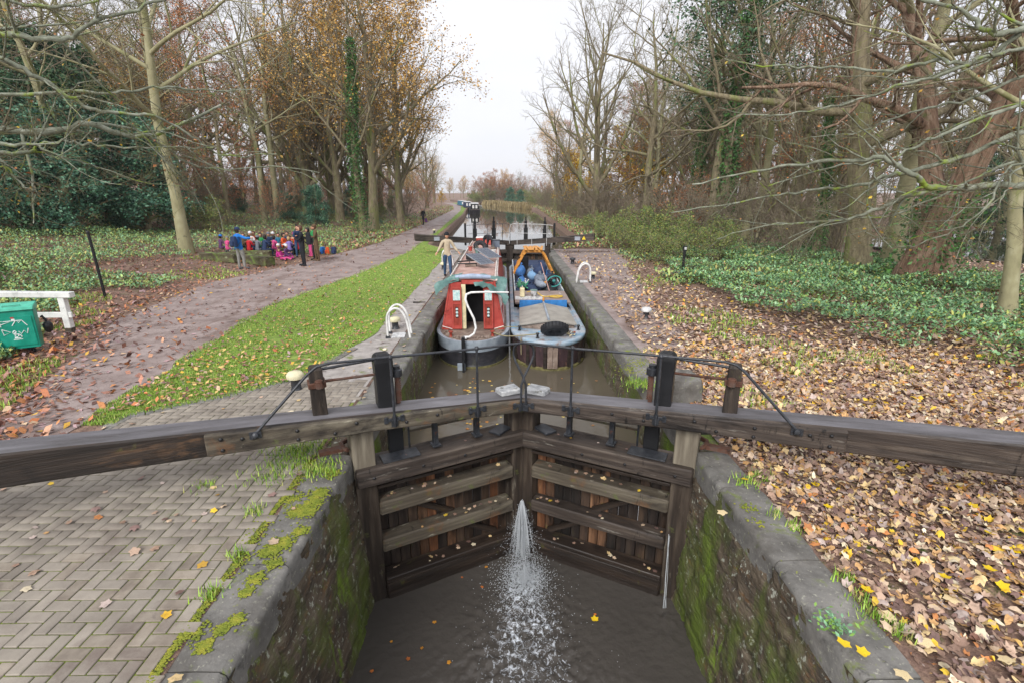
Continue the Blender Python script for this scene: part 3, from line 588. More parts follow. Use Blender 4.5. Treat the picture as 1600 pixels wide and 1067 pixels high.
# ---------------------------------------------------------------- upper gates (seen far up the chamber)
def upper_gate(s, lab):
    hx, hy = s * 2.15, 28.2; ang = R(18) * -s; d = -s; LL = 2.25
    root = thing('lock_gate', lab, 'lock gate', (hx, hy, 0), (0, 0, ang), 'upper lock gates')
    def bx(name, x0, x1, y0, y1, za, zb, m, bevel=.01):
        return MB().box((0, 0, 0), (x1 - x0, y1 - y0, zb - za)).build(name, m, root, (d * (x0 + x1) / 2, (y0 + y1) / 2, (za + zb) / 2), bevel=bevel)
    bx('heel_post', -.1, .18, -.14, .14, -1.6, .5, M['wood_dark']); bx('mitre_post', LL - .22, LL, -.13, .13, -1.6, .5, M['wood_dark'])
    for za, zb in ((-.1, .12), (-.6, -.4), (-1.1, -.9)): bx('rail', .181, LL - .221, -.16, .05, za, zb, M['wood'])
    for k in range(9): w = (LL - .4) / 9; bx('plank', .181 + k * w, .181 + k * w + w - .01, .06, .11, -1.6, .1, M['plank%d' % (k % 3)], .004)
    V = []
    for t, h, rz in ((0, .24, .05), (2.2, .28, .25), (5.35 if s < 0 else 4.8, .36, .5)):
        for yy, zz in ((-.17, .42 + rz - h / 2), (.17, .42 + rz - h / 2), (.17, .42 + rz + h / 2), (-.17, .42 + rz + h / 2)): V.append((d * (LL - t), yy, zz))
    q = MB(); q.v = V; q.f = [(0, 1, 2, 3), (11, 10, 9, 8)] + [(k * 4 + e, k * 4 + (e + 1) % 4, k * 4 + 4 + (e + 1) % 4, k * 4 + 4 + e) for k in range(2) for e in range(4)]; q.mi = [0] * len(q.f)
    q.build('balance_beam', M['wood'], root, bevel=.02)
    q = MB().box((0, 0, 0), (.3, .012, .2)); q.build('sign_plate', paint('sign_grey', c('9aa0aa'), .5), root, (d * (LL - (3.9 if s > 0 else 4.2)), -.185, .83), (0, 0, 0))
    if s > 0:
        q = MB().add([(-.1, 0, -.09), (.1, 0, -.09), (0, 0, .1), (-.1, .01, -.09), (.1, .01, -.09), (0, .01, .1)], [(0, 1, 2), (5, 4, 3), (0, 3, 4, 1), (1, 4, 5, 2), (2, 5, 3, 0)])
        q.build('warning_triangle', paint('sign_yellow', c('e6c72c'), .5), root, (d * (LL - 4.25), -.19, .87))
    for x, h in ((.25, 1.25), (1.35, 1.3)):
        q = MB().box((0, 0, .0), (.2, .18, h - .55)); q.box((0, 0, .5), (.13, .13, .5)); q.box((0, 0, .78), (.07, .07, .4)); q.build('paddle_post', M['black'], root, (d * x, .12, .95), bevel=.01)
    q = MB().box((0, 0, 0), (.1, .1, 1.2)); q.build('short_post', M['black'], root, (d * -.3, .1, 1.0), bevel=.01)
    yr = -.24
    pts = [(d * (LL - .05), yr, .45), (d * (LL - .05), yr, 1.3), (d * (LL - .12), yr, 1.5), (d * (LL - .25), yr, 1.55), (d * .4, yr, 1.55), (d * -.3, yr, 1.5)]
    q = MB().tube(pts, .015, 6); q.tube([(d * (LL - .05), yr, 1.05), (d * -.2, yr, 1.05)], .012, 6)
    for x in (1.75, .9, .05): q.tube([(d * x, yr, .4), (d * x, yr, 1.55)], .014, 6)
    q.build('handrail', M['cap'] if s > 0 else M['iron'], root, smooth=True)
    return root
upper_gate(-1, 'left leaf of the far upper gates, its dark beam ending beside the towpath')
upper_gate(1, 'right leaf of the far upper gates, beam with grey sign and yellow triangle')
q = MB(); q.box((0, 29.2, -1.9), (4.9, .8, 2.6)); tag(q.build('lock_cill', M['wall'], None, bevel=.03), 'stone cill under the far upper gates', 'cill')
# ---------------------------------------------------------------- boats
def hull_plan(hw, L, rs=1.45, rb=2.2, n=12):
    """half outline from the stern point round to the bow, y forward"""
    P = [(hw * math.sin(PI / 2 * k / n) ** .9, rs * (1 - math.cos(PI / 2 * k / n))) for k in range(n + 1)]
    P += [(hw, L * .35), (hw, L * .6), (hw, L - rb)]
    P += [(hw * math.cos(PI / 2 * k / 6) ** .8 if k < 6 else 0.03, L - rb + rb * (k / 6)) for k in range(1, 7)]
    return P
def loft(hw, L, levels, rs=1.45):
    """levels: (z, half width scale, stern inset)"""
    rings = []
    for z, sc, ins in levels:
        P = hull_plan(hw * sc, L - ins * 1.2, rs); R_ = [(x, y + ins, z) for x, y in P]; Lf = [(-x, y, z) for x, y, z in R_[1:-1]][::-1]
        rings.append(R_ + Lf)
    n = len(rings[0]); V = [p for r_ in rings for p in r_]; F = []
    for k in range(len(rings) - 1):
        for i in range(n): F.append((k * n + i, k * n + (i + 1) % n, (k + 1) * n + (i + 1) % n, (k + 1) * n + i))
    return V, F, n
red = mat('red_boat_paint', [c('9a3a34'), c('b24a42'), c('bb5f55')], scale=3, rough=.45, bump=.1, layers=[(c('7a2f2a'), 6, .58, .68), (c('c98a80'), 14, .66, .72)])
dred = mat('faded_dark_red', [c('7a2a22'), c('963a2c'), c('a8503e')], scale=6, rough=.6, bump=.2, stretch=(3, 1, 1))
hblack = mat('hull_blacking', [c('1f2024'), c('2d2d33'), c('3b383a')], scale=4, rough=.5, bump=.2, stretch=(1, 1, 3), layers=[(c('5a4032'), 7, .64, .72), (c('4f4f44'), 2, .6, .7)])
hgrey = mat('hull_grey_band', [c('7d8792'), c('96a1ac'), c('aab3bb')], scale=3, rough=.4, bump=.1, layers=[(c('5b5d60'), 5, .62, .7)])
slime = mat('waterline_slime', [c('4d4a2c'), c('6b6640'), c('8a8258')], scale=9, rough=.6, bump=.4)
deckm = mat('worn_deck', [c('6a5a52'), c('86766b'), c('a09288')], scale=5, rough=.7, bump=.3, layers=[(c('4a3c36'), 6, .58, .68), (c('9b5148'), 4, .64, .7)])
roofm = mat('roof_paint', [c('9a7a70'), c('b8978c'), c('c8aca2')], scale=3, rough=.6, bump=.15, layers=[(c('a0766e'), 2, .5, .66), (c('7b6a62'), 6, .62, .7)])
cream = paint('cream_paint', c('d8cda6'), .5)
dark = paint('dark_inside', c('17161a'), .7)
navy = paint('navy_cloth', c('2b3a58'), .8); bluec = paint('blue_cloth', c('3f6ea8'), .8); greyc = paint('grey_cloth', c('6b7482'), .8)
tarp = mat('green_tarpaulin', [c('3f5f5c'), c('5a7d78'), c('7c9a96')], scale=3, rough=.45, bump=.4, bscale=9, bdist=.05)
blue_tarp = paint('blue_tarpaulin', c('2f74b4'), .5)
orange = mat('orange_timber', [c('b5762c'), c('cf8f3e'), c('dda75a')], scale=5, rough=.6, bump=.2, stretch=(1, 1, 3))
BX, BY = -1.14, 12.15
t_red = thing('narrowboat', 'red-cabined narrowboat with white swan-neck tiller moored on the left of the chamber', 'narrowboat', (BX, BY, Z_CH), (0, 0, R(.3)))
Lb = 15.2; HW = 1.0
V, F, n = loft(HW, Lb, [(-.35, .9, .35), (-.02, .95, .14), (.05, .985, .06), (.10, .975, .09), (.45, .99, .05)]); q = MB().add(V, F, 0)
q.build('hull', hblack, t_red, smooth=True)
V, F, n = loft(HW, Lb, [(.44, .995, .045), (.56, 1.0, .03), (.70, 1.01, .01), (.74, 1.01, .01), (.74, .93, .07)]); MB().add(V, F).build('hull_band', hgrey, t_red, smooth=True)
V, F, n = loft(HW, Lb, [(-.02, .97, .11), (.0, .995, .04), (.045, .995, .04), (.06, .96, .1)]); MB().add(V, F).build('rubbing_strake', slime, t_red, smooth=True)
P = hull_plan(HW * .95, Lb - .1); q = MB(); ring = [(x, y + .05, .715) for x, y in P] + [(-x, y + .05, .715) for x, y in P[1:-1]][::-1]
q.add(ring, [tuple(range(len(ring)))]); q.build('deck', deckm, t_red)
# cabin: sides lean in, roof slightly crowned
y0c, y1c = 1.25, 12.6; zb, zt = .72, 2.06; wb, wt = .87, .62
for sx in (-1, 1):
    q = MB().hexa([(sx * wb, y0c, zb), (sx * (wb - .05), y0c, zb), (sx * (wb - .05), y1c, zb), (sx * wb, y1c, zb), (sx * wt, y0c, zt), (sx * (wt - .05), y0c, zt), (sx * (wt - .05), y1c, zt), (sx * wt, y1c, zt)])
    q.build('cabin_side', red, t_red, bevel=.006)
# stern bulkhead either side of the doorway, lintel
for sx in (-1, 1):
    q = MB().hexa([(sx * .30, y0c, zb), (sx * (wb - .052), y0c, zb), (sx * (wb - .052), y0c + .05, zb), (sx * .30, y0c + .05, zb), (sx * .30, y0c, zt - .02), (sx * (wt - .052), y0c, zt - .02), (sx * (wt - .052), y0c + .05, zt - .02), (sx * .30, y0c + .05, zt - .02)])
    q.build('bulkhead', red, t_red)
MB().box((0, 0, 0), (.58, .05, .12)).build('lintel', red, t_red, (0, y0c + .025, zt - .02), bevel=.01)
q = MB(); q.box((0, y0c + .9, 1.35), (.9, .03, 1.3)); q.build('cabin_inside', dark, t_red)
MB().box((0, 0, 0), (.13, .04, 1.24)).build('cream_panel', cream, t_red, (-.25, y0c + .02, 1.36), bevel=.004)
V = []; NR = 8
for y in (y0c, y1c):
    for k in range(NR + 1): x = -wt - .04 + (2 * wt + .08) * k / NR; V.append((x, y, zt + .002 + .07 * (1 - (x / (wt + .04)) ** 2)))
q = MB().add(V, [(k, k + 1, NR + 2 + k, NR + 1 + k) for k in range(NR)]); V2 = [(x, y, z - .04) for x, y, z in V]; q.add(V2, [(k + 1, k, NR + 1 + k, NR + 2 + k) for k in range(NR)] + []); q.build('roof', roofm, t_red, smooth=True)
rail_m = mat('pink_white_rail', [c('b89a90'), c('dcd3cc'), c('e8e4de')], scale=5, rough=.5, bump=.1)
for sx in (-1, 1): 
    q = MB().tube([(sx * (wt - .0), y0c + .4, zt + .07), (sx * (wt - .0), y1c - .3, zt + .07)], .022, 6)
    for k in range(9): q.tube([(sx * (wt - .0), y0c + .5 + k * 1.3, zt + .0), (sx * (wt - .0), y0c + .5 + k * 1.3, zt + .07)], .018, 5)
    q.build('grab_rail', rail_m, t_red, smooth=True)
    MB().box((0, 0, 0), (.05, y1c - y0c - .3, .03)).build('roof_edge', rail_m, t_red, (sx * (wt + .035), (y0c + y1c) / 2, zt + .01))
# doors folded open against the bulkhead, each with a picture and a slot window
picm = mat('door_picture', [c('7fb3b6'), c('bcd6d6'), c('e6ece8')], scale=18, rough=.5, bump=0)
for sx in (-1, 1):
    dr = MB().box((0, 0, 0), (.27, .035, 1.18)).build('door', dred, t_red, (sx * .43 - .0, y0c - .03, 1.33), (0, 0, 0), bevel=.006)
    q = MB().box((0, 0, .36), (.2, .012, .28)); q.build('picture', picm, dr, (0, -.022, 0))
    for dx_, dz_, w_, h_ in ((-.115, -.0, .035, 1.14), (.115, 0, .035, 1.14), (0, -.53, .2, .09), (0, .14, .2, .05), (0, .56, .2, .035)): MB().box((0, 0, 0), (w_, .014, h_)).build('moulding', red, dr, (dx_, -.024, dz_))
    q = MB().box((0, 0, 0), (.07, .01, .3)); o = q.build('slot', dark, dr, (0, -.02, -.12))
    for dz_ in (-.21, -.12, -.03): MB().ball((0, 0, 0), .036, 8, 6, sq=(1, .4, 1)).build('window', picm, dr, (0, -.025, dz_), smooth=True)
# side panel with white border and painted script on the right cabin side
def side_pt(y, h, off=.004):   # h 0..1 up the side
    x = wb + (wt - wb) * h; nx_, nz_ = (zt - zb), (wb - wt); l = math.hypot(nx_, nz_); return (x + off * nx_ / l, y, zb + (zt - zb) * h + off * nz_ / l)
q = MB(); wl_ = paint('white_line', c('e9dcd8'), .5)
for (ya, ha), (yb_, hb) in (((1.5, .93), (1.42, .1)), ((1.42, .1), (3.9, .1)), ((3.9, .1), (4.0, .93)), ((4.0, .93), (1.5, .93))): q.tube([side_pt(ya, ha), side_pt(yb_, hb)], .012, 4)
q.tube([(wb - .02, y0c - .008, zb + .1), (.58, y0c - .008, zb + .02)], .012, 4); q.tube([(-wb + .02, y0c - .008, zb + .1), (-.58, y0c - .008, zb + .02)], .012, 4)
q.build('panel_border', wl_, t_red)['kind'] = 'stuff'
q = MB(); rr = random.Random(5)
yy = 1.75
for k in range(11):      # weathered sign-written script: looping strokes
    pts = []; a0 = rr.uniform(0, 6); h0 = .52 + .04 * math.sin(k)
    for i in range(9):
        a = a0 + i * .8; pts.append(side_pt(yy + .05 * math.cos(a) + i * .012, h0 + (.13 + .04 * (k % 3)) * math.sin(a), .006))
    q.tube(pts, .008, 4); yy += .17
q.build('painted_script', wl_, t_red)['kind'] = 'stuff'
# tarpaulin bundle over the hatch, folds
def cloth(name, m, pts_fn, nu, nv, parent, amp=.03, seed=0):
    rr = np.random.default_rng(seed); V = []
    for i in range(nu):
        for j in range(nv):
            p = pts_fn(i / (nu - 1), j / (nv - 1)); V.append((p[0] + rr.normal(0, amp), p[1] + rr.normal(0, amp), p[2] + rr.normal(0, amp) * .8))
    F = [(i * nv + j, i * nv + j + 1, (i + 1) * nv + j + 1, (i + 1) * nv + j) for i in range(nu - 1) for j in range(nv - 1)]
    q = MB().add(V, F); me = q.mesh(name, m, smooth=False)
    bm = bmesh.new(); bm.from_mesh(me); bmesh.ops.subdivide_edges(bm, edges=bm.edges[:], cuts=1, smooth=.8, use_grid_fill=True)
    for f in bm.faces: f.smooth = True
    bm.to_mesh(me); bm.free(); return ob(name, me, parent)
cloth('tarpaulin', tarp, lambda u_, v_: (-.98 + .66 * u_, y0c - .18 + .55 * v_ + .2 * u_, zt + .16 - .28 * (1 - u_) ** 2 + .12 * math.sin(6 * v_) * (1 - u_) - .25 * (1 - v_) ** 3 * (1 - u_ * .6)), 8, 6, t_red, .035, 1)
cloth('tarpaulin', tarp, lambda u_, v_: (.08 + .86 * u_, y0c - .12 + .6 * v_ - .1 * u_, zt + .12 - .42 * u_ ** 2 * (1.2 - v_) - .22 * (1 - v_) ** 2), 9, 6, t_red, .03, 2)
q = MB().tube([(-.45, y0c + .12, zt + .1), (0, y0c + .06, zt + .13), (.5, y0c + .1, zt + .1)], [.05, .075, .05], 8); q.build('furled_cover', paint('pale_blue_cover', c('9aa9c0'), .5), t_red, smooth=True)
# sliding hatch runners, tiller and rudder
tl = MB().tube([(-.18, .2, .80), (-.04, .22, .80), (.08, .25, .88), (.13, .3, 1.02), (.08, .36, 1.25), (-.08, .45, 1.56), (-.14, .52, 1.72), (-.12, .6, 1.83), (.0, .66, 1.87), (.3, .66, 1.88), (.98, .62, 1.88)], [.03] * 8 + [.028, .026, .02], 8)
tl.build('tiller', M['white'], t_red, smooth=True)
MB().box((0, 0, 0), (.14, .14, .06)).build('tiller_boss', M['white'], t_red, (-.18, .2, .78), bevel=.02)
q = MB().box((0, -.03, .2), (.09, .12, .9)); q.box((0, -.14, -.1), (.05, .2, .3)); q.build('rudder', M['black'], t_red, (-.18, .0, .22), bevel=.01)
MB().box((0, 0, 0), (.2, .05, .2)).build('rudder_plate', hgrey, t_red, (-.24, -.08, .1), bevel=.01)
# stern clutter: coiled rope, dollies
q = MB()
for k in range(60):
    a = rnd.uniform(.15, PI - .15); r_ = rnd.uniform(.70, .85); q.ball((-math.cos(a) * r_, 1.25 - math.sin(a) * r_ * 1.2, .735), rnd.uniform(.018, .04), 6, 4)
q.build('deck_clutter', deckm, t_red, smooth=True)['kind'] = 'stuff'
for x_, y_ in ((-.55, .55), (.55, .6)): MB().lathe([(.05, 0), (.035, .02), (.035, .1), (.06, .12), (.05, .15)], n=10).build('dolly', dred, t_red, (x_, y_, .72), smooth=True)
q = MB().tube([(-1.95, 3.2, 1.18), (-1.6, 2.8, .95), (-1.2, 2.2, 1.0), (-.85, 1.7, 1.45)], .012, 5); q.tube([(-1.9, 2.7, 1.18), (-1.55, 2.8, 1.15)], .03, 5)
tag(ob('mooring_rope', q.mesh('mooring_rope', paint('dark_rope', c('3a3533'), .8), smooth=True), None, (BX, BY, Z_CH)), 'dark mooring line from the left lockside to the red boat', 'rope')

# things on the red boat's roof
RZ = Z_CH + zt + .07
def on_roof(x, y): return (BX + x, BY + y, RZ)
cell = mat('solar_cell', [c('1c2433'), c('2e3a4e'), c('46546a')], scale=2, rough=.15, bump=0, spec=.8)
def solar(x, y, rz, tilt, lab):
    t = thing('solar_panel', lab, 'solar panel', on_roof(x, y), (0, 0, rz), 'solar panels on the red boat')
    fr = paint('alloy_frame', c('aab0b8'), .35, metal=.6)
    Tm = (R(tilt), 0, 0); MB().box((0, 0, 0), (.62 * .85, .85, .03)).build('frame', fr, t, (0, 0, .24), Tm, bevel=.005)
    for i in range(3):
        for j in range(5):
            o = MB().box((0, 0, 0), (.148, .148, .006)).build('cell', cell, t); o.rotation_euler = Tm
            v = Matrix.Rotation(R(tilt), 3, 'X') @ Vector((-.162 + i * .162, -.324 + j * .162, .019)); o.location = v + Vector((0, 0, .24))
    for sx in (-1, 1): MB().tube([(sx * .22, .26, 0), (sx * .22, .26, .28)], .012, 5).build('leg', M['iron'], t)
solar(.10, 3.6, R(38), 16, 'nearer solar panel tilted on the red boat roof')
solar(.3, 5.2, R(38), 16, 'farther solar panel tilted on the red boat roof, next to the car tyre')
def tyre(loc, rot, lab, rr=.3, tr=.1):
    t = thing('tyre', lab, 'tyre', loc, rot)
    V = []; N_, K_ = 24, 10
    q = MB().tube([((rr - tr) * math.cos(2 * PI * k / N_) * 1, (rr - tr) * math.sin(2 * PI * k / N_), 0) for k in range(N_)], tr, K_, closed=True)
    for v_ in range(len(q.v)):
        x, y, z = q.v[v_]; q.v[v_] = (x, y, z)
    q.build('rubber_ring', paint('old_rubber', c('2b2c30'), .7, bump=.3), t, smooth=True)
    q = MB()
    for k in range(24): a = 2 * PI * k / 24; q.box((rr * .985 * math.cos(a), rr * .985 * math.sin(a), 0), (.03, .022, .12), rot=(0, 0, a))
    q.build('tread', paint('tread_rubber', c('1d1e21'), .8), t)
    return t
tyre((BX - .08, BY + 7.6, RZ + .2), (R(62), 0, R(20)), 'black tyre standing on the red boat roof beyond the solar panels', .27, .09)
def simple(name, lab, cat, parts, loc, rot=(0, 0, 0), group=None):
    t = thing(name, lab, cat, loc, rot, group)
    for nm, q, m, kw in parts: q.build(nm, m, t, **kw)
    return t
simple('toolbox', 'small dark box on the left of the red boat roof', 'box', [('body', MB().box((0, 0, .08), (.28, .2, .16)), M['black'], dict(bevel=.01)), ('lid', MB().box((0, 0, .175), (.3, .22, .03)), navy, dict(bevel=.008)), ('handle', MB().tube([(-.08, 0, .18), (-.08, 0, .24), (.08, 0, .24), (.08, 0, .18)], .01, 5), M['iron'], {})], on_roof(-.34, 5.4))
simple('pole_rack', 'dark boat poles laid across the red boat roof', 'poles', [('pole', MB().tube([(-.55, 0, .1), (.3, .3, .12)], .025, 6), M['black'], {}), ('pole', MB().tube([(-.5, -.5, .1), (.1, -.42, .1)], .02, 6), M['black'], {}), ('stand', MB().box((-.1, -.3, .04), (.35, .3, .08)), deckm, dict(bevel=.01))], on_roof(-.1, 4.0))
simple('roof_box', 'red and white box near the bow end of the red boat roof', 'box', [('body', MB().box((0, 0, .15), (.7, .5, .3)), red, dict(bevel=.02)), ('lid', MB().box((0, 0, .31), (.74, .54, .035)), M['white'], dict(bevel=.01))], on_roof(-.05, 10.7))
simple('gas_locker', 'grey locker beside the dog at the bow end of the red boat roof', 'locker', [('body', MB().box((0, 0, .15), (.35, .35, .3)), greyc, dict(bevel=.02)), ('lid', MB().box((0, 0, .31), (.37, .37, .03)), M['iron'], dict(bevel=.01))], on_roof(.48, 9.4))
for k in range(5):
    simple('flowerpot', ['terracotta pot by the left rail of the red boat roof', 'small green can near the tyre on the red boat roof', 'brown pot with dead stems on the red boat roof', 'white tub halfway along the red boat roof', 'blue pot near the dog on the red boat roof'][k], 'pot',
           [('pot', MB().lathe([(.06, 0), (.085, .15), (.095, .15), (.095, .18)], n=10), [red, tarp, deckm, M['white'], bluec][k], dict(smooth=True)), ('stems', MB().tube([(0, 0, .1), (.03, .02, .3)], .01, 4).tube([(0, 0, .1), (-.05, .03, .27)], .008, 4), M['twig'], {})], on_roof([-.5, -.2, .4, .45, -.35][k], [8, 7.3, 7.6, 6.8, 8.9][k]))

# black dog on the roof
def skinny(name, joints, edges, mat_list, parent, mats_of=None, sub=1, root=0):
    """joints: list of (pos, rx, ry); grows one continuous skin and bakes it"""
    me = bpy.data.meshes.new(name); me.from_pydata([j[0] for j in joints], edges, [])
    o = link(bpy.data.objects.new(name, me)); md = o.modifiers.new('s', 'SKIN'); md.use_smooth_shade = True; md.branch_smoothing = .3
    for i, j in enumerate(joints):
        v = me.skin_vertices[0].data[i]; v.radius = (j[1], j[2] if len(j) > 2 else j[1]); v.use_root = (i == root)
    sb = o.modifiers.new('b', 'SUBSURF'); sb.levels = sub; sb.render_levels = sub
    dg = bpy.context.evaluated_depsgraph_get(); dg.update(); ev = o.evaluated_get(dg); m2 = bpy.data.meshes.new_from_object(ev); m2.name = name
    bpy.data.objects.remove(o); bpy.data.meshes.remove(me)
    m2.materials.clear()
    for m in mat_list: m2.materials.append(m)
    if mats_of:
        for p in m2.polygons: p.material_index = mats_of(p.center)
    r_ = ob(name, m2, parent); return r_
furb = mat('black_fur', [c('16161a'), c('24242a'), c('34343a')], scale=20, rough=.6, bump=.5, bscale=60)
dog = thing('dog', 'black dog standing with head lowered on the red boat roof', 'dog', on_roof(.16, 9.0), (0, 0, R(200)))
J = [((0, -.25, .48), .105, .12), ((0, 0, .47), .09, .1), ((0, .22, .5), .11, .14), ((0, .36, .52), .07, .08), ((0, .46, .44), .06, .065), ((0, .55, .36), .03, .035)]
E_ = [(0, 1), (1, 2), (2, 3), (3, 4), (4, 5)]
def addc(base, pts):
    i = base
    for p in pts: J.append(p); E_.append((i, len(J) - 1)); i = len(J) - 1
for sx in (-1, 1):
    addc(0, [((sx * .09, -.27, .36), .055, .07), ((sx * .1, -.2, .26), .034), ((sx * .1, -.33, .15), .02), ((sx * .1, -.29, .03), .019), ((sx * .1, -.25, .02), .02)])
    addc(2, [((sx * .09, .24, .36), .04, .05), ((sx * .09, .21, .2), .026), ((sx * .09, .22, .04), .018), ((sx * .09, .26, .02), .021)])
addc(0, [((0, -.38, .5), .025), ((0, -.5, .4), .018), ((0, -.57, .3), .01)])
skinny('body', J, E_, [furb], dog, root=1)
for sx in (-1, 1):
    MB().add([(sx * .035, .44, .5), (sx * .075, .42, .48), (sx * .085, .44, .40), (sx * .05, .47, .47)], [(0, 1, 2, 3)]).build('ear', furb, dog)
    MB().ball((sx * .028, .505, .435), .008, 6, 4).build('eye', M['bolt'], dog, smooth=True)
MB().ball((0, .585, .345), .014, 6, 4).build('nose', M['bolt'], dog, smooth=True)

# ---- the working boat on the right
CX, CY = .93, 12.0
t_b = thing('work_boat', 'old working boat with grey hatch lid and tyre on its faded blue stern deck', 'boat', (CX, CY, Z_CH), (0, 0, R(-.2)))
bdeck = mat('faded_blue_deck', [c('6d8fa8'), c('9fadb8'), c('b9b2b4')], scale=2.2, rough=.6, bump=.25, layers=[(c('86756e'), 3, .54, .64), (c('4fa0c4'), 2, .6, .68), (c('5c4a44'), 8, .62, .7)])
bh = mat('weathered_hull_planks', [c('2f2427'), c('463438'), c('5a484a')], scale=4, rough=.6, bump=.5, stretch=(1, 1, .4), layers=[(c('8b6a5a'), 5, .58, .7, (2, 2, .5)), (c('7e7d86'), 3, .62, .72, (2, 2, .5))])
HB = 1.02; LB = 15.5
V, F, n = loft(HB, LB, [(-.35, .92, .3), (-.02, .96, .12), (.06, .965, .09), (.3, .985, .05), (.66, .99, .03)], 1.55); MB().add(V, F).build('hull', bh, t_b, smooth=True)
V, F, n = loft(HB, LB, [(.64, 1.0, .01), (.68, 1.02, -.01), (.74, 1.02, -.01), (.76, 1.0, .01), (.76, .9, .1)], 1.55); MB().add(V, F).build('gunwale', bdeck, t_b, smooth=True)
V, F, n = loft(HB, LB, [(-.02, .98, .09), (.0, 1.01, .02), (.05, 1.01, .02), (.07, .98, .08)], 1.55); MB().add(V, F).build('rubbing_strake', slime, t_b, smooth=True)
P = hull_plan(HB * .93, LB - .1, 1.5); P = [p for p in P if p[1] < 3.9] + [(HB * .93, 4.0), (.0, 4.0)]; ring = [(x, y + .08, .735) for x, y in P] + [(-x, y + .08, .735) for x, y in P[1:-1]][::-1]
MB().add(ring, [tuple(range(len(ring)))]).build('stern_deck', bdeck, t_b)
for k, a in enumerate([-62, -36, -26, -10, -3, 4.5, 26, 48, 66]):    # upright rubbing timbers on the stern
    a = R(a); x = HB * math.sin(a) * 1.0; y = 1.55 * (1 - math.cos(a)); MB().box((0, 0, 0), (.09 if k not in (4, 5) else .13, .05, .58)).build('stern_timber', M['wood_dark'] if k not in (4, 5) else deckm, t_b, (x * 1.005, y - .0 + .015, .35), (0, 0, a * .8), bevel=.008)
# pitched hatch lid
lidm = mat('grey_lid', [c('85817a'), c('9a958c'), c('a8a39a')], scale=3, rough=.6, bump=.1)
for sx in (-1, 1):
    MB().hexa([(0, 1.2, .98), (sx * .78, 1.4, .82), (sx * .74, 3.3, .86), (0, 3.3, 1.02), (0, 1.2, 1.02), (sx * .80, 1.4, .86), (sx * .76, 3.32, .90), (0, 3.32, 1.06)]).build('hatch_lid', lidm, t_b, bevel=.004)
    MB().hexa([(0, 1.26, .74), (sx * .74, 1.46, .74), (sx * .72, 3.25, .74), (0, 3.25, .74), (0, 1.26, .975), (sx * .74, 1.46, .815), (sx * .72, 3.25, .855), (0, 3.25, 1.015)]).build('hatch_coaming', deckm, t_b)
MB().tube([(0, 1.23, 1.04), (0, 3.3, 1.075)], .035, 6).build('ridge_strip', hgrey, t_b, smooth=True)
MB().box((0, 0, 0), (1.5, .05, .28)).build('blue_sheet', blue_tarp, t_b, (0, 3.42, .98), bevel=.01)
MB().lathe([(.03, 0), (.04, .05), (.02, .12)], n=8).build('finial', orange, t_b, (0, 3.38, 1.1))
for x_, y_ in ((-.8, 1.2), (.82, 1.25), (-.35, .45)): MB().lathe([(.05, 0), (.03, .02), (.03, .09), (.05, .11), (.04, .13)], n=8).build('dolly', M['bolt'], t_b, (x_, y_, .75))
# cross deck board, sides, hold
MB().box((0, 0, 0), (1.78, 1.9, .06)).build('cross_deck', mat('deck_boards', [c('74655f'), c('8d7d76'), c('a3948c')], scale=4, rough=.7, stretch=(1, 4, 1), layers=[(c('cfcfd0'), 2, .62, .66)]), t_b, (0, 4.5, 1.0), bevel=.01)
MB().box((0, 0, 0), (.9, .5, .01)).build('white_sheet', M['cap'], t_b, (-.42, 4.2, 1.035))
for sx in (-1, 1):
    MB().box((0, 0, 0), (.05, 8.5, .34)).build('hold_side', mat('hold_side_%d' % (sx + 1), [c('8f9aa0'), c('c0c6c8'), c('dadcdc')], scale=3, rough=.5, layers=[(c('6d8796'), 2, .5, .66)]), t_b, (sx * .86, 9.7, .88), bevel=.006)
MB().box((0, 0, 0), (1.66, 8.4, .04)).build('hold_floor', deckm, t_b, (0, 9.7, .55))
MB().box((0, 0, 0), (1.7, 1.9, .3)).build('fore_cover', navy, t_b, (0, 13.6, .8), bevel=.1)
MB().box((0, 0, 0), (.42, .05, .9)).build('dark_screen', dark, t_b, (-.42, 9.8, 1.25), bevel=.01)
# orange timber frames over the hold
for k in range(4):
    y = 9.3 + k * .42; w1, w2, h1, h2 = .84 - .02 * k, .46 - .02 * k, 1.06, 1.98 + .01 * k
    q = MB()
    for a_, b_ in (((-w1, h1), (-w2, h2 - .14)), ((-w2, h2 - .14), (-w2 * .7, h2)), ((-w2 * .7, h2), (w2 * .7, h2)), ((w2 * .7, h2), (w2, h2 - .14)), ((w2, h2 - .14), (w1, h1))):
        mx_, mz_ = (a_[0] + b_[0]) / 2, (a_[1] + b_[1]) / 2; l = math.hypot(b_[0] - a_[0], b_[1] - a_[1]) + .05; an = math.atan2(b_[1] - a_[1], b_[0] - a_[0]); q.box((mx_, y, mz_), (l, .05, .09), rot=(0, -an, 0))
    q.build('frame_hoop', orange, t_b, bevel=.006)
for k in range(7):
    x = -.36 + k * .12; MB().box((0, 0, 0), (.1, 1.6, .02)).build('top_slat', orange, t_b, (x, 9.95, 2.06 + .006 * (k % 2)), (0, 0, rnd.uniform(-.1, .1)))
for sx in (-1, 1):
    for k in range(3): MB().box((0, 0, 0), (.02, 1.6, .1)).build('side_slat', orange, t_b, (sx * (.80 - k * .12), 9.95, 1.14 + k * .24), (0, sx * -.45, 0))
tyre((CX + .1, CY + .52, Z_CH + .96), (R(-38), 0, 0), 'black tyre leaning on the blue stern deck of the working boat', .36, .115)
q = MB()
for k in range(30): q.box((rnd.uniform(-.16, .16), rnd.uniform(-.12, .12), rnd.uniform(0, .1)), (rnd.uniform(.03, .1), .03, .02), rot=(rnd.random(), rnd.random(), rnd.random() * 3), mi=rnd.randrange(3))
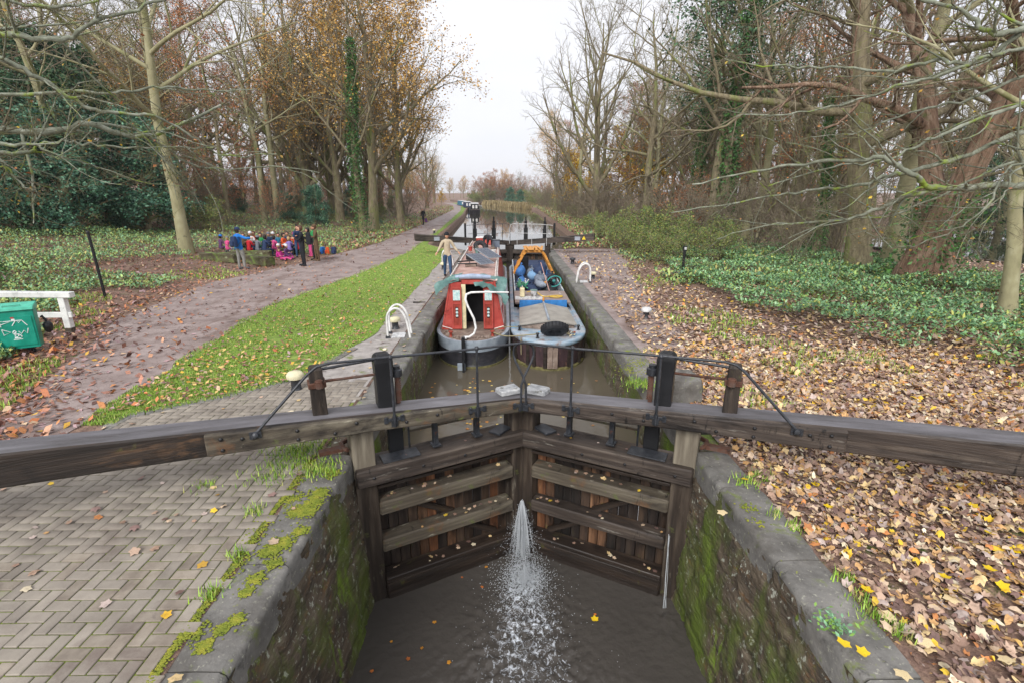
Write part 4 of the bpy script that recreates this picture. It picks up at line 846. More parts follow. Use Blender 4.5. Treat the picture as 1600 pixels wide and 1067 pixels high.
tag(ob('scrap_wood', q.mesh('scrap_wood', [deckm, cream, dred]), None, (CX + .5, CY + .7, Z_CH + .76)), 'pile of broken wood beside the tyre on the working boat', 'wood')
def bag(name, lab, cat, loc, size, m, seed, knot=True, group='bags and sacks in the working boat'):
    t = thing(name, lab, cat, loc, (0, 0, rnd.random() * 3), group); q = MB().ball((0, 0, size[2]), 1, 14, 9, sq=size); rr = np.random.default_rng(seed)
    V = np.array(q.v); ph = rr.random(6) * 6
    d = 1 + .09 * np.sin(V[:, 0] / size[0] * 4 + ph[0]) * np.sin(V[:, 2] / size[2] * 3 + ph[1]) + .06 * np.sin(V[:, 1] / size[1] * 9 + ph[2]) + rr.normal(0, .02, len(V))
    V[:, :2] *= d[:, None]; V[:, 2] = np.maximum(V[:, 2] * (1 + .1 * np.sin(V[:, 0] * 12)), 0); q.v = [tuple(v) for v in V]
    q.build('sack', m, t, smooth=True)
    if knot: MB().tube([(0, 0, size[2] * 1.9), (.02, 0, size[2] * 2.2), (.06, .03, size[2] * 2.4)], [size[0] * .2, size[0] * .1, size[0] * .24], 6).build('neck', m, t, smooth=True)
    return t
hz_ = Z_CH + .57
specs = [('navy sack at the front left of the open hold', navy, -.2, 4.2, (.3, .25, .2)), ('grey-blue holdall heaped in the middle of the hold', greyc, .15, 4.5, (.34, .24, .2)), ('black sack by the cross deck of the working boat', M['black'], .42, 4.0, (.28, .24, .22)),
         ('bright blue sack at the left wall of the hold', bluec, -.5, 4.9, (.22, .22, .26)), ('dark blue sack under the orange frames', navy, .2, 5.5, (.32, .28, .3)), ('grey sack behind the dark screen', greyc, -.05, 6.2, (.3, .25, .3)),
         ('round navy sack on the right side of the hold', navy, .52, 5.1, (.26, .26, .3)), ('pale grey duffel lying over the other bags', paint('pale_cloth', c('8c96a4'), .8), .1, 4.0, (.38, .16, .15)), ('blue drum bag deep under the orange frames', bluec, .4, 6.4, (.25, .25, .3)), ('slate bag at the far end of the hold', greyc, -.3, 7.0, (.3, .3, .3))]
specs += [('small green sack by the left wall of the hold', paint('green_cloth', c('3f7a5e'), .8), -.62, 3.9, (.16, .16, .15)), ('small pale sack near the pinkish pole', M['cap'], .3, 4.9, (.15, .14, .14)), ('orange dry bag beside the teal reel', orange, .3, 4.35, (.12, .2, .1)), ('light blue sack in front of the orange frames', paint('light_blue_cloth', c('7aa0c4'), .8), -.1, 5.3, (.2, .18, .18)), ('black sack right of the pole', M['black'], .6, 4.6, (.2, .2, .2)), ('royal blue sack in the left back of the hold', bluec, -.55, 5.9, (.2, .2, .24))]
for k, (lab, m, x, y, sz) in enumerate(specs): bag('sack', lab, 'bag', (CX + x, CY + y * 1.3 + 1.0, hz_ + (.42 if k in (1, 4, 7) or k > 9 else .12)), sz, m, k)
q = MB().box((0, 0, -.1), (1.6, 5, .4)); tag(ob('folded_tarpaulin', q.mesh('folded_tarpaulin', navy, bevel=.04, sub=2, jit=.02), None, (CX, CY + 8.2, hz_ + .15)), 'dark folded sheeting under the bags in the hold', 'tarpaulin')
simple('bucket', 'white paint bucket on the cross deck of the working boat', 'bucket', [('tub', MB().lathe([(.09, 0), (.11, .24), (.12, .24), (.12, .26)], n=14), M['cap'], dict(smooth=True)), ('lid', MB().lathe([(.12, 0), (.12, .02), (.02, .025)], c=(0, 0, .26), n=14), tarp, dict(smooth=False)), ('handle', MB().tube([(-.12, 0, .2), (-.08, -.1, .1), (.08, -.1, .1), (.12, 0, .2)], .006, 4), M['iron'], {})], (CX - .25, CY + 4.1, Z_CH + 1.04))
simple('water_can', 'pale water can at the left edge of the cross deck', 'can', [('body', MB().box((0, 0, .15), (.16, .26, .3)), cream, dict(bevel=.03)), ('cap', MB().lathe([(.03, 0), (.03, .05)], c=(0, .06, .3), n=8), bluec, {}), ('handle', MB().tube([(0, -.08, .3), (0, -.06, .35), (0, .02, .35), (0, .03, .3)], .012, 5), cream, {})], (CX - .62, CY + 4.4, Z_CH + 1.04))
# yellow hose
pts = [(-.45, 3.35, 1.12), (-.2, 3.1, 1.2), (.05, 2.95, 1.06), (.3, 2.9, 1.06), (.55, 2.75, 1.06), (.72, 2.9, 1.06), (.6, 3.05, 1.06), (.35, 3.0, 1.06), (.3, 2.8, 1.07), (.5, 2.7, 1.07), (.68, 2.8, 1.07)]
def smooth_pts(p, n=4):
    o = []; p = [Vector(v) for v in p]
    for i in range(len(p) - 1):
        a, b, c_, d = p[max(i - 1, 0)], p[i], p[i + 1], p[min(i + 2, len(p) - 1)]
        for k in range(n):
            t = k / n; o.append(.5 * ((2 * b) + (c_ - a) * t + (2 * a - 5 * b + 4 * c_ - d) * t * t + (3 * b - a - 3 * c_ + d) * t ** 3))
    o.append(p[-1]); return o
tag(ob('garden_hose', MB().tube(smooth_pts(pts), .016, 6).mesh('garden_hose', paint('yellow_hose', c('d9b53a'), .5), smooth=True), None, (CX, CY + 1.4, Z_CH + .0)), 'yellow hose looped over the cross deck of the working boat', 'hose')
q1 = MB().tube([(.26 * math.cos(2 * PI * k / 20), .26 * math.sin(2 * PI * k / 20), 0) for k in range(20)], .02, 6, closed=True)
q2 = MB()
for k in range(10): a = 2 * PI * k / 10; q2.tube([(0, 0, 0), (.25 * math.cos(a), .25 * math.sin(a), 0)], .005, 4)
simple('hose_reel', 'teal reel lying at the right side of the hold', 'reel', [('rim', q1, paint('teal_plastic', c('3f9a94'), .4), dict(smooth=True)), ('hub', MB().lathe([(.06, -.05), (.06, .05)], n=10), paint('teal2', c('2f7a78'), .4), {}), ('spoke', q2, M['iron'], {})], (CX + .62, CY + 6.3, Z_CH + 1.22), (R(35), R(-20), 0))
tag(ob('boat_pole', MB().tube([(.35, 2.6, 1.08), (.2, 4.9, 1.75)], .018, 6).mesh('boat_pole', paint('pole_pink', c('b48f86'), .5)), None, (CX, CY + 2.6, Z_CH)), 'thin pinkish pole leaning over the bags in the hold', 'pole')
q = MB()
for k in range(26): q.tube([(rnd.uniform(-.8, -.4), rnd.uniform(3.5, 4.3), rnd.uniform(.98, 1.2)), (rnd.uniform(-.8, -.3), rnd.uniform(3.5, 4.3), rnd.uniform(1.0, 1.3))], .02, 5, mi=rnd.randrange(3))
tag(ob('netting_heap', q.mesh('netting_heap', [M['cap'], paint('green_net', c('4fae86'), .6), greyc]), None, (CX, CY + 2.4, Z_CH)), 'tangle of pale and green cord at the left of the hold', 'netting')
# lashing ropes between the boats
q = MB().tube(smooth_pts([(BX + .55, BY + .6, Z_CH + .82), (-.2, BY + .35, Z_CH + .78), (CX - .35, CY + .48, Z_CH + .84)]), .016, 6)
q.tube(smooth_pts([(BX + .55, BY + .62, Z_CH + .84), (-.35, BY + 1.0, Z_CH + .85), (CX - .8, CY + 1.2, Z_CH + .85)]), .013, 6)
q.tube([(.15, BY + .33, Z_CH + .76), (.16, BY + .3, Z_CH + .3)], .012, 5)
tag(ob('lashing_rope', q.mesh('lashing_rope', paint('rope', c('8f8668'), .9, bump=.4), smooth=True)), 'pale ropes lashing the two boats together at the stern', 'rope')
# ---------------------------------------------------------------- lockside furniture
def ladder(x, y, s, lab):
    t = thing('safety_ladder', lab, 'ladder', (x, y, 0), (0, 0, R(-6) * s), 'white hoop ladders by the chamber')
    for dy in (-.2, .2):
        pts = [(s * .42, dy, 0), (s * .42, dy, .45), (s * .36, dy, .62), (s * .22, dy, .7), (s * .08, dy, .62), (s * -.02, dy, .4), (s * -.08, dy, 0), (s * -.12, dy, -.3)]
        MB().tube(smooth_pts(pts, 3), .026, 8).build('hoop', M['white'], t, smooth=True)
        MB().box((0, 0, .03), (.1, .08, .06)).build('foot', M['iron'], t, (s * .42, dy, 0))
    for k in range(5): MB().tube([(s * -.12, -.2, -.15 - k * .25), (s * -.12, .2, -.15 - k * .25)], .014, 5).build('rung', M['iron'], t)
    MB().box((0, 0, 0), (.3, .42, .012)).build('foot_plate', M['cap'], t, (s * .2, 0, .016))
ladder(-2.55, 11.3, -1, 'white ladder hoops beside the stern of the red boat')
ladder(-2.75, 23.3, -1, 'white ladder hoops on the left lockside beyond the man')
ladder(2.5, 18.6, 1, 'white ladder hoops on the right lockside')
def bollard(x, y, lab, h=.34, top=M['cap'], z=0, r=.13):
    t = thing('bollard', lab, 'bollard', (x, y, z), (rnd.uniform(-.04, .04), rnd.uniform(-.04, .04), 0), 'mooring bollards')
    MB().lathe([(r * .85, 0), (r * .62, .03), (r * .6, h * .55), (r * .7, h * .62)], n=14).build('post', M['iron'], t, smooth=True)
    MB().lathe([(r * .7, h * .6), (r * 1.05, h * .66), (r * 1.1, h * .82), (r * .85, h * .95), (r * .3, h)], n=14).build('head', top, t, smooth=True)
cr_m = paint('cream_bollard', c('d6cfae'), .6)
bollard(-3.8, 7.95, 'cream-topped bollard on the paving by the left gate beam', .34, cr_m)
bollard(3.5, 12.9, 'square-looking grey bollard on the leafy right lockside nearest the gates', .3)
bollard(3.15, 19.3, 'small pale bollard next to the ladder on the right lockside', .28, cr_m)
bollard(2.9, 23.5, 'dark bollard on the right lockside beyond the ladder', .3, M['iron'])
bollard(-2.95, 21.8, 'bollard on the left lockside just beyond the man', .32, cr_m)
bollard(-2.95, 11.9, 'bollard behind the ladder beside the red boat', .3, cr_m)
bollard(-6.1, 42, 'white bollard on the grass beyond the far gates', .34, cr_m, hz(-6.1, 42) + .02)
# leaning black pole, and black marker post on the right
p0 = atg(165, 466); 
q = MB().tube([(0, 0, -.1), (-.03, 0, 1.0), (-.07, 0, 2.02)], .042, 10); q.lathe([(.046, 0), (.046, .04), (.02, .06)], c=(-.07, 0, 2.0), n=10)
tag(ob('post', q.mesh('post', M['black'], smooth=True), None, p0), 'tall thin black post leaning at the left edge of the towpath', 'post')
p0 = atg(1066, 432)
simple('marker_post', 'short black post with a small sign at the edge of the brambles', 'post', [('post', MB().box((0, 0, .5), (.09, .09, 1.05)), M['black'], dict(bevel=.008)), ('head', MB().box((0, -.01, 1.1), (.14, .12, .2)), M['black'], dict(bevel=.01)), ('sign_plate', MB().box((0, -.078, 1.1), (.09, .008, .1)), M['cap'], {})], p0)
q = MB(); 
for k in range(3): q.box((k * .12 - .1, .05 * k, .04), (.3, .12, .08), rot=(0, .1 * k, .4 * k))
tag(ob('broken_slab', q.mesh('broken_slab', M['black'], bevel=.01), None, atg(1056, 436)), 'dark broken slab lying by the short black post', 'slab')
# white rail fence and green bin
fz = .0
t = thing('rail_fence', 'white post and rail barrier at the left edge of the photograph', 'fence', (-10.6, 11.6, 0))
wp = mat('fence_paint', [c('c9ccca'), c('e4e6e4'), c('f2f2f0')], scale=5, rough=.5, bump=.15, layers=[(c('99a094'), 7, .62, .7)])
for k in range(3):
    MB().box((0, 0, .5), (.15, .13, .78)).build('post', wp, t, (-k * 1.9, 0, .02), bevel=.01)
    MB().box((0, 0, .0), (.16, .14, .3)).build('post_foot', M['wood_grey'], t, (-k * 1.9, 0, .0), bevel=.01)
MB().box((0, 0, 0), (4.4, .17, .13)).build('top_rail', wp, t, (-1.95, 0, .95), (0, R(.6), 0), bevel=.012)
MB().box((0, 0, 0), (4.1, .05, .13)).build('lower_rail', wp, t, (-1.9, -.02, .45), bevel=.008)
gb = mat('bin_green', [c('0b7d66'), c('12907a'), c('2aa38c')], scale=4, rough=.35, bump=.04); gl = paint('bin_lid_green', c('4fb59b'), .35)
tb = thing('waste_bin', 'green dog waste bin with white lettering below the white rail', 'bin', (-10.3, 10.1, 0), (0, 0, R(30)))
MB().box((0, 0, 0), (.1, .1, .3)).build('leg', M['iron'], tb, (.1, .05, .1))
MB().hexa([(-.29, -.2, .14), (.31, -.2, .14), (.31, .06, .14), (-.29, .06, .14), (-.31, -.2, .92), (.33, -.2, .92), (.33, .06, .92), (-.31, .06, .92)]).build('body', gb, tb, bevel=.01)
MB().box((0, 0, 0), (.54, .012, .6)).build('door', gb, tb, (.01, -.208, .50), bevel=.004)
MB().hexa([(-.33, -.24, .922), (.35, -.24, .922), (.35, .09, .922), (-.33, .09, .922), (-.33, -.22, .99), (.35, -.22, .99), (.35, .09, 1.05), (-.33, .09, 1.05)]).build('lid', gl, tb, bevel=.012)
MB().tube([(-.12, -.15, 1.0), (-.12, -.15, 1.03), (.14, -.15, 1.03), (.14, -.15, 1.0)], .012, 6).build('handle', gl, tb)
def strokes(lines, r, y): 
    q = MB()
    for ln in lines: q.tube([(x, y, z) for x, z in ln], r, 4)
    return q
wt_ = paint('white_ink', c('e8eeee'), .5)
Ls = [[(-.17, .545), (-.17, .62), (-.05, .605), (-.17, .575)], [(-.03, .55), (.03, .62), (.06, .585), (.10, .62), (.16, .54)],
      [(-.17, .51), (-.16, .43), (-.07, .465), (-.17, .51)], [(.16, .50), (.135, .43), (.10, .475), (.06, .43), (.03, .47)]]
strokes([[(x * 1.2, (z - .5) * 1.5 + .55) for x, z in l] for l in Ls], .008, -.217).build('lettering', wt_, tb)
q = strokes([[(-.06, .49), (-.04, .45), (.03, .44), (.06, .41), (.07, .385)], [(-.05, .50), (-.02, .52), (.0, .49), (-.03, .465)], [(.03, .44), (.02, .40)], [(-.02, .45), (-.03, .41)]], .011, -.217); q.build('dog_symbol', wt_, tb)
q = MB().box((0, -.216, .365), (.2 * .5, .004, .012)); q.box((-.02, -.216, .385), (.05, .004, .02)); q.box((0, -.216, .34), (.14, .004, .01)); q.box((-.02, -.216, .725), (.26, .004, .012)); q.box((0, -.216, .75), (.05, .004, .03)); q.build('small_print', wt_, tb)
MB().box((0, 0, 0), (.05, .004, .03)).build('red_crest', red, tb, (-.01, -.217, .785))
for s_, lab in ((1, 'black waste bag tied to the right side of the green bin'), (-1, 'black waste bag tied to the left side of the green bin')):
    tt = thing('waste_bag', lab, 'bag', (-10.3 + s_ * .38, 10.1 + .21 * s_ + .02, .5)); q = MB().ball((0, 0, 0), .11, 12, 8, sq=(.75, .8, 1.15)); q.v = [(x * (1 + .12 * math.sin(z * 40)), y * (1 + .15 * math.sin(x * 30)), z) for x, y, z in q.v]; q.build('sack', M['black'], tt, smooth=True)
    MB().tube([(0, 0, .13), (-s_ * .05, 0, .2), (-s_ * .08, 0, .22)], [.03, .02, .035], 6).build('knot', M['black'], tt)
# mossy stone block at the right quoin
q = MB().box((0, 0, .15), (.5, .6, .6)); me = q.mesh('mossy_block', M['stone'], bevel=.08, sub=3, jit=.03, seg=2, smooth=True)
rk = ob('mossy_block', me, None, (2.62, 7.55, -.05)); tag(rk, 'moss-topped stone block beside the right gate recess', 'stone')
V = []; F = []
def moss_patch(cx, cy, z, rx, ry, n, hgt_=.05, yel=0.5, seed=0):
    rr = np.random.default_rng(seed); r_ = np.sqrt(rr.random(n)); a = rr.random(n) * 6.283; x = cx + rx * r_ * np.cos(a); y = cy + ry * r_ * np.sin(a); return x, y, z + hgt_ * (1 - r_ ** 2)

# ---------------------------------------------------------------- people
skin = paint('skin', c('c99a80'), .5, .08); 
HAIR = {'dark': paint('dark_hair', c('231c1a'), .6), 'brown': paint('brown_hair', c('5c4030'), .6), 'grey': paint('grey_hair', c('8a8784'), .6), 'fair': paint('fair_hair', c('b79a6a'), .6)}
CL = {k: mat('cloth_' + k, [tuple(v * .82 for v in c(h)), c(h), tuple(min(1, v * 1.12) for v in c(h))], scale=6, rough=.85, bump=.35, bscale=10, bdist=.03) for k, h in dict(beige='b9ab93', jeans='33506f', blue='2173c4', greytr='8c8c88', black='1d1f25', red='b8202c', magenta='b62a80', purple='5d3a68', pink='d05088', navy='27385a', green='2c8a4e', orange='dd5a2a', brown='5f4c36', white='d9dadd', lilac='8a76b8', teal='2e6f8a', grey='6f747c').items()}
def person(label, loc, H=1.7, face=0, pose='stand', top='blue', legs='greytr', hair='dark', hat=None, arms=None, lean=0, cat='person', group=None, z0=None, sleeve=True, shoes='black', ponytail=False, child=False):
    """H standing height, face = heading (radians, 0 looks towards -y)."""
    t = thing('person', label, cat, loc, (0, 0, face), group); k = H / 1.75; hs = 1.12 if child else 1.0
    W_ = .19 * k; seat = {'stand': .92 * k, 'sit': .45 if not child else .36, 'floor': .12, 'walk': .92 * k, 'lie': .12}[pose]
    hipz = seat; tors = .52 * k; ln = lean
    pel = Vector((0, 0, hipz)); fwd = Vector((0, -1, 0))
    chest = pel + Vector((0, -math.sin(ln) * tors * .62, math.cos(ln) * tors * .62)); neckb = pel + Vector((0, -math.sin(ln) * tors, math.cos(ln) * tors))
    J = [(pel, .125 * k, .10 * k), (pel + (chest - pel) * .45, .115 * k, .09 * k), (chest, .135 * k, .10 * k), (neckb, .07 * k, .06 * k), (neckb + Vector((0, -.02, .07 * k)), .045 * k, .045 * k)]
    E_ = [(0, 1), (1, 2), (2, 3), (3, 4)]; J = [(tuple(a), b, d) for a, b, d in J]
    tags = {}
    def chain(base, pts):
        i = base
        for p, r_ in pts: J.append((tuple(p), r_, r_)); E_.append((i, len(J) - 1)); i = len(J) - 1
        return i
    hands = []
    for si, sx in enumerate((-1, 1)):
        hp = pel + Vector((sx * .09 * k, 0, -.03 * k))
        if pose == 'stand': kn = hp + Vector((sx * .02, -.02 + .03 * sx, -.42 * k)); an = Vector((sx * .12 * k, .04 * sx, .07 * k))
        elif pose == 'walk': kn = hp + Vector((0, -.12 * sx - .03, -.40 * k)); an = Vector((sx * .09 * k, -.22 * sx * k, .08 * k))
        elif pose == 'sit': kn = hp + Vector((sx * .04, -.40 * k, .03)); an = kn + Vector((0, -.02, -hipz + .06 - .02))
        elif pose == 'floor': kn = hp + Vector((sx * .14 * k, -.30 * k, .22 * k)); an = Vector((sx * .10 * k, -.48 * k, .06))
        else: kn = hp + Vector((sx * .05, -.42 * k, .06)); an = hp + Vector((sx * .10, -.80 * k, -.02))
        toe = an + Vector((sx * .02, -.16 * k, -.035 * k if pose != 'lie' else .06))
        chain(0, [(hp, .088 * k), (kn, .056 * k), (an, .04 * k), (toe, .035 * k)])
        sh = neckb + Vector((sx * .17 * k, 0, -.05 * k)); 
        a_ = (arms or {}).get(sx, 'down')
        if a_ == 'down': el = sh + Vector((sx * .06 * k, .03, -.27 * k)); wr = el + Vector((sx * .01, -.07 * k, -.23 * k))
        elif a_ == 'out': el = sh + Vector((sx * .12 * k, -.04, -.23 * k)); wr = el + Vector((sx * .13 * k, -.12 * k, -.17 * k))
        elif a_ == 'side': el = sh + Vector((sx * .26 * k, -.02, -.08 * k)); wr = el + Vector((sx * .24 * k, -.06 * k, .02))
        else: el = sh + Vector((sx * .05 * k, -.10 * k, -.24 * k)); wr = el + Vector((-sx * .07 * k, -.2 * k, .06 * k))   # front
        chain(3, [(sh, .062 * k), (el, .045 * k), (wr, .031 * k)]); hands.append((wr, (wr - el).normalized(), sx))
    zsplit = hipz - .02
    mats = [CL[top], CL[legs], skin]
    wrs = [h[0] for h in hands]
    def mo(p):
        p = Vector(p)
        for w_, d_, _ in hands:
            if (p - w_).dot(d_) > .0 and (p - w_).length < .06 * k: return 2
        rel = p - pel
        upd = (neckb - pel).normalized()
        if (p - neckb).dot(upd) > .045 * k and (p - neckb).length < .18 * k and abs(p.x) < .06 * k: return 2
        if rel.dot(upd) > -.07 * k and (pose in ('stand', 'walk') or p.y > -.16 * k or rel.dot(upd) > .1 * k): return 0
        # arms below the hip line stay in the jacket's colour
        for (w_, d_, sx_) in hands:
            if abs(p.x) > .15 * k and pose in ('stand', 'walk') and p.z > w_.z - .02 and sx_ * p.x > 0: return 0
        return 1
    skinny('body', [(a, b * 1.28, d * 1.28) for a, b, d in J], E_, mats, t, mo, root=0)
    # head with a face; hair; ears
    hc = neckb + Vector((0, -.03, .19 * k * hs)); r_ = .105 * k * hs
    q = MB().ball(hc, r_, 14, 10, sq=(.78, .92, 1.12)); V = []
    for v in q.v:
        p = Vector(v) - hc
        if p.z < -.3 * r_: p.x *= 1 - .25 * (-p.z / r_ - .3); p.y = p.y * .92 - .01 * k
        V.append(tuple(p + hc))
    q.v = V; q.ball(hc + Vector((0, -.92 * r_, -.1 * r_)), .16 * r_, 6, 5, sq=(.8, 1.2, 1.5))
    for sx in (-1, 1): q.ball(hc + Vector((sx * .8 * r_, .05 * r_, 0)), .2 * r_, 6, 5, sq=(.4, .8, 1.3))
    hd = q.build('head', skin, t, smooth=True)
    for sx in (-1, 1): MB().ball(hc + Vector((sx * .3 * r_, -.84 * r_, .08 * r_)), .11 * r_, 6, 5).build('eye', M['bolt'], hd, smooth=True)
    MB().box(hc + Vector((0, -.84 * r_, -.5 * r_)), (.42 * r_, .08 * r_, .08 * r_)).build('mouth', CL['red'], hd)
    q = MB().ball(hc + Vector((0, .12 * r_, .14 * r_)), r_ * 1.14, 12, 9, sq=(.86, .98, 1.12)); q.v = [tuple(Vector(v) + Vector((rnd.uniform(-.004, .004), rnd.uniform(-.004, .004) + (.35 * r_ if (Vector(v) - hc).y < -.3 * r_ and (Vector(v) - hc).z < .55 * r_ else 0), 0))) for v in q.v]
    q.build('hair', HAIR[hair], t, smooth=True)
    if ponytail: MB().tube([hc + Vector((0, .9 * r_, .3 * r_)), hc + Vector((0, 1.4 * r_, -.4 * r_)), hc + Vector((0, 1.2 * r_, -1.6 * r_))], [.3 * r_, .35 * r_, .1 * r_], 6).build('ponytail', HAIR[hair], t, smooth=True)
    if hat:
        q = MB().ball(hc + Vector((0, .08 * r_, .38 * r_)), r_ * 1.16, 12, 8, sq=(.86, .96, .9)); q.v = [(x, y, max(z, hc.z + .2 * r_)) for x, y, z in q.v]; q.lathe([(r_ * .98, .12 * r_), (r_ * 1.02, .2 * r_), (r_ * 1.0, .42 * r_)], c=tuple(hc), n=12)
        q.build('hat', CL[hat], t, smooth=True)
    for wr, d_, sx in hands:
        pn = wr + d_ * .03 * k; q = MB(); side = d_.cross(Vector((0, 0, 1)) if abs(d_.z) < .8 else Vector((0, 1, 0))).normalized(); nrm = side.cross(d_).normalized()
        q.tube([wr, wr + d_ * .04 * k, wr + d_ * .085 * k], [.026 * k, .034 * k, .028 * k], 8)
        for f in range(4):
            o_ = side * (f - 1.5) * .017 * k; l = (.075, .085, .08, .062)[f] * k; b_ = wr + d_ * .08 * k + o_
            q.tube([b_, b_ + d_ * l * .5, b_ + d_ * l * .85 - nrm * .02 * k], [.009 * k, .008 * k, .006 * k], 5)
        b_ = wr + d_ * .03 * k - side * .028 * k * sx; q.tube([b_, b_ + d_ * .03 * k - side * .02 * k * sx, b_ + d_ * .065 * k - side * .022 * k * sx], [.011 * k, .009 * k, .007 * k], 5)
        q.build('hand', skin, t, smooth=True)
    for sx in (-1, 1):
        i0 = 5 if sx < 0 else 12
    t['_n'] = 1; del t['_n']
    # shoes
    for sx, i0 in ((-1, 7), (1, 14)):
        an = Vector(J[i0][0]); toe = Vector(J[i0 + 1][0]); 
        MB().tube([an + Vector((0, .05 * k, -.035 * k)), an + (toe - an) * .5 + Vector((0, 0, -.01 * k)), toe + Vector((0, -.02 * k, 0))], [.045 * k, .05 * k, .038 * k], 8).build('shoe', CL[shoes], t, smooth=True)
    return t
def rucksack(label, loc, face, m, s_=1.0, group=None):
    t = thing('rucksack', label, 'rucksack', loc, (0, 0, face), group)
    q = MB().box((0, 0, .22), (.3, .2, .44), taper=(.8, .75)); q.build('bag', m, t, bevel=.05, seg=3, smooth=True).scale = (s_,) * 3
    q = MB().box((0, .12, .15), (.2, .07, .2)); q.build('pocket', m, t, bevel=.02).scale = (s_,) * 3
    for sx in (-1, 1): MB().tube([(sx * .1, -.09, .4), (sx * .12, -.2, .34), (sx * .12, -.22, .2), (sx * .1, -.1, .06)], .012, 5).build('strap', M['black'], t).scale = (s_,) * 3
    return t
def pp(px, py): return atg(px, py)
p = at(700, 432, .006); person('man in a beige jumper and jeans walking along the lockside by the red boat', p, 1.72, R(15), 'walk', 'beige', 'jeans', 'dark', 'black', {-1: 'out', 1: 'out'})
p = pp(662, 352); w_ = person('distant walker in black on the towpath carrying a purple bag', p, 1.68, R(-20), 'walk', 'black', 'black', 'grey')
simple('carrier_bag', 'purple bag held by the distant walker on the towpath', 'bag', [('sack', MB().hexa([(-.16, -.06, 0), (.16, -.06, 0), (.16, .06, 0), (-.16, .06, 0), (-.12, -.02, .4), (.12, -.02, .4), (.12, .02, .4), (-.12, .02, .4)]), CL['purple'], dict(bevel=.02)), ('handle', MB().tube([(-.06, 0, .39), (0, 0, .52), (.06, 0, .39)], .01, 5), CL['purple'], {})], p + Vector((.28, -.1, .28)))
gp = 'school party resting by the towpath'
pb = pp(379, 421); person('adult in bright blue jacket and grey trousers standing with back turned behind the mossy logs', pb, 1.78, R(155), 'stand', 'blue', 'greytr', 'dark', 'navy', {1: 'down', -1: 'side'}, 0, shoes='grey')
rucksack('grey rucksack on the back of the adult in the blue jacket', pb + Vector((-.06, -.26, .98)), R(155), CL['navy'], 1.0)
pk = pp(476, 416); person('man in black with white-striped trousers standing among the children', pk, 1.8, R(-70), 'stand', 'black', 'black', 'brown', None, {1: 'front', -1: 'front'})
q = MB().tube([(0, 0, .1), (0, 0, .5), (.0, 0, .9)], .008, 4)
rucksack('big black rucksack on the man in black', pk + Vector((.28, .1, .95)), R(-70 + 0), CL['black'], 1.25)
pg = pp(497, 408); person('adult in a long brown coat with a hood standing at the right of the party', pg, 1.74, R(-60), 'stand', 'brown', 'brown', 'brown', 'brown', {1: 'front', -1: 'down'}, shoes='brown')
p_ = pp(486, 409); person('adult in a dark green coat standing just behind the man in black', p_ + Vector((.1, .5, 0)), 1.7, R(-40), 'stand', 'green', 'black', 'dark', None, {1: 'front', -1: 'front'})
p_ = pp(468, 402); person('adult in navy leaning over the children near the logs', p_, 1.68, R(30), 'stand', 'navy', 'jeans', 'dark', None, {1: 'front', -1: 'front'}, .5)
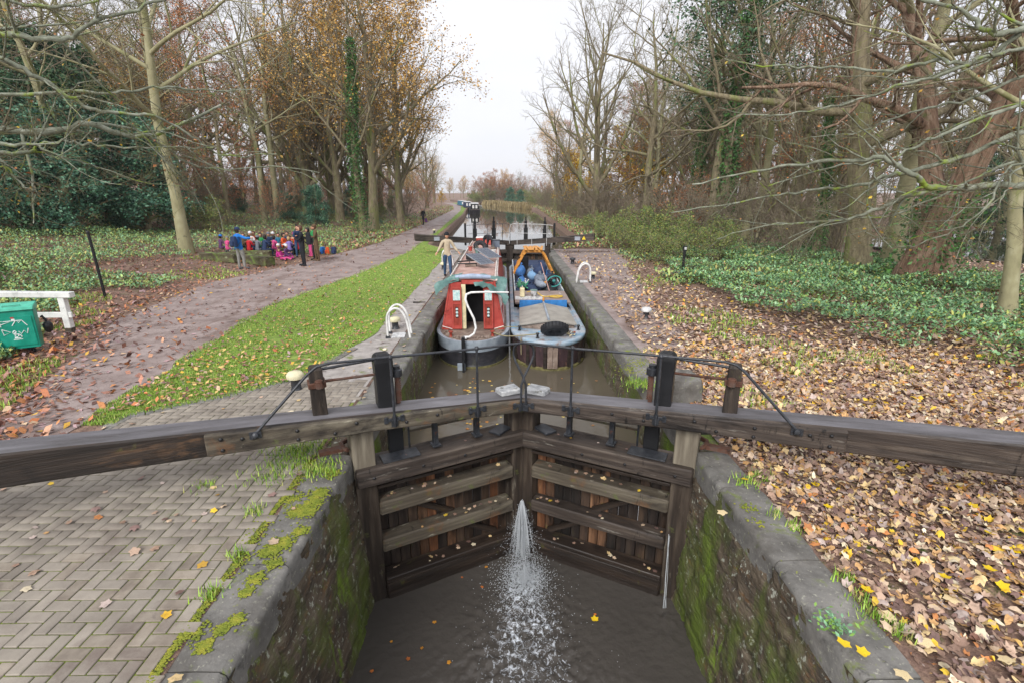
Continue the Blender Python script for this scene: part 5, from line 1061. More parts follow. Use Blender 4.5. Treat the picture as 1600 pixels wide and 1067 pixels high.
kids = [
 (371, 400, 1.3, 170, 'sit', 'teal', 'navy', 'brown', 'red', .15, 'child in a teal coat and red hat beside the adult in blue'),
 (429, 399, 1.25, 150, 'sit', 'pink', 'purple', 'dark', None, .2, 'child in a pink coat at the right end of the mossy log'),
 (470, 399, 1.3, -120, 'sit', 'red', 'black', 'dark', 'navy', .2, 'child in red crouched left of the man in black'),
 (454, 401, 1.25, 200, 'sit', 'lilac', 'jeans', 'fair', None, .2, 'child in lilac with their back turned near the paper'),
 (400, 393, 1.4, 10, 'sit', 'orange', 'navy', 'brown', None, .1, 'child in orange behind the child in grey'),
 (430, 394, 1.4, 20, 'sit', 'blue', 'navy', 'dark', 'white', .1, 'child in blue with a white hat beside the pale grey hat'),
 # px, py(foot), H, face, pose, top, legs, hair, hat, lean, label
 (347, 398, 1.25, 150, 'sit', 'purple', 'navy', 'dark', 'blue', .1, 'child in purple coat and blue hat at the left end of the logs'),
 (357, 400, 1.2, 170, 'sit', 'pink', 'white', 'fair', 'grey', .2, 'child in pink and pale jacket sitting on the left log'),
 (384, 396, 1.35, 20, 'sit', 'brown', 'black', 'brown', None, .1, 'brown-haired child half hidden behind the adult in blue'),
 (391, 401, 1.35, 165, 'sit', 'red', 'navy', 'dark', None, .15, 'child in a red coat sitting beside the adult in blue'),
 (395, 394, 1.45, 20, 'sit', 'white', 'navy', 'fair', 'white', .1, 'child in a fluffy pale hat behind the red coat'),
 (404, 401, 1.35, 165, 'sit', 'grey', 'navy', 'dark', 'grey', .2, 'child in grey with dark hood between red and navy coats'),
 (411, 396, 1.4, 10, 'sit', 'green', 'navy', 'dark', None, .1, 'child in a green top behind the navy coat'),
 (415, 402, 1.5, 160, 'sit', 'navy', 'navy', 'dark', None, .25, 'child in a quilted navy coat on the right log'),
 (423, 395, 1.45, 30, 'sit', 'navy', 'black', 'dark', 'grey', .1, 'child in a navy coat and pale grey hat'),
 (434, 404, 1.2, 100, 'floor', 'magenta', 'lilac', 'fair', 'white', .2, 'child in magenta coat sitting on the ground in front'),
 (441, 408, 1.1, 60, 'lie', 'magenta', 'pink', 'brown', None, -.7, 'child in magenta lying back with pink boots'),
 (443, 396, 1.4, 80, 'sit', 'orange', 'black', 'dark', None, .2, 'child in a bright orange coat sitting upright'),
 (438, 395, 1.35, 20, 'sit', 'teal', 'navy', 'dark', None, .1, 'child in a teal coat just left of the orange coat'),
 (452, 393, 1.4, 10, 'sit', 'navy', 'black', 'dark', None, .1, 'dark-haired child between orange coat and pink hat'),
 (459, 400, 1.4, -60, 'sit', 'navy', 'black', 'brown', None, .25, 'child in navy bending over a sheet of paper'),
 (463, 394, 1.4, 10, 'sit', 'orange', 'navy', 'dark', 'pink', .1, 'child in an orange and pink coat with a pink hat'),
 (448, 405, 1.2, 70, 'floor', 'purple', 'magenta', 'brown', 'white', .1, 'child in purple sitting on the ground with a white hat'),
 (487, 402, 1.45, -70, 'stand', 'black', 'pink', 'dark', None, .1, 'child in black partly hidden behind the man in black'),
]
for (px_, py_, H_, fc, ps, tp, lg, hr_, ht, ln, lab) in kids:
    p = pp(px_, py_); person(lab, p, H_, R(fc), ps, tp, lg, hr_, ht, {1: 'front', -1: 'front'}, ln, child=True, group=gp)
p = pp(508, 398)
for k, (m, lab) in enumerate([('white', 'white and orange bag on the pile at the right of the party'), ('blue', 'blue bag on the pile at the right of the party'), ('orange', 'orange bag at the top of the pile of bags'), ('navy', 'navy bag at the right end of the bag pile')]):
    rucksack(lab, p + Vector(((k - 1.5) * .3, .1 * (k % 2), .0)), R(60 * k), CL[m], .9, 'bags on the ground by the party')
p = pp(453, 392)
tag(ob('paper_sheet', MB().box((0, 0, 0), (.3, .21, .004)).mesh('paper_sheet', M['white']), None, pp(459, 400) + Vector((-.3, -.25, .62)), (R(20), 0, R(-50))), 'sheet of white paper held by the bending child', 'paper')
# mossy log bench
ml = mat('mossy_timber', [c('3a352b'), c('5a5340'), c('6e6a50')], scale=3, rough=.9, bump=.8, stretch=(.5, 1, 1), layers=[(c('6f8a3c'), 1.5, .45, .6), (c('a3b08a'), 4, .6, .68)])
def squared_log(px0, py0, px1, py1, w, h, lab, zt=.0):
    a, b = pp(px0, py0), pp(px1, py1); L = (b - a).length; m_ = (a + b) / 2
    q = MB().box((0, 0, h / 2), (L, w, h)); me = q.mesh('timber_log', ml, bevel=.04, sub=4, jit=.025, seg=2, smooth=True)
    tag(ob('timber_log', me, None, (m_.x, m_.y, m_.z - .03 + zt), (0, 0, math.atan2(b.y - a.y, b.x - a.x))), lab, 'log')
squared_log(318, 405, 372, 412, .45, .40, 'long mossy squared log at the left of the party')
squared_log(384, 410, 423, 417, .5, .42, 'mossy squared log on the right, behind the adult in blue')
squared_log(360, 402, 424, 404, .4, .36, 'mossy log behind the others on which the children sit')
squared_log(436, 399, 470, 396, .35, .36, 'low log under the right-hand children')
# reclined dark trunk and fallen branch on the bank
a, b = atg(440, 335), atg(484, 350)
q = MB().tube([a + Vector((-.4, 0, 1.2)), (a + b) / 2 + Vector((0, 0, .8)), b + Vector((0, 0, .1)), b + Vector((.6, -.2, 0))], [.09, .11, .13, .1], 8)
tag(ob('fallen_branch', q.mesh('fallen_branch', M['bark'], smooth=True)), 'dark fallen branch leaning on the bank behind the party', 'branch')
# far moored boats
def far_boat(x, y, L, lab, mt, rz):
    t = thing('moored_boat', lab, 'narrowboat', (x, y, Z_UP), (0, 0, rz), 'boats moored along the far towpath')
    V, F, n = loft(1.0, L, [(-.2, .95, .2), (.0, .98, .05), (.5, 1, .03), (.7, 1.0, .0), (.72, .9, .1)]); MB().add(V, F).build('hull', hblack, t, smooth=True)
    MB().box((0, L / 2, 1.2), (1.6, L - 3.4, 1.1), taper=(.85, 1)).build('cabin', mt, t, bevel=.03)
    MB().box((0, L / 2, 1.79), (1.5, L - 3.2, .06)).build('roof', M['cap'], t)
    MB().box((-.3, 1.68, 1.25), (.36, .03, .6)).build('window', M['white'], t); MB().box((.3, 1.68, 1.25), (.36, .03, .6)).build('window', M['white'], t)
    MB().box((0, 0, .72), (1.5, L - 2, .03)).build('deck', deckm, t, (0, L / 2, 0))
fb = [(-5.9, 96, 'black moored narrowboat nearest on the far left bank', 'black'), (-8.3, 114, 'dark blue narrowboat second along the far bank', 'navy'), (-10.6, 131, 'pale blue boat farthest along the moorings', 'teal')]
for k, (x, y, lab, m_) in enumerate(fb): far_boat(x, y, 14, lab, CL[m_], R(4 + 3 * k))
# low timber edging by the river, right
a, b = Vector((20.6, 28.5, 0)), Vector((22.3, 20.5, 0))
q = MB().box((0, 0, 0), ((b - a).length, .25, .35)); tag(ob('river_edging', q.mesh('river_edging', M['wood_grey'], bevel=.02), None, (a + b) / 2 + Vector((0, 0, .1)), (0, 0, math.atan2(b.y - a.y, b.x - a.x))), 'low timber edging along the river at the right', 'edging')
# ---------------------------------------------------------------- trees
def tubes_np(branches, sides):
    """branches: list of (pts (k,3), radii (k)); returns V, F"""
    by = {}
    for p, r_ in branches: by.setdefault(len(p), []).append((p, r_))
    Vs, Fs = [], []; off = 0
    ang = np.arange(sides) * 2 * np.pi / sides; ca, sa = np.cos(ang), np.sin(ang)
    for k, lst in by.items():
        P = np.array([p for p, _ in lst]); Rr = np.array([r_ for _, r_ in lst]); B = len(lst)
        T = np.empty_like(P); T[:, 1:-1] = P[:, 2:] - P[:, :-2]; T[:, 0] = P[:, 1] - P[:, 0]; T[:, -1] = P[:, -1] - P[:, -2]
        T /= np.linalg.norm(T, axis=2, keepdims=True) + 1e-9
        mean = T.mean(1); ref = np.where(np.abs(mean[:, 2:3]) > .75, np.array([[1., 0, 0]]), np.array([[0., 0, 1.]]))[:, None, :]
        A = np.cross(T, np.broadcast_to(ref, T.shape)); A /= np.linalg.norm(A, axis=2, keepdims=True) + 1e-9; Bn = np.cross(A, T)
        V = P[:, :, None, :] + Rr[:, :, None, None] * (A[:, :, None, :] * ca[None, None, :, None] + Bn[:, :, None, :] * sa[None, None, :, None])
        Vs.append(V.reshape(-1, 3)); b, i, s_ = np.meshgrid(np.arange(B), np.arange(k - 1), np.arange(sides), indexing='ij')
        a = off + (b * k + i) * sides; s2 = (s_ + 1) % sides
        Fs.append(np.stack([a + s_, a + s2, a + sides + s2, a + sides + s_], -1).reshape(-1, 4)); off += B * k * sides
    return np.concatenate(Vs), np.concatenate(Fs)
def perp(d, rr):
    v = rr.normal(size=3); v -= d * v.dot(d); return v / (np.linalg.norm(v) + 1e-9)
def grow(rr, start, d, L, r0, r1, k, wob, up, bend=None):
    P = [np.array(start, float)]; d = np.array(d, float); d /= np.linalg.norm(d); st = L / (k - 1)
    for i in range(k - 1):
        d = d + rr.normal(size=3) * wob + np.array([0, 0, up]); 
        if bend is not None: d = d + np.array(bend)
        d /= np.linalg.norm(d); P.append(P[-1] + d * st)
    return np.array(P), np.linspace(r0, r1, k)
def tree_skel(seed, H=14, r=.25, fork=.3, n1=14, n2=7, n3=5, n4=3, lean=(0, 0), ang=(55, 45, 40, 40), ratio=(.5, .45, .45, .5), up=(.05, .04, .02, .0), wob=.12, trunks=1, tw=.007, spread=.3, flat=0):
    rr = np.random.default_rng(seed); L0, L1, L2, L3 = [], [], [], []
    for t in range(trunks):
        a = 6.283 * t / trunks + rr.random(); sp = spread if trunks > 1 else 0
        d = np.array([lean[0] + sp * np.cos(a), lean[1] + sp * np.sin(a), 1.])
        p, q = grow(rr, (.3 * r * np.cos(a) * (trunks > 1), .3 * r * np.sin(a) * (trunks > 1), -.15), d, H * rr.uniform(.85, 1.1), r, r * .10, 14, wob * .5, .03)
        q[0] *= 1.35; q[1] *= 1.08; L0.append((p, q, fork))
    def kids(par, n, t0, ang, rat, k, up_, store, rmin, az0=0, decl=.35):
        for p, q, *_ in par:
            Lp = np.linalg.norm(np.diff(p, axis=0), axis=1).sum(); az = rr.random() * 6.28
            for j in range(n):
                t = t0 + (1 - t0) * (j + rr.random()) / n * .97; f = t * (len(p) - 1); i = min(int(f), len(p) - 2); w = f - i
                s = p[i] * (1 - w) + p[i + 1] * w; dd = p[i + 1] - p[i]; dd /= np.linalg.norm(dd); az += 2.4
                u_ = np.cross(dd, [0.3, .2, 1.]) if abs(dd[2]) < .9 else np.cross(dd, [1., 0, 0]); u_ /= np.linalg.norm(u_); v_ = np.cross(dd, u_)
                o = u_ * np.cos(az) + v_ * np.sin(az)
                if flat and par is not L0: o[2] *= (1 - flat); o /= np.linalg.norm(o) + 1e-9
                A = math.radians(ang * rr.uniform(.75, 1.25)); nd = dd * math.cos(A) + o * math.sin(A)
                ln = Lp * rat * (1 - decl * (t - t0) / (1 - t0 + 1e-6)) * rr.uniform(.7, 1.2); rad = max(rmin, (q[i] * (1 - w) + q[i + 1] * w) * .6)
                store.append(grow(rr, s, nd, ln, rad, max(rmin * .6, rad * .2), k, wob, up_))
    kids(L0, n1, fork, ang[0], ratio[0], 8, up[0], L1, .02, decl=.6)
    kids(L1, n2, .15, ang[1], ratio[1], 6, up[1], L2, .012)
    kids(L2, n3, .1, ang[2], ratio[2], 4, up[2], L3, tw)
    L4 = []
    if n4: kids(L3, n4, .1, ang[3], ratio[3], 3, up[3], L4, tw * .8)
    return [(a, b) for a, b, *_ in L0], L1, L2, L3, L4, rr
def leafcloud(rr, pts, s0, s1, cols, droop=.2):
    n = len(pts); C_ = np.array(cols)[rr.integers(0, len(cols), n)] * rr.uniform(.75, 1.25, (n, 1)); sz = rr.uniform(s0, s1, n)[:, None]
    a = rr.normal(size=(n, 3)); a[:, 2] *= .6; a /= np.linalg.norm(a, axis=1, keepdims=True); b = np.cross(a, rr.normal(size=(n, 3))); b /= np.linalg.norm(b, axis=1, keepdims=True)
    nn = np.cross(a, b) * .15
    V = np.stack([pts - a * sz * .5, pts + b * sz * .32 + nn * sz, pts + a * sz * .55, pts - b * sz * .32 + nn * sz], 1).reshape(-1, 3)
    F = np.arange(n * 4).reshape(-1, 4); F = np.concatenate([F[:, [0, 1, 2]], F[:, [0, 2, 3]]]); return V, F, np.repeat(C_, 4, 0)
def pick(rr, brs, n, jit, lo=.2):
    out = []; idx = rr.integers(0, len(brs), n)
    for i in idx: p = brs[i][0]; t = rr.uniform(lo, 1) * (len(p) - 1); k = min(int(t), len(p) - 2); out.append(p[k] * (1 - t + k) + p[k + 1] * (t - k))
    return np.array(out) + rr.normal(0, jit, (n, 3))
def make_tree(name, seed, bark='bark', twig='twig', leaves=None, ivy=None, **kw):
    """returns [(part name, mesh)]"""
    L0, L1, L2, L3, L4, rr = tree_skel(seed, **kw); parts = []
    V, F = tubes_np(L0, 12); parts.append(('trunk', np_mesh('trunk', V, F, M[bark], True)))
    V, F = tubes_np(L1, 6); V2, F2 = tubes_np(L2, 4); V3, F3 = tubes_np(L3 + L4, 3)
    n1, n2 = len(V), len(V) + len(V2)
    me = np_mesh('crown', np.concatenate([V, V2, V3]), np.concatenate([F, F2 + n1, F3 + n2]), M[bark], True); me.materials.append(M[twig])
    mi = np.zeros(len(F) + len(F2) + len(F3), np.int32); mi[len(F) + len(F2):] = 1; me.polygons.foreach_set('material_index', mi); parts.append(('crown', me))
    if leaves:
        n, s0, s1, cols, jit = leaves; src = L3 + L4 if L4 else L3
        V, F, Cc = leafcloud(rr, pick(rr, src, n, jit), s0, s1, cols); parts.append(('foliage', np_mesh('foliage', V, F, M['leaf'], False, Cc)))
    if ivy:
        n, h, cols = ivy; p0 = L0[0][0]; out = []
        for _ in range(n):
            t = rr.random() ** .8 * h * (len(p0) - 1); k = min(int(t), len(p0) - 2); a = rr.random() * 6.28; c_ = p0[k] * (1 - t + k) + p0[k + 1] * (t - k); rad = (L0[0][1][k] + .05 + .35 * abs(rr.normal()) * (1 - .3 * t / len(p0)) * kw.get('r', .25) * 2.2)
            out.append(c_ + np.array([np.cos(a), np.sin(a), 0]) * rad)
        V, F, Cc = leafcloud(rr, np.array(out), .09, .17, cols); parts.append(('ivy', np_mesh('ivy', V, F, M['green'], False, Cc)))
    return parts
def plant(name, parts, label, loc, rz=0, sc=1.0, cat='tree', group=None, tilt=(0, 0)):
    t = thing(name, label, cat, loc, (tilt[0], tilt[1], rz), group); t.scale = (sc,) * 3
    for nm, me in parts: ob(nm, me, t)
    return t
RUST = [c('bf7844'), c('a86a48'), c('cd9260'), c('946448')]; YEL = [c('c9a02e'), c('d8b840'), c('b58a2a'), c('a98430')]; OCH = [c('cf9f48'), c('b88a3e'), c('dcb058'), c('a58040')]
EVG = [c('3a5c40'), c('4b6f4c'), c('2f5038'), c('5f8058')]; IVY = [c('3f6634'), c('56843e'), c('4a743e'), c('365a2e')]; HOL = [c('3f6a54'), c('528264'), c('33584a'), c('6f9a7c')]
TT = {}
TT['vase'] = make_tree('t', 3, bark='bark', H=15, r=.34, fork=.10, n1=17, n2=8, n3=6, n4=3, ang=(38, 34, 36, 38), ratio=(.62, .42, .4, .45), up=(.12, .06, .05, .03), wob=.06, tw=.009)
TT['tall'] = make_tree('t', 5, bark='bark_smooth', H=19, r=.27, fork=.30, n1=16, n2=7, n3=6, n4=3, ang=(60, 45, 40, 40), ratio=(.36, .45, .42, .45), wob=.10, tw=.009)
TT['tall_rust'] = make_tree('t', 6, bark='bark', twig='twig_red', H=18, r=.22, fork=.2, n1=16, n2=7, n3=6, n4=2, ang=(65, 45, 45, 40), ratio=(.34, .45, .42, .45), wob=.12, tw=.008, leaves=(4600, .09, .17, RUST, .15))
TT['yellow'] = make_tree('t', 8, H=15, r=.32, fork=.16, n1=16, n2=8, n3=6, n4=2, ang=(48, 42, 42, 40), ratio=(.5, .45, .42, .45), up=(.06, .02, .0, .0), wob=.12, tw=.008, leaves=(15000, .09, .17, OCH + [c('c8a868')], .3))
TT['bright'] = make_tree('t', 9, H=8, r=.13, fork=.12, n1=14, n2=6, n3=5, n4=2, ang=(60, 45, 42, 40), ratio=(.45, .45, .42, .45), wob=.14, tw=.006, leaves=(3800, .12, .22, YEL, .2))
TT['gnarl'] = make_tree('t', 12, bark='bark', H=17, r=.42, fork=.26, n1=13, n2=8, n3=6, n4=3, ang=(58, 50, 45, 42), ratio=(.5, .46, .42, .45), wob=.16, tw=.010)
TT['ragged'] = make_tree('t', 14, bark='bark_red', H=17, r=.46, fork=.30, n1=12, n2=8, n3=6, n4=2, ang=(55, 50, 45, 42), ratio=(.46, .46, .42, .45), wob=.14, tw=.010, ivy=(900, .22, IVY))
TT['ivy'] = make_tree('t', 16, H=16, r=.26, fork=.3, n1=14, n2=7, n3=5, n4=2, ang=(50, 45, 42, 40), ratio=(.4, .45, .42, .45), wob=.12, tw=.009, ivy=(5200, .82, IVY))
TT['thicket'] = make_tree('t', 18, bark='twig', H=5, r=.045, fork=.12, n1=7, n2=5, n3=4, n4=3, ang=(42, 42, 42, 42), ratio=(.5, .5, .5, .5), up=(.05, .0, -.02, -.02), wob=.16, trunks=7, tw=.006, spread=.5)
TT['thicket_red'] = make_tree('t', 19, bark='twig', twig='twig_red', H=6, r=.05, fork=.12, n1=7, n2=5, n3=4, n4=2, ang=(48, 42, 42, 42), ratio=(.5, .5, .5, .5), up=(.03, .0, -.02, -.02), wob=.16, trunks=6, tw=.006, spread=.45, leaves=(2600, .07, .14, RUST, .1))
TT['thicket_green'] = make_tree('t', 20, bark='twig', H=3.2, r=.03, fork=.1, n1=7, n2=5, n3=4, n4=2, ang=(48, 42, 42, 42), ratio=(.5, .5, .5, .5), up=(.03, .0, -.02, -.03), wob=.18, trunks=7, tw=.005, spread=.6, leaves=(4200, .07, .13, [c('6f8a48'), c('8a9a50'), c('9c9a52'), c('52743c')], .12))
TT['holly'] = make_tree('t', 22, H=7, r=.16, fork=.05, n1=20, n2=6, n3=5, n4=0, ang=(75, 45, 42, 40), ratio=(.42, .45, .42, .45), up=(.0, -.02, -.02, 0), wob=.12, tw=.008, leaves=(15000, .11, .2, HOL, .22))
TT['conifer'] = make_tree('t', 23, H=11, r=.2, fork=.08, n1=26, n2=7, n3=5, n4=0, ang=(80, 40, 40, 40), ratio=(.33, .45, .42, .45), up=(-.01, -.02, -.03, 0), wob=.08, tw=.008, leaves=(17000, .12, .24, EVG, .2))
def tpx(kind_, px, py, lab, sc=1., rz=None, grp=None, name=None, tilt=(0, 0), cat='tree', dist=None):
    p = atg(px, py) if dist is None else atd(px, py, dist)
    if dist is not None: p.z = hz(p.x, p.y)
    p.z -= .05
    return plant(name or {'holly': 'holly_tree', 'conifer': 'conifer_tree', 'thicket': 'bare_shrub', 'thicket_red': 'rusty_shrub', 'thicket_green': 'leafy_shrub'}.get(kind_, 'bare_tree'), TT[kind_], lab, p, rnd.random() * 6.28 if rz is None else rz, sc, cat, grp, tilt)
T_ = tpx
ADJ = {'vase': 'bare, fan-branched', 'tall': 'bare, smooth-barked', 'tall_rust': 'rusty-leaved', 'yellow': 'ochre-leaved', 'gnarl': 'bare, crooked', 'thicket': 'bare', 'thicket_red': 'rusty-leaved', 'thicket_green': 'green-leaved', 'holly': 'dark evergreen', 'conifer': 'dark coniferous', 'ivy': 'ivy-wrapped', 'bright': 'bright yellow'}
# right bank, from the water outwards
T_('vase', 930, 356, 'bare fan-shaped tree nearest the canal on the right bank', 1.28)
T_('tall', 905, 345, 'slim bare tree just left of and behind the fan-shaped tree', 1.05)
T_('bright', 902, 338, 'bright yellow-leaved small tree overhanging the canal on the right', 1.25, name='yellow_tree')
T_('bright', 965, 345, 'yellow-leaved tree right of the fan-shaped tree', 1.2, name='yellow_tree')
T_('bright', 1010, 350, 'yellow-leaved understorey tree behind the bushy grass bank', 1.15, name='yellow_tree')
T_('gnarl', 1005, 368, 'bare tree with mossy limbs behind the yellow leaves on the right bank', .85)
T_('ivy', 1130, 385, 'tall dark ivy-covered tree above the right bank', 1.15, name='ivy_clad_tree')
T_('ivy', 1075, 372, 'slimmer ivy-covered tree left of the tall dark one', 1.0, name='ivy_clad_tree')
T_('tall', 1100, 360, 'straight grey tree between the ivy-covered pair', 1.1)
T_('tall', 1180, 375, 'straight pale tree right of the ivy-covered trees', 1.05)
T_('vase', 1235, 385, 'bare tree with rising forks behind the brambles', .95)
T_('gnarl', 1340, 425, 'tall tree whose trunk leans to the left above the brambles', 1.0, tilt=(0, R(-14)), rz=.5)
T_('tall', 1390, 420, 'twin-looking grey trunk between leaning tree and ragged trunks', 1.25, rz=1.)
T_('ragged', 1415, 448, 'thick ragged red-brown trunk in the brambles, left of the pair', 1.0, tilt=(0, R(10)), rz=0)
T_('ragged', 1462, 452, 'thick ragged red-brown trunk leaning right, right of the pair', .95, tilt=(0, R(17)), rz=2.2)
T_('tall', 1572, 505, 'pale smooth slender trunk at the right edge of the brambles', .62, tilt=(0, R(9)), rz=1.7)
T_('ivy', 1268, 415, 'small ivy-wrapped trunk in the bramble patch', .55, name='ivy_clad_tree')
for k, (px, py, kd, sc) in enumerate([(1300, 372, 'tall', 1.1), (1500, 385, 'gnarl', .9), (1560, 372, 'tall', 1.1), (1440, 366, 'vase', 1.0), (1355, 358, 'gnarl', .9), (1210, 352, 'tall', 1.0), (1160, 345, 'gnarl', .9), (1060, 342, 'vase', .9), (1255, 345, 'tall_rust', .9), (1590, 400, 'vase', .9), (1480, 345, 'tall', 1.0), (1020, 335, 'tall', 1.0), (985, 332, 'vase', .9)]):
    T_(kd, px, py, ADJ[kd] + ' background tree in the wood on the right bank', sc, grp='background trees on the right bank')
T_('conifer', 1560, 360, 'dark green conifer beyond the river at the right edge', 1.1)
T_('conifer', 1480, 352, 'dark green conifer beyond the river, left of the other', .9)
for px, py, sc in [(1180, 392, .8), (1300, 400, .85), (1075, 385, .9), (1130, 395, .8), (1240, 400, .8), (1025, 372, .9), (1390, 395, .9)]:
    T_('thicket', px, py, 'bare twiggy shrub at the back of the brambles', sc, grp='bare shrubs on the right bank', cat='shrub')
for k, (px, py, sc) in enumerate([(945, 378, .62), (965, 388, .6), (990, 395, .62), (1015, 402, .6), (1040, 412, .55), (1000, 385, .8), (1040, 392, .8), (1085, 400, .7), (930, 366, .6), (1120, 408, .6)]):
    T_('thicket_green', px, py, 'yellowish green leafy shrub along the right bank', sc, grp='leafy shrubs on the right bank', cat='shrub')
# left bank
T_('tall', 293, 396, 'smooth grey-green trunk standing by the school party', 1.0, rz=2.0, tilt=(0, R(-4)), name='beech_tree')
T_('tall_rust', 361, 352, 'dark slender trunk behind the people in the bright coats', .9)
T_('ivy', 2, 450, 'ivy-covered trunk at the left edge of the photograph', .55, name='ivy_clad_tree')
T_('yellow', 580, 318, 'ochre-leaved tree with a broad crown beside the towpath', 1.35, name='yellow_tree', dist=44)
T_('ivy', 566, 322, 'ivy-clad trunk in front of the ochre-leaved tree', 1.1, name='ivy_clad_tree', dist=41)
T_('yellow', 625, 322, 'smaller ochre-leaved tree leaning over the towpath', 1.1, name='yellow_tree', tilt=(0, R(6)), dist=52)
T_('yellow', 530, 322, 'ochre-leaved tree left of the ivy-clad trunk', 1.25, name='yellow_tree', dist=50)
T_('vase', 560, 316, 'tall bare fan-shaped tree behind the ochre-leaved trees', 1.5, dist=56)
T_('vase', 480, 318, 'tall bare fan-shaped tree left of the ochre-leaved trees', 1.4, dist=50)
T_('vase', 625, 312, 'bare tree rising above the end of the wood', 1.5, dist=66)
T_('conifer', 165, 312, 'broad dark yew at the back left of the clearing', 1.0, dist=33)
T_('conifer', 75, 318, 'dark yew left of the broad one', .95, dist=30)
T_('holly', 225, 322, 'blue-green holly right of the broad yew', 1.1, dist=32)
T_('holly', 15, 325, 'blue-green holly near the left edge', .9, dist=27)
T_('holly', 118, 318, 'glossy holly between the two yews', 1.1, dist=29)
TT['high_evergreen'] = make_tree('t', 41, H=18, r=.34, fork=.42, n1=16, n2=8, n3=5, n4=0, ang=(60, 45, 42, 40), ratio=(.36, .45, .42, .45), wob=.12, tw=.009, leaves=(9000, .12, .22, EVG, .3))
ADJ['high_evergreen'] = 'evergreen'
T_('high_evergreen', 1105, 385, 'tall trunk with dark evergreen foliage high up, right of the fan-shaped tree', .95, name='evergreen_tree', dist=30)
T_('holly', 330, 318, 'holly bush behind the slender dark trunk', .6)
T_('thicket_red', 85, 345, 'twiggy rusty shrub before the dark yews', .8, cat='shrub')
rg = 'background trees on the left bank'
for k, (px, py, kd, sc) in enumerate([(240, 330, 'tall', 1.05), (310, 322, 'tall_rust', 1.1), (345, 316, 'tall', 1.1), (400, 318, 'tall_rust', 1.15), (430, 313, 'tall', 1.1), (455, 317, 'vase', 1.1), (520, 311, 'tall_rust', 1.2), (270, 312, 'tall_rust', 1.2), (130, 308, 'tall', 1.3), (60, 310, 'tall_rust', 1.2), (200, 306, 'vase', 1.3), (380, 309, 'vase', 1.3), (20, 322, 'tall_rust', 1.1), (540, 314, 'tall', 1.2), (30, 340, 'tall_rust', .8), (660, 314, 'tall_rust', 1.1), (680, 312, 'yellow', 1.0), (645, 310, 'vase', 1.2)]):
    T_(kd, px, py, ADJ[kd] + ' background tree in the wood on the left bank', sc, grp=rg)
for k, (px, py, kd, sc) in enumerate([(150, 325, 'thicket_red', .9), (260, 328, 'thicket_red', .8), (410, 326, 'thicket_red', 1.0), (445, 323, 'thicket', 1.1), (520, 326, 'thicket_red', 1.0), (480, 325, 'thicket', 1.0), (230, 318, 'thicket_red', 1.1), (380, 322, 'thicket_red', 1.0), (610, 320, 'thicket_red', 1.0), (640, 318, 'thicket_red', .9), (555, 326, 'thicket', 1.1), (300, 330, 'thicket_red', .8), (670, 318, 'thicket_red', 1.0), (340, 312, 'thicket_red', 1.3), (430, 309, 'thicket_red', 1.4), (500, 309, 'thicket_red', 1.4)]):
    T_(kd, px, py, ADJ[kd] + ' twiggy shrub at the edge of the left-hand wood', sc, grp='woodland edge shrubs on the left', cat='shrub')
for px, py, sc in [(590, 345, .6), (600, 335, .8), (575, 340, .7), (500, 345, .5), (455, 345, .5), (625, 338, .4), (220, 345, .4), (180, 350, .4)]:
    T_('thicket_green', px, py, 'low green shrub on the left bank', sc, grp='low green shrubs on the left bank', cat='shrub')
for px, py, sc in [(150, 312, .35), (235, 318, .3), (690, 322, .5)]:
    T_('bright', px, py, 'small bright yellow sapling on the left bank', sc, grp='yellow saplings', name='yellow_sapling')
# far end of the pound, distant trees both sides
rr = random.Random(4)
for k in range(34):
    side = -1 if k % 2 else 1; y = rr.uniform(85, 240)
    if side < 0: x = interp(y, PL) - 2 - rr.random() * 14
    else: x = interp(y, ER) + 1.5 + rr.random() * 16
    kd = rr.choice(['vase', 'tall', 'yellow', 'tall_rust', 'gnarl', 'vase', 'thicket', 'holly'])
    plant('distant_tree', TT[kd], ADJ[kd] + ' distant tree by the far reach of the canal', (x, y, hz(x, y)), rr.random() * 6, rr.uniform(.55, .8) if y > 120 else .9, 'tree', 'distant trees along the canal')
for k in range(36):
    x = -30 + k * 2.4 + rr.uniform(-1, 1); y = rr.uniform(215, 290); kd = rr.choice(['vase', 'tall', 'yellow', 'gnarl', 'holly', 'tall_rust'])
    plant('distant_tree', TT[kd], ADJ[kd] + ' low tree on the far horizon where the canal bends', (x, y, .6), rr.random() * 6, rr.uniform(.42, .62), 'tree', 'trees on the horizon')
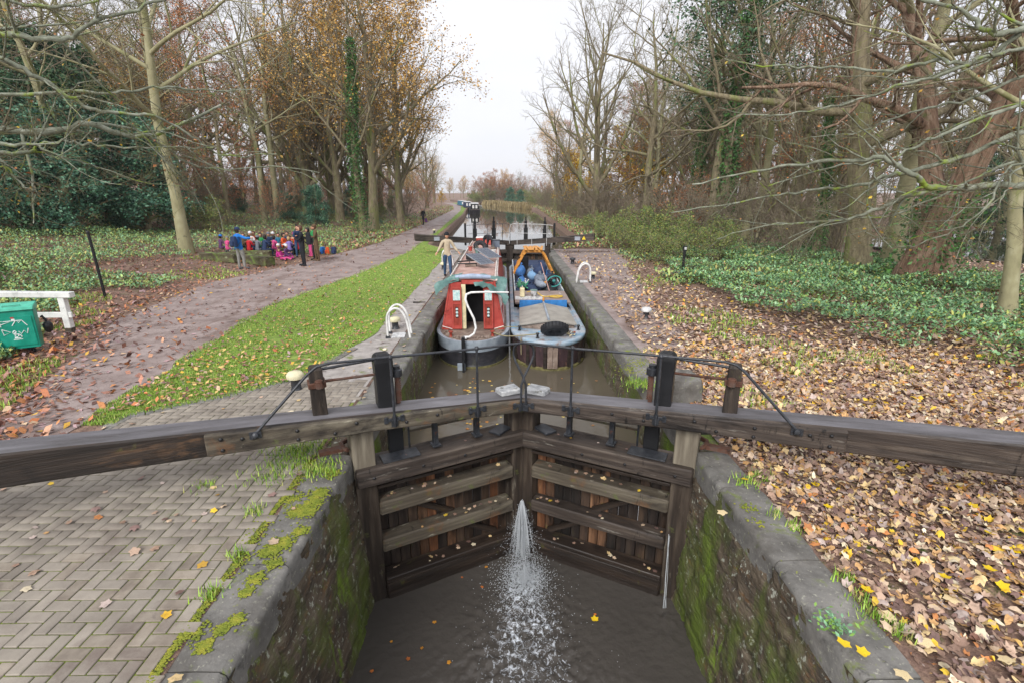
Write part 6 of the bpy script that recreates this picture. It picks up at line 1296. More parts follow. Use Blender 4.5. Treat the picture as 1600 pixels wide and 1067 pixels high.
# far-off wood: a ring of trees that reads as one mass, both sides
def wood_mass(name, lab, spots, seed, cols, H=(9, 16)):
    rr = np.random.default_rng(seed); tw = []; P = []
    for x, y in spots:
        h = rr.uniform(*H); z = hz(x, y); p0, r0 = grow(rr, (x, y, z), (rr.normal() * .1, rr.normal() * .1, 1), h, .16, .03, 6, .07, .02); tw.append((p0, r0))
        for j in range(16):
            t = .12 + .86 * rr.random(); f = t * 5; i = min(int(f), 4); s = p0[i] * (1 - f + i) + p0[i + 1] * (f - i); a = rr.random() * 6.28
            b = grow(rr, s, (math.cos(a), math.sin(a), .7), h * .34 * (1.15 - t), .04, .012, 6, .15, .05); tw.append(b)
            for m_ in range(7):
                q = int(rr.integers(1, 5)); a2 = rr.random() * 6.28; dd = (math.cos(a2), math.sin(a2), .5); b2 = grow(rr, b[0][q], dd, h * .09, .016, .008, 6, .2, 0); tw.append(b2)
                P += list(b2[0][2:])
    V, F = tubes_np(tw, 3); o = ob(name, np_mesh(name, V, F, M['twig'], True)); kind(o, 'stuff', lab)
    P = np.array(P); idx = rr.integers(0, len(P), int(len(P) * .5)); V, F, Cc = leafcloud(rr, P[idx] + rr.normal(0, .35, (len(idx), 3)), .14, .32, cols)
    kind(ob(name + '_leaves', np_mesh(name, V, F, M['leaf'], False, Cc)), 'stuff', lab + ', its leaves')
sp = []; rr = random.Random(9)
for k in range(38): y = rr.uniform(40, 120); sp.append((-22 - y * .35 - rr.random() * 30, y))
wood_mass('left_wood', 'dense rusty wood behind the left bank', sp, 1, RUST + OCH[:2] + [c('5c4a3c')])
sp = []
for k in range(52): y = rr.uniform(30, 130); sp.append((18 + y * .3 + rr.random() * 34, y))
sp = [(x, y) for x, y in sp if not (RIVX(y) - .5 < x < RIVX(y) + 15)]
wood_mass('right_wood', 'dense grey-brown wood behind the right bank', sp, 2, [c('6a6440'), c('5b5a3c'), c('8a7a40'), c('6b5a48'), c('4a5a38')])
# ---------------------------------------------------------------- more of the wood, in depth
rr = random.Random(21)
for k in range(38):
    y = rr.uniform(27, 75); x = -17 - rr.random() * 26 - max(0, (30 - y)) * .6
    if x > interp(y, PL) - 4: continue
    kd = rr.choice(['tall', 'tall_rust', 'vase', 'tall', 'gnarl', 'vase', 'yellow'])
    plant('bare_tree', TT[kd], ADJ[kd] + ' background tree in the wood on the left bank', (x, y, hz(x, y) - .05), rr.random() * 6, rr.uniform(.8, 1.15), 'tree', rg)
for k in range(34):
    y = rr.uniform(30, 85); x = interp(y, PL) - rr.uniform(2.5, 22) * (y / 60)
    if y < 42 and x > -17: continue
    kd = rr.choice(['thicket_red', 'thicket', 'thicket_red', 'holly', 'thicket_red', 'thicket_green'])
    plant('woodland_shrub', TT[kd], ADJ[kd] + ' twiggy shrub at the edge of the left-hand wood', (x, y, hz(x, y) - .05), rr.random() * 6, rr.uniform(.5, .9) * (.6 if kd in ('holly',) else 1), 'shrub', 'woodland edge shrubs on the left')
for k in range(36):
    y = rr.uniform(26, 80); x = 9 + (y - 26) * .06 + rr.random() * 26
    if RIVX(y) - .6 < x < RIVX(y) + 15: continue
    if x < 8 + 0 * y: continue
    kd = rr.choice(['tall', 'vase', 'gnarl', 'tall', 'ivy', 'vase', 'tall_rust'])
    plant('bare_tree', TT[kd], ADJ[kd] + ' background tree in the wood on the right bank', (x, y, hz(x, y) - .05), rr.random() * 6, rr.uniform(.75, 1.1), 'tree', 'background trees on the right bank')
for k in range(26):
    y = rr.uniform(21, 62); x = 8.5 + rr.random() * 22 + (y - 20) * .05
    if RIVX(y) - .6 < x < RIVX(y) + 14 or (x > 15.5 and y < 27): continue
    kd = rr.choice(['thicket', 'thicket', 'thicket_green', 'thicket', 'thicket_red'])
    plant('woodland_shrub', TT[kd], ADJ[kd] + ' twiggy shrub at the back of the brambles', (x, y, hz(x, y) - .05), rr.random() * 6, rr.uniform(.6, .95), 'shrub', 'bare shrubs on the right bank')
# shrubs overhanging the far pound
for k in range(26):
    y = rr.uniform(36, 130); x = interp(y, ER) + rr.uniform(1.8, 4.5)
    kd = rr.choice(['thicket', 'thicket_green', 'thicket', 'bright' if k % 5 == 0 else 'thicket'])
    plant('waterside_shrub', TT[kd], ADJ[kd] + ' waterside shrub on the right bank of the pound', (x, y, hz(x, y) - .1), rr.random() * 6, rr.uniform(.6, 1.1) * (.6 if kd == 'bright' else 1), 'shrub', 'waterside shrubs on the right bank')
for k in range(16):
    x = 14 + k * 2.6 + 12; y = 28 + k * 1.2; x = RIVX(y) + 14.5 + rr.random() * 5
    y = 14 + k * 3.2; x = RIVX(y) + 15.5 + rr.random() * 4; plant('riverside_tree', TT['conifer' if k % 2 else 'holly'], ('dark coniferous' if k % 2 else 'dark evergreen') + ' tree on the far bank of the river', (x, y, hz(x, y) - .1), rr.random() * 6, rr.uniform(.6, 1), 'tree', 'dark trees beyond the river')

# ---------------------------------------------------------------- foreground boughs
def bough_tree(name, lab, base, H, r, boughs, seed, col='bough', sub=(10, 6, 4), tilt=(0, 0)):
    rr = np.random.default_rng(seed); t = thing(name, lab, 'tree', base); b0 = np.array(base)
    p, q = grow(rr, (0, 0, -.2), (tilt[0], tilt[1], 1), H, r, r * .4, 12, .05, .02); q[0] *= 1.3; V, F = tubes_np([(p, q)], 14); ob('trunk', np_mesh('trunk', V, F, M['bark'], True), t)
    Ls = [[], [], [], []]
    for (w0, w1, pts) in boughs:
        P = [np.array(atd(*a)) - b0 for a in pts]; P = np.array([list(v) for v in smooth_pts(P, 5)]); n = len(P); P += rr.normal(0, .016, P.shape)
        Ls[0].append((P, np.linspace(w0, w1, n) * rr.uniform(.82, 1.16, n)))
    def kids(par, n, ang, ln0, k, up, store, rmin):
        for P, q in par:
            L = np.linalg.norm(np.diff(P, axis=0), axis=1).sum()
            for j in range(n):
                tt = (j + rr.random()) / n * .96 + .03; f = tt * (len(P) - 1); i = min(int(f), len(P) - 2); s = P[i] * (1 - f + i) + P[i + 1] * (f - i); dd = P[i + 1] - P[i]; dd /= np.linalg.norm(dd) + 1e-9
                o = perp(dd, rr); o[2] = o[2] * .55 + .05; o /= np.linalg.norm(o); A = math.radians(ang * rr.uniform(.7, 1.3)); rad = max(rmin, q[i] * .5)
                store.append(grow(rr, s, dd * math.cos(A) + o * math.sin(A), min(ln0, L * .6) * rr.uniform(.5, 1.25) * (1.1 - .5 * tt), rad, max(rmin * .5, rad * .25), k, .13, up))
    kids(Ls[0], sub[0], 48, 1.7, 8, .01, Ls[1], .008); kids(Ls[1], sub[1], 45, .75, 6, .0, Ls[2], .0045); kids(Ls[2], sub[2], 42, .34, 4, .01, Ls[3], .003)
    for L_ in Ls[0]:
        V, F = tubes_np([L_], 8); ob('bough', np_mesh('bough', V, F, M[col], True), t)
    V, F = tubes_np(Ls[1], 5); ob('side_branches', np_mesh('side_branches', V, F, M[col], True), t)['kind'] = 'stuff'
    V, F = tubes_np(Ls[2] + Ls[3], 3); ob('twigs', np_mesh('twigs', V, F, M['twigmoss'], True), t)['kind'] = 'stuff'
    V, F, Cc = leafcloud(rr, pick(rr, Ls[3], 150, .01), .04, .08, RUST + YEL); ob('foliage', np_mesh('foliage', V, F, M['leaf'], False, Cc), t)['kind'] = 'stuff'
M['twigmoss'] = mat('mossy_twigs', [c('57503f'), c('6b6650'), c('7c8058')], scale=2, rough=.9, bump=0, layers=[(c('8a9a3a'), 1.5, .58, .66)])
bL = Vector((-12.6, 8.3, 0)); T0 = (-230, 330, 8.3)
bough_tree('overhanging_tree', 'mossy tree whose lichened boughs reach in from the left edge', bL, 9, .3, [
    (.07, .020, [(-240, 190, 8.3), (-60, 205, 8.4), (0, 203, 8.5), (70, 208, 8.7), (140, 194, 9), (200, 214, 9.3), (245, 210, 9.6), (270, 198, 9.8), (345, 165, 10.3)]),
    (.028, .008, [(140, 194, 9), (200, 200, 9.4), (260, 232, 9.8), (300, 258, 10), (360, 266, 10.4), (425, 262, 10.8), (500, 270, 11)]),
    (.05, .018, [(-240, 120, 8.3), (-80, 60, 8.3), (0, 54, 8.3), (60, 62, 8.3), (105, 58, 8.4), (150, 33, 8.5), (215, 14, 8.8), (275, -8, 9)]),
    (.045, .01, [(-240, 150, 8.3), (-60, 80, 8), (0, 92, 8), (60, 122, 8.2), (130, 165, 8.5), (180, 178, 8.7), (240, 182, 9), (300, 212, 9.4), (345, 242, 9.8), (430, 242, 10.2)]),
    (.035, .009, [(-240, 230, 8.3), (-60, 240, 8), (0, 242, 8), (45, 238, 8.2), (62, 226, 8.3), (110, 222, 8.5), (165, 228, 8.8), (250, 230, 9.2), (330, 232, 9.6)]),
    (.03, .008, [(-200, 240, 8.3), (0, 228, 7.8), (60, 228, 8), (80, 245, 8.1), (110, 250, 8.3), (160, 262, 8.6)]),
    (.022, .008, [(0, 244, 7.8), (12, 260, 7.8), (38, 292, 7.8), (54, 300, 7.8)]),
    (.045, .012, [(-240, 90, 8.3), (-40, 0, 9), (40, 8, 9.3), (120, 10, 9.6), (180, -10, 9.8)]),
    (.04, .010, [(-240, 170, 8.3), (-40, 150, 10), (90, 145, 10.4), (190, 146, 10.8), (250, 136, 11.2), (320, 142, 11.8), (400, 140, 12.2)]),
], 31, sub=(9, 7, 5), tilt=(.02, 0))
bR = Vector((12.3, 9.6, 0))
bough_tree('overhanging_tree', 'mossy tree whose yellow-green boughs reach in from the right edge', bR, 9.5, .34, [
    (.055, .012, [(1830, 150, 9.6), (1690, 180, 9), (1600, 205, 8.8), (1500, 246, 8.7), (1430, 266, 8.7), (1390, 275, 8.8), (1330, 292, 9), (1260, 300, 9.3), (1180, 312, 9.8), (1050, 332, 10.3)]),
    (.062, .016, [(1830, 300, 9.6), (1700, 290, 8.6), (1600, 289, 8.2), (1540, 291, 8.1), (1462, 294, 8), (1435, 278, 8), (1405, 262, 8.1), (1375, 247, 8.2), (1330, 250, 8.4), (1270, 256, 8.7), (1200, 263, 9), (1080, 290, 9.4)]),
    (.035, .009, [(1462, 294, 8), (1400, 315, 8.2), (1340, 338, 8.5), (1280, 347, 8.8), (1200, 352, 9.2), (1120, 372, 9.6)]),
    (.038, .010, [(1830, 90, 9.6), (1700, 125, 8.9), (1600, 162, 8.5), (1500, 196, 8.4), (1440, 226, 8.4), (1380, 251, 8.5), (1300, 262, 8.8), (1200, 290, 9.2)]),
    (.038, .010, [(1830, 20, 9.6), (1700, 50, 9), (1600, 76, 8.6), (1540, 90, 8.6), (1470, 118, 8.8), (1400, 136, 9), (1330, 160, 9.3), (1250, 176, 9.6), (1150, 182, 10)]),
    (.06, .02, [(1830, 0, 9.6), (1700, 20, 9), (1600, 45, 8.8), (1545, 52, 8.8), (1510, 22, 9), (1445, 2, 9.2), (1400, -10, 9.4)]),
    (.038, .010, [(1600, 50, 8.8), (1540, 92, 9), (1500, 98, 9.2), (1460, 95, 9.4), (1385, 110, 9.6), (1300, 106, 10), (1210, 104, 10.4), (1130, 92, 10.8)]),
    (.02, .006, [(1640, 240, 8.4), (1585, 270, 8), (1572, 300, 8), (1555, 326, 8), (1528, 372, 8)]),
    (.022, .006, [(1650, 250, 8.4), (1580, 262, 8.1), (1540, 325, 8), (1490, 360, 8.1), (1440, 382, 8.2), (1390, 386, 8.4)]),
    (.03, .008, [(1800, 250, 9), (1650, 240, 8.8), (1560, 262, 8.8), (1480, 300, 8.9), (1400, 335, 9.1), (1320, 345, 9.4), (1230, 372, 9.8)]),
    (.03, .008, [(1700, 100, 9), (1600, 120, 8.9), (1500, 160, 9.1), (1420, 175, 9.4), (1350, 205, 9.8), (1270, 215, 10.2)]),
], 32, sub=(9, 7, 5), tilt=(.02, 0))

# ---------------------------------------------------------------- leaves, grass, brambles
def polar(rr, n, x0, x1, y0, y1, power=1.0):
    """points over a block of ground, thinning with distance from the lock side"""
    out = []; tot = 0
    while tot < n:
        u_ = rr.random(n * 2); d = np.exp(np.log(y0) + u_ * (np.log(y1) - np.log(y0))) if power == 1 else (y0 ** (1 - power) + u_ * (y1 ** (1 - power) - y0 ** (1 - power))) ** (1 / (1 - power))
        s0, s1 = x0 / y0 if x0 < 0 else x0 / y1, x1 / y0 if x1 > 0 else x1 / y1
        s0, s1 = max(s0, -1.45), min(s1, 1.45)
        x = rr.uniform(s0, s1, n * 2) * d; k = (x > x0) & (x < x1); out.append(np.stack([x[k], d[k]], 1)); tot += k.sum()
    return np.concatenate(out)[:n]
def leaf_shape(kind_='maple'):
    if kind_ == 'maple':
        rad = [1.0, .66, .92, .62, .74, .50, .34, .50, .74, .62, .92, .66]; n = 12
        a = np.arange(n) * 2 * np.pi / n; P = np.stack([np.sin(a) * rad, np.cos(a) * rad, np.zeros(n)], 1) * .5
        P = np.concatenate([[[0, 0, 0]], P]); F = np.array([[0, 1 + (k + 1) % n, 1 + k] for k in range(n)])
    elif kind_ == 'oval':
        a = np.arange(8) * 2 * np.pi / 8; P = np.stack([.27 * np.sin(a), .5 * np.cos(a), np.zeros(8)], 1); P = np.concatenate([[[0, 0, -.03]], P]); F = np.array([[0, 1 + (k + 1) % 8, 1 + k] for k in range(8)])
    else:
        P = np.array([[0, -.5, 0], [.3, 0, .05], [0, .5, 0], [-.3, 0, .05]]); F = np.array([[0, 1, 2], [0, 2, 3]])
    return P, F
def scatter(name, pts, s0, s1, cols, w=None, shape='maple', tilt=.35, curl=.5, parent=None, label=None, m='leaf', seed=0, vary=.25, zj=.03):
    rr = np.random.default_rng(seed); P, F = leaf_shape(shape); n = len(pts); ci = rr.choice(len(cols), n, p=None if w is None else np.array(w) / sum(w))
    C_ = np.array(cols)[ci] * rr.uniform(1 - vary, 1 + vary, (n, 1)); sz = rr.uniform(s0, s1, n); az = rr.random(n) * 6.283
    tx, ty = rr.normal(0, tilt, n), rr.normal(0, tilt, n); cu = rr.normal(0, curl, n)
    L = P[None] * sz[:, None, None]; r2 = (P[:, 0] ** 2 + P[:, 1] ** 2)[None] * cu[:, None] * sz[:, None]
    x = L[..., 0] * np.cos(az)[:, None] - L[..., 1] * np.sin(az)[:, None]; y = L[..., 0] * np.sin(az)[:, None] + L[..., 1] * np.cos(az)[:, None]
    z = L[..., 2] + r2 + x * np.tan(np.clip(tx, -1, 1))[:, None] + y * np.tan(np.clip(ty, -1, 1))[:, None]
    zmin = np.minimum(z.min(1), 0); pz = pts[:, 2] + rr.random(n) * zj
    V = np.stack([x + pts[:, :1], y + pts[:, 1:2], z - zmin[:, None] * .8 + pz[:, None]], -1).reshape(-1, 3); FF = (F[None] + (np.arange(n) * len(P))[:, None, None]).reshape(-1, 3)
    o = ob(name, np_mesh(name, V, FF, M[m], False, np.repeat(C_, len(P), 0)), parent)
    if label: kind(o, 'stuff', label)
    return o
LIT = [c(h) for h in ('b39884', 'c8b096', '947868', '7a6058', 'd8c2a4', 'a98c78', 'bd9a7e', 'e2d4b6', '8a706a', 'c98650', 'e2bc3c', 'b5a49c')]; LW = [4, 5, 4, 2.6, 3.4, 4, 4, 1.8, 3, 1.2, 1.3, 3]
LIL = [c(h) for h in ('9a6c5c', 'b07c66', '86604f', '6e4f46', 'c39476', 'a5786a', 'bd8050', 'cdb090', '8a665e', 'c87a4e', 'd0a43e', 'a68a8c')]
rr = np.random.default_rng(5)
def z_at(p, add=.0): return np.concatenate([p, (hgt(p[:, 0], p[:, 1]) + add)[:, None]], 1)
mud = lambda p: (p[:, 0] < interp(p[:, 1], [(3, 2.7), (8, 3.2), (14, 3.9), (22, 5.0), (30, 6.4)])) & (p[:, 1] > 8)
p = np.stack([rr.uniform(2.62, 8.6, 21000), 9.6 * rr.random(21000) ** .8 + .6], 1); p = p[(p[:, 0] > 2.72) | (rr.random(len(p)) < .5)]; p = p[~mud(p) | (rr.random(len(p)) < .3)]
order = np.argsort((p[:, 0] - 3) ** 2 * .5 + (p[:, 1] - 1.8) ** 2 + (p[:, 1] < 1.3) * 100)
nearp = p[order[:300]]; p = np.delete(p, order[:300:1], 0)
LIT[4] = c('dcc08c'); LIT[6] = c('c69c68')
scatter('fallen_leaves', z_at(p, .004), .05, .13, LIT, LW, 'maple', .26, 1.2, None, 'thick carpet of fallen maple leaves on the right bank', seed=1, zj=.035)
lm = []
P_, F_ = leaf_shape('maple'); r2 = P_[:, 0] ** 2 + P_[:, 1] ** 2
for i_, (cc, ww) in enumerate(zip(LIT, LW)):
    for j_ in range(1 + (ww > 3)):
        V = P_.copy(); V[:, 2] = r2 * rr.normal(0, 1.0) + V[:, 0] * rr.normal(0, .25); V = np.concatenate([V, [[-.008, -.12, .0], [.008, -.12, .0], [0, -.55, .06]]]); F2 = np.concatenate([F_, [[13, 14, 15]]])
        lm.append((np_mesh('leaf', V, F2, M['leaf'], False, np.tile(np.array(cc) * rr.uniform(.85, 1.15), (len(V), 1))), ww / (1 + (ww > 3))))
wts = np.array([w_ for _, w_ in lm]); wts[-3:] *= 1; wts /= wts.sum()
for q in z_at(nearp, .03): 
    o = ob('leaf', lm[rr.choice(len(lm), p=wts)][0], ground, tuple(q), (rr.normal(0, .2), rr.normal(0, .2), rr.random() * 6.28)); o.location.z += rr.random() * .02; s_ = rr.uniform(.07, .135); o.scale = (s_,) * 3
# individual yellow leaves seen among them
ym = np_mesh('leaf', P_ * 1.0 + np.stack([0 * r2, 0 * r2, r2 * .5], 1), F_, M['leaf'], False, np.tile(np.array(c('e6c31e')), (len(P_), 1)))
pm_ = np_mesh('leaf', P_ * 1.0 + np.stack([0 * r2, 0 * r2, -r2 * .3], 1), F_, M['leaf'], False, np.tile(np.array(c('dcc79a')), (len(P_), 1)))
for k, (px, py) in enumerate([(1354, 921), (1276, 757), (1293, 791), (1318, 1003), (1405, 730), (1474, 900), (1548, 888), (1565, 915), (1585, 860), (1547, 832), (1350, 1020), (1162, 748), (1520, 790), (1445, 668), (1600, 830), (1430, 640)]):
    zz = 0.06 if py > 700 or px > 1700 else .03
    if (px, py) in ((1445, 668),): continue
    q = at(px, py, zz); o = ob('leaf', ym, ground, q, (rr.normal(0, .15), rr.normal(0, .15), rr.random() * 6)); o.scale = (.125,) * 3
for px, py in [(1500, 755), (1445, 1000), (1130, 800), (1490, 870), (1240, 800), (1390, 960), (1575, 1030), (1410, 1050), (1485, 935), (1540, 780)]:
    q = at(px, py, .055); o = ob('leaf', pm_, ground, q, (rr.normal(0, .15), rr.normal(0, .15), rr.random() * 6)); o.scale = (.14,) * 3
# farther right
p = polar(rr, 42000, 2.8, 30, 6, 45, 1.3); p = p[~mud(p) | (rr.random(len(p)) < .7)]; p = p[p[:, 0] < RIVX(p[:, 1]) - .2]; p = p[(p[:, 1] < 29) | (p[:, 0] > 5.6)]
scatter('fallen_leaves', z_at(p, .006), .07, .15, LIT, LW, 'simple', .3, .3, None, 'fallen leaves thinning out across the right bank', seed=2)
# left bank litter
def onpath(p): return (p[:, 0] > interp(p[:, 1], PL)) & (p[:, 0] < interp(p[:, 1], PR))
p = polar(rr, 34000, -45, -6, 5.2, 60, 1.15); e = interp(p[:, 1], PL) - p[:, 0]
keep = (p[:, 0] < interp(p[:, 1], PR) - .0) & ((e > .2) | (rr.random(len(p)) < np.clip(.5 + e * .4, .14, 1))); p = p[keep]
scatter('fallen_leaves', z_at(p, .006), .07, .15, LIL, LW, 'simple', .35, .4, None, 'brown fallen leaves on the left bank and the edges of the towpath', seed=3)
p = polar(rr, 4500, -9, -2.7, 7, 60, 1.6); p = p[(p[:, 0] > interp(p[:, 1], PR)) & (p[:, 0] < interp(p[:, 1], GL))]
scatter('fallen_leaves', z_at(p, .035), .05, .11, LIL + [c('cdb06c')] * 3, None, 'simple', .3, .4, None, 'fallen leaves scattered over the grass', seed=4)
p = np.concatenate([np.stack([rr.uniform(-6.5, -2.3, 130), rr.uniform(1.3, 8, 130)], 1), np.stack([rr.uniform(-3.6, -2.3, 120), rr.uniform(8, 28, 120)], 1)])
scatter('fallen_leaves', z_at(p, .024), .06, .13, LIT + YEL, LW + [1] * 4, 'maple', .12, .5, None, 'odd leaves lying on the paving', seed=5, zj=.003)
# leaves afloat
p = np.concatenate([np.stack([rr.normal(-.75, .3, 90), rr.normal(9.9, .7, 90)], 1), np.stack([rr.uniform(-2, 2, 50), rr.uniform(7.2, 11.5, 50)], 1)]); p = p[np.abs(p[:, 0]) < 2.05]
scatter('floating_leaves', np.concatenate([p, np.full((len(p), 1), Z_CH + .002)], 1), .05, .12, [c('d0a040'), c('b8782e'), c('8a6238'), c('d8c070')], None, 'maple', .03, .15, None, 'orange leaves floating behind the red boat', seed=6, zj=.004)
p = np.array([[-1.7, 5.0], [-1.45, 4.75], [-1.2, 5.3], [-1.75, 4.3], [-1.1, 4.4], [-.95, 4.7], [-1.5, 4.05], [-1.85, 4.6], [.95, 5.4], [-.6, 5.9], [-.8, 3.9], [-1.35, 3.7], [-.55, 6.3], [-.9, 6.1], [-1.6, 3.3], [-1.3, 4.9]])
scatter('floating_leaves', np.concatenate([p, np.full((len(p), 1), Z_LOW + .012)], 1), .05, .10, [c('c4702e'), c('a8602c'), c('d0902e')], None, 'maple', .05, .2, None, 'small orange leaves floating on the tail water', seed=7, zj=.003)
o = ob('leaf', ym, tail, (.93, 5.3, Z_LOW + .02)); o.scale = (.13,) * 3
# leaves caught on the gate rails and beams
for g in (gL, gR):
    d = 1 if g is gL else -1; q = []
    for (yy, zz) in ((-.1, -.14), (-.08, -.695), (-.08, -1.285), (-.08, -1.895)):
        for _ in range(11 if zz < -.2 else 4): q.append((d * rnd.uniform(.2, 2.1), yy + rnd.uniform(-.07, .06), Z_LOW * -1 + zz))
    scatter('caught_leaves', np.array(q), .04, .10, LIT + YEL, LW + [2] * 4, 'maple', .15, .4, g, None, seed=8, zj=.003)['kind'] = 'stuff'

# grass
def blades(name, p, h0, h1, cols, lab, seed=0, wdt=.006, parent=None, m='green', lean=.4):
    rr = np.random.default_rng(seed); n = len(p); az = rr.random(n) * 6.283; h = rr.uniform(h0, h1, n); w = wdt * (1 + p[:, 1] / 12)
    ca, sa = np.cos(az), np.sin(az); ln = rr.normal(0, lean, n) * h; lx, ly = -sa * ln, ca * ln
    b = p; V = np.stack([np.stack([b[:, 0] - ca * w, b[:, 1] - sa * w, b[:, 2]], 1), np.stack([b[:, 0] + ca * w, b[:, 1] + sa * w, b[:, 2]], 1), np.stack([b[:, 0] + lx, b[:, 1] + ly, b[:, 2] + h], 1)], 1).reshape(-1, 3)
    C_ = np.array(cols)[rr.integers(0, len(cols), n)] * rr.uniform(.75, 1.25, (n, 1)); o = ob(name, np_mesh(name, V, np.arange(n * 3).reshape(-1, 3), M[m], False, np.repeat(C_, 3, 0)), parent)
    if lab: kind(o, 'stuff', lab)
    return o
GR = [c('7fa83c'), c('97bc4a'), c('6c953a'), c('acc45c'), c('b3b46c')]
p = polar(rr, 150000, -9.5, -2.9, 6.6, 95, 1.5); p = p[(p[:, 0] > interp(p[:, 1], PR) - .12 + .15 * vnoise(p[:, 0], p[:, 1], .4)) & (p[:, 0] < interp(p[:, 1], GL) + .02)]; p = p[vnoise(p[:, 0], p[:, 1], .9, 7) + vnoise(p[:, 0], p[:, 1], .25, 3) * .6 > -.75]
blades('grass', z_at(p, .01), .02, .055, GR, 'short bright grass on the verge', 1, .0045)
p = np.concatenate([polar(rr, 60000, -50, -7, 6, 70, 1.2), polar(rr, 30000, 2.9, 16, 7, 40, 1.3)]); q_ = vnoise(p[:, 0], p[:, 1], 1.6, 9) + .5 * vnoise(p[:, 0], p[:, 1], .5, 2)
e = interp(p[:, 1], PL) - p[:, 0]; p = p[((q_ > .35) | ((p[:, 1] > 27) & (e > .1) & (e < 6) & (p[:, 0] < 0))) & (((p[:, 0] < 0) & (e > .1)) | ((p[:, 0] > 3.4 + (p[:, 1] - 8) * .12) & (p[:, 0] < RIVX(p[:, 1]) - .5)))]
blades('grass', z_at(p, .01), .05, .14, GR + [c('8a9440')], 'tufts of grass among the fallen leaves', 2, .008)
# mossy fringe along the coping
def tuft(px, py, n, r_, cols, hh=(.04, .10)):
    a = at(px, py); q = rr.normal(0, r_, (n, 2)) + [a.x, a.y]; return q
P1 = []
for k in range(2200):
    y = rr.uniform(.8, 5.6); w = .04 + .05 * vnoise(y, 0, .5, 2) + (.07 if 3.6 < y < 4.4 or y > 5 else 0); P1.append((-2.68 + rr.normal(0, max(.015, w * .6)), y))
P1 = np.array(P1); moss_p = z_at(P1, .012)
q = MB()
def clumps(name, pts, r0, r1, m, lab, parent=None, flat_=.35):
    base = MB().ball((0, 0, 0), 1, 6, 4); BV = np.array(base.v); tri = [f for f in base.f if len(f) == 3]; quad = [f for f in base.f if len(f) == 4]
    n = len(pts); s_ = rr.uniform(r0, r1, n); V = (BV[None] * np.stack([s_, s_ * rr.uniform(.7, 1.3, n), s_ * flat_], 1)[:, None] + pts[:, None]).reshape(-1, 3); off = (np.arange(n) * len(BV))[:, None, None]
    F = [(np.array(tri)[None] + off).reshape(-1, 3), (np.array(quad)[None] + off).reshape(-1, 4)]
    o = ob(name, np_mesh(name, V, F, M[m], True), parent)
    if lab: kind(o, 'stuff', lab)
    return o
clumps('moss', moss_p, .004, .014, 'moss', 'yellow-green moss along the joint between paving and coping')
P2 = []
for (px, py, n, r_) in [(440, 850, 160, .05), (420, 862, 90, .04), (370, 968, 90, .025), (470, 830, 60, .04), (480, 800, 110, .05), (500, 770, 90, .05), (300, 990, 60, .05), (455, 780, 60, .06), (520, 740, 60, .05), (400, 905, 60, .04), (385, 925, 50, .03), (345, 985, 50, .03), (430, 880, 60, .04), (465, 800, 120, .05), (490, 785, 120, .05), (320, 1010, 60, .03)]:
    a = at(px, py); P2 += [(a.x + rr.normal(0, r_), a.y + rr.normal(0, r_), .01) for _ in range(n * 3)]
for (px, py, n, r_) in [(1170, 795, 50, .05), (1185, 815, 30, .05), (1000, 578, 160, .13), (985, 590, 120, .12), (1010, 560, 90, .15)]:
    a = at(px, py, .3 if py < 650 else 0); P2 += [(a.x + rr.normal(0, r_), a.y + rr.normal(0, r_), a.z + .012 if py > 650 else .44 + .0 * n) for _ in range(n)]
clumps('moss', np.array(P2), .004, .016, 'moss', 'cushions of moss on the stones beside the gates', flat_=.4)
p = np.concatenate([tuft(px, py, n, r_, None) for px, py, n, r_ in [(470, 710, 500, .16), (500, 735, 300, .12), (430, 740, 250, .16), (400, 800, 90, .06), (330, 930, 80, .05), (370, 870, 60, .05), (460, 700, 300, .2), (1320, 905, 60, .05), (1345, 935, 60, .06), (1365, 965, 90, .05), (1400, 985, 120, .05), (1240, 825, 60, .04), (1000, 600, 300, .15), (320, 760, 60, .08), (1190, 745, 90, .07), (1210, 805, 40, .04), (1165, 755, 80, .07)]])
blades('grass', z_at(p, .005), .03, .10, GR + [c('8fb03a')], 'small green tufts between the stones', 3, .005)
# small-leaved plant on the right coping
a = at(1300, 985); q = rr.normal(0, .06, (120, 2)) + [a.x, a.y]
scatter('small_plant', np.concatenate([q, rr.uniform(.02, .09, (120, 1))], 1), .025, .05, [c('6f9a70'), c('84b088'), c('7aa04a')], None, 'simple', .4, .2, None, 'round-leaved weed growing at the right coping', m='green', seed=9)
# brambles and ground cover
BR = [c('729c6c'), c('8ab280'), c('5c865c'), c('9cbc90'), c('82a85e'), c('b0b45e'), c('4e7254'), c('a5846a')]; BRW = [5, 4, 4, 2, 4, 1.6, 2, .8]
LG = [c('84a86c'), c('9cb86a'), c('70966c'), c('9fae62'), c('86a45c'), c('5c8062'), c('a8a25e')]
poly = [(6.6, 20.5), (7.4, 24), (11, 27), (15, 27), (17.5, 22), (16.5, 15), (13.5, 9.6), (9.6, 8.0), (8.6, 9.2), (7.2, 10.6), (6.6, 13.5), (6.3, 17)]
def inpoly(p, poly):
    x, y = p[:, 0], p[:, 1]; r_ = np.zeros(len(p), bool); n = len(poly)
    for i in range(n):
        (x1, y1), (x2, y2) = poly[i], poly[(i + 1) % n]; k = ((y1 > y) != (y2 > y)) & (x < (x2 - x1) * (y - y1) / (y2 - y1 + 1e-9) + x1); r_ ^= k
    return r_
p = np.stack([rr.uniform(5.8, 18, 130000), rr.uniform(7.5, 28, 130000)], 1); pw = p + np.stack([.5 * vnoise(p[:, 1], p[:, 0], .9, 3), .5 * vnoise(p[:, 0], p[:, 1], .7, 8)], 1)
p = p[inpoly(pw, poly)]; p = p[vnoise(p[:, 0], p[:, 1], .8, 6) + .7 * vnoise(p[:, 0], p[:, 1], .3, 2) > -.7 + .5 * rr.random(len(p))]
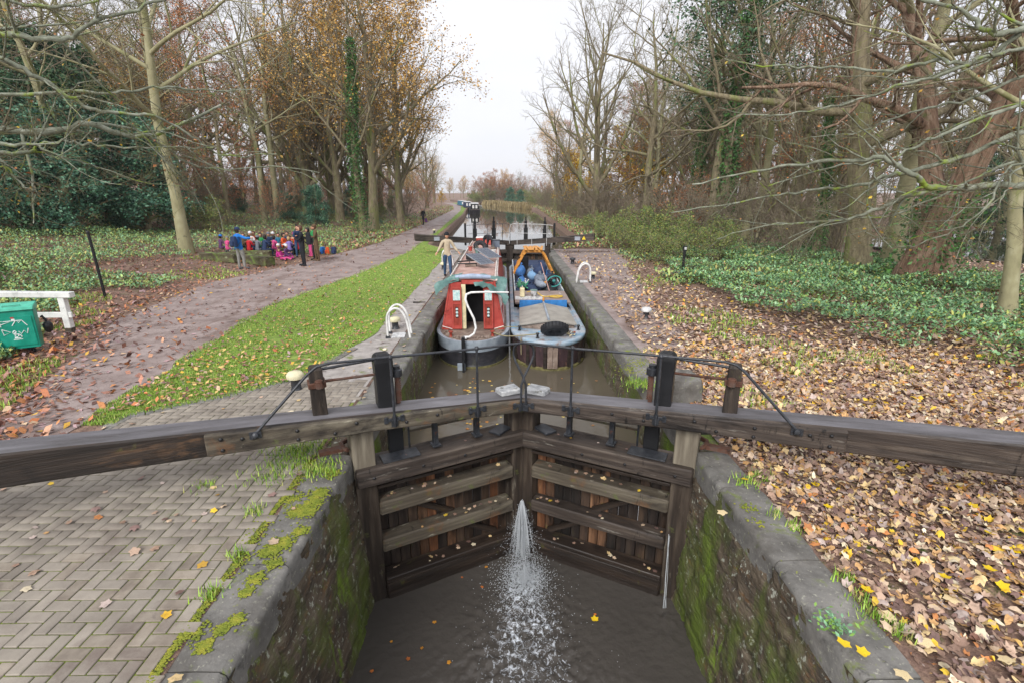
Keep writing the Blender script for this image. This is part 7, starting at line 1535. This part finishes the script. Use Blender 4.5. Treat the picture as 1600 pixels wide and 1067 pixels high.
hh = (.14 + .26 * (vnoise(p[:, 0], p[:, 1], 1.0, 3) + .9) + .16 * vnoise(p[:, 0], p[:, 1], .38, 5)) * (.35 + .65 * rr.random(len(p)) ** .4)
print('bramble', len(p))
scatter('brambles', np.concatenate([p, (hgt(p[:, 0], p[:, 1]) + np.maximum(hh, .02))[:, None]], 1), .05, .105, BR, BRW, 'simple', .45, .3, None, 'low mass of blue-green brambles on the right bank', m='green', seed=10, vary=.3)
p = polar(rr, 190000, -60, -8, 9, 75, .9); e = interp(p[:, 1], PL) - p[:, 0]; nz_ = vnoise(p[:, 0], p[:, 1], 3.1, 11) + .6 * vnoise(p[:, 0], p[:, 1], 1.1, 4) + .4 * vnoise(p[:, 0], p[:, 1], .4, 6)
cl = (p[:, 1] > 19) & (p[:, 1] < 26) & (e < 5.5)
k = (e > 1.2) & ~cl & (nz_ > -.75 + .9 * np.exp(-e / 2.0) + .3 * rr.random(len(p))); p = p[k]; e = e[k]
hh = (.12 + .22 * np.clip(e / 8, 0, 1) * (vnoise(p[:, 0], p[:, 1], 1.5, 3) + 1.1)) * rr.random(len(p)) ** .5
print('left cover', len(p))
scatter('ground_cover', np.concatenate([p, (hgt(p[:, 0], p[:, 1]) + hh)[:, None]], 1), .05, .12, LG + BR[:3], None, 'simple', .45, .3, None, 'green undergrowth of nettles and brambles on the left bank', m='green', seed=11, vary=.3)
p = polar(rr, 90000, 5.8, 34, 17, 120, 1.0); k = (vnoise(p[:, 0], p[:, 1], 2.2, 5) + .5 * vnoise(p[:, 0], p[:, 1], .7, 1) > .0) & (p[:, 0] < RIVX(p[:, 1]) - .6) & (p[:, 0] > interp(p[:, 1], ER) + .3) & ~((p[:, 0] > 15) & (p[:, 1] < 30)); p = p[k]
scatter('ground_cover', z_at(p, .0) + np.stack([0 * p[:, 0], 0 * p[:, 0], .35 * rr.random(len(p)) ** 1.5], 1), .08, .17, LG, None, 'simple', .5, .3, None, 'rough green undergrowth under the right-hand trees', m='green', seed=12)
p = np.stack([rr.uniform(0, 1, 26000), 30 * np.exp(rr.random(26000) * 1.45)], 1); side = rr.random(26000) < .75; w_ = rr.random(26000) ** 1.3
p = np.stack([np.where(side, interp(p[:, 1], ER) + w_ * 5, interp(p[:, 1], PL) - w_ * 4), p[:, 1]], 1)
scatter('bank_growth', z_at(p, .0) + np.stack([0 * w_, 0 * w_, .3 * rr.random(len(p)) * np.where(side, 1, .3)], 1), .09, .2, LG + LIL[:6], None, 'simple', .5, .3, None, 'low green and brown growth along the banks of the pound', m='green', seed=31)
# reeds
p = np.stack([rr.uniform(-8, 9, 16000), rr.uniform(122, 190, 16000)], 1); p = p[vnoise(p[:, 0], p[:, 1], 1.2, 3) > -.4]; xe = interp(p[:, 1], ER); p = p[(p[:, 0] > xe - 1.2) & (p[:, 0] < xe + 5)]
blades('reeds', np.concatenate([p, np.full((len(p), 1), -.5)], 1), .7, 1.5, [c('93835e'), c('82734f'), c('a39470')], 'tan reed bed at the bend of the canal', 5, .03, lean=.12)

for k in range(34):
    x = -12 + k * 1.1 + rnd.uniform(-.6, .6); y = rnd.uniform(178, 205); kd = rnd.choice(['thicket', 'thicket_green', 'thicket_green', 'thicket_red'])
    plant('distant_shrub', TT[kd], ADJ[kd] + ' distant shrub behind the reeds', (x, y, -.1), rnd.random() * 6, rnd.uniform(1.0, 1.7), 'shrub', 'distant shrubs behind the reeds')
p = np.stack([rr.uniform(2.62, 9, 16000), rr.uniform(.6, 9, 16000)], 1); p = p[~mud(p) | (rr.random(len(p)) < .3)]
scatter('leaf_fragments', z_at(p, .003), .02, .06, [x * .8 for x in np.array(LIT)], LW, 'simple', .4, .4, None, 'broken bits of leaf between the fallen leaves', seed=22)
p = np.stack([rr.uniform(2.7, 9, 5200), 9.2 * rr.random(5200) ** .8 + .6], 1); p = p[~mud(p) | (rr.random(len(p)) < .3)]
scatter('fallen_leaves', z_at(p, .02), .04, .10, LIT + [c('c9a05a'), c('6a4a3c')], LW + [3, 3], 'oval', .35, 1.5, None, 'small oval leaves lying among the maple leaves', seed=23)
# ---------------------------------------------------------------- damp November air
hb = MB().box((0, 1270, 20.5), (3000, 2600, 49)); hm = bpy.data.materials.new('haze'); hm.use_nodes = True; hn = hm.node_tree
for n_ in list(hn.nodes): hn.nodes.remove(n_)
ho = hn.nodes.new('ShaderNodeOutputMaterial'); pv = hn.nodes.new('ShaderNodeVolumePrincipled'); pv.inputs['Density'].default_value = .00035; pv.inputs['Color'].default_value = (.93, .95, 1, 1); hn.links.new(pv.outputs[0], ho.inputs['Volume'])
haze = ob('haze', hb.mesh('haze', hm)); kind(haze, 'stuff', 'thin damp air')

# ---- where each of the many look-alike trees stands, so that its label points at it
def pix(v):
    x, y, z = v[0] - CAM[0], v[1], v[2] - CAM[2]; w = R(YAW); p_ = R(PITCH); X = x * math.cos(w) - y * math.sin(w); Y = x * math.sin(w) + y * math.cos(w)
    d = Y * math.cos(p_) - z * math.sin(p_); return 800 + FPX * X / d, d
LP = [(60, 'at the far left edge'), (190, 'behind the dark yews'), (290, 'between the yews and the smooth trunk'), (350, 'left of the school party'), (420, 'behind the adult in blue'), (480, 'behind the seated children'), (540, 'right of the school party'), (600, 'beside the ochre-leaved trees'), (660, 'right of the ochre-leaved trees'), (2000, 'where the towpath narrows')]
RP = [(860, 'close to the far water'), (930, 'left of the fan-shaped tree'), (990, 'right of the fan-shaped tree'), (1050, 'above the leafy shrubs'), (1110, 'behind the short black post'), (1180, 'beside the ivy-covered trees'), (1260, 'right of the ivy-covered trees'), (1340, 'left of the leaning trunk'), (1420, 'between leaning and ragged trunks'), (1500, 'behind the ragged trunks'), (1580, 'by the pale slender trunk'), (9000, 'at the right edge')]
ROW = [(27, 'in the front row'), (34, 'second row back'), (42, 'in the middle rows'), (52, 'fairly far back'), (66, 'far back'), (90, 'very far back'), (130, 'in the distance'), (190, 'in the far distance'), (900, 'on the horizon')]
for o in list(S.objects):
    g = o.get('group')
    if g in ('background trees on the left bank', 'background trees on the right bank', 'bare shrubs on the right bank', 'woodland edge shrubs on the left', 'waterside shrubs on the right bank', 'leafy shrubs on the right bank', 'distant trees along the canal', 'trees on the horizon', 'distant shrubs behind the reeds', 'low green shrubs on the left bank', 'dark trees beyond the river'):
        L = o['label']; noun = 'shrub' if 'shrub' in L else 'tree'; adj = next((a for a in sorted(ADJ.values(), key=len, reverse=True) if L.startswith(a)), {'leafy shrubs on the right bank': 'yellowish green', 'low green shrubs on the left bank': 'low green'}.get(g, 'dark'))
        px_, d_ = pix(o.location); tab = LP if px_ < 760 else RP; pl = next(t for a, t in tab if px_ < a); rw = next(t for a, t in ROW if d_ < a)
        o['label'] = f'{adj} {noun} {pl}, {rw}'
        if px_ < -30 or px_ > 1630: o['label'] = f"{adj} {noun} beyond the {'left' if px_ < 0 else 'right'} edge, {rw}"

dd = {}
for o in S.objects:
    if o.parent is None and o.get('label') and o.get('category') and o.get('group'): dd.setdefault(o['label'], []).append(o)
ORD = ['first', 'second', 'third', 'fourth', 'fifth', 'sixth', 'seventh', 'eighth', 'ninth', 'tenth']
for L, os_ in dd.items():
    if 1 < len(os_) <= 10:
        for k, o in enumerate(sorted(os_, key=lambda o: pix(o.location)[0])): o['label'] = f"{L}, {ORD[k]} from left"
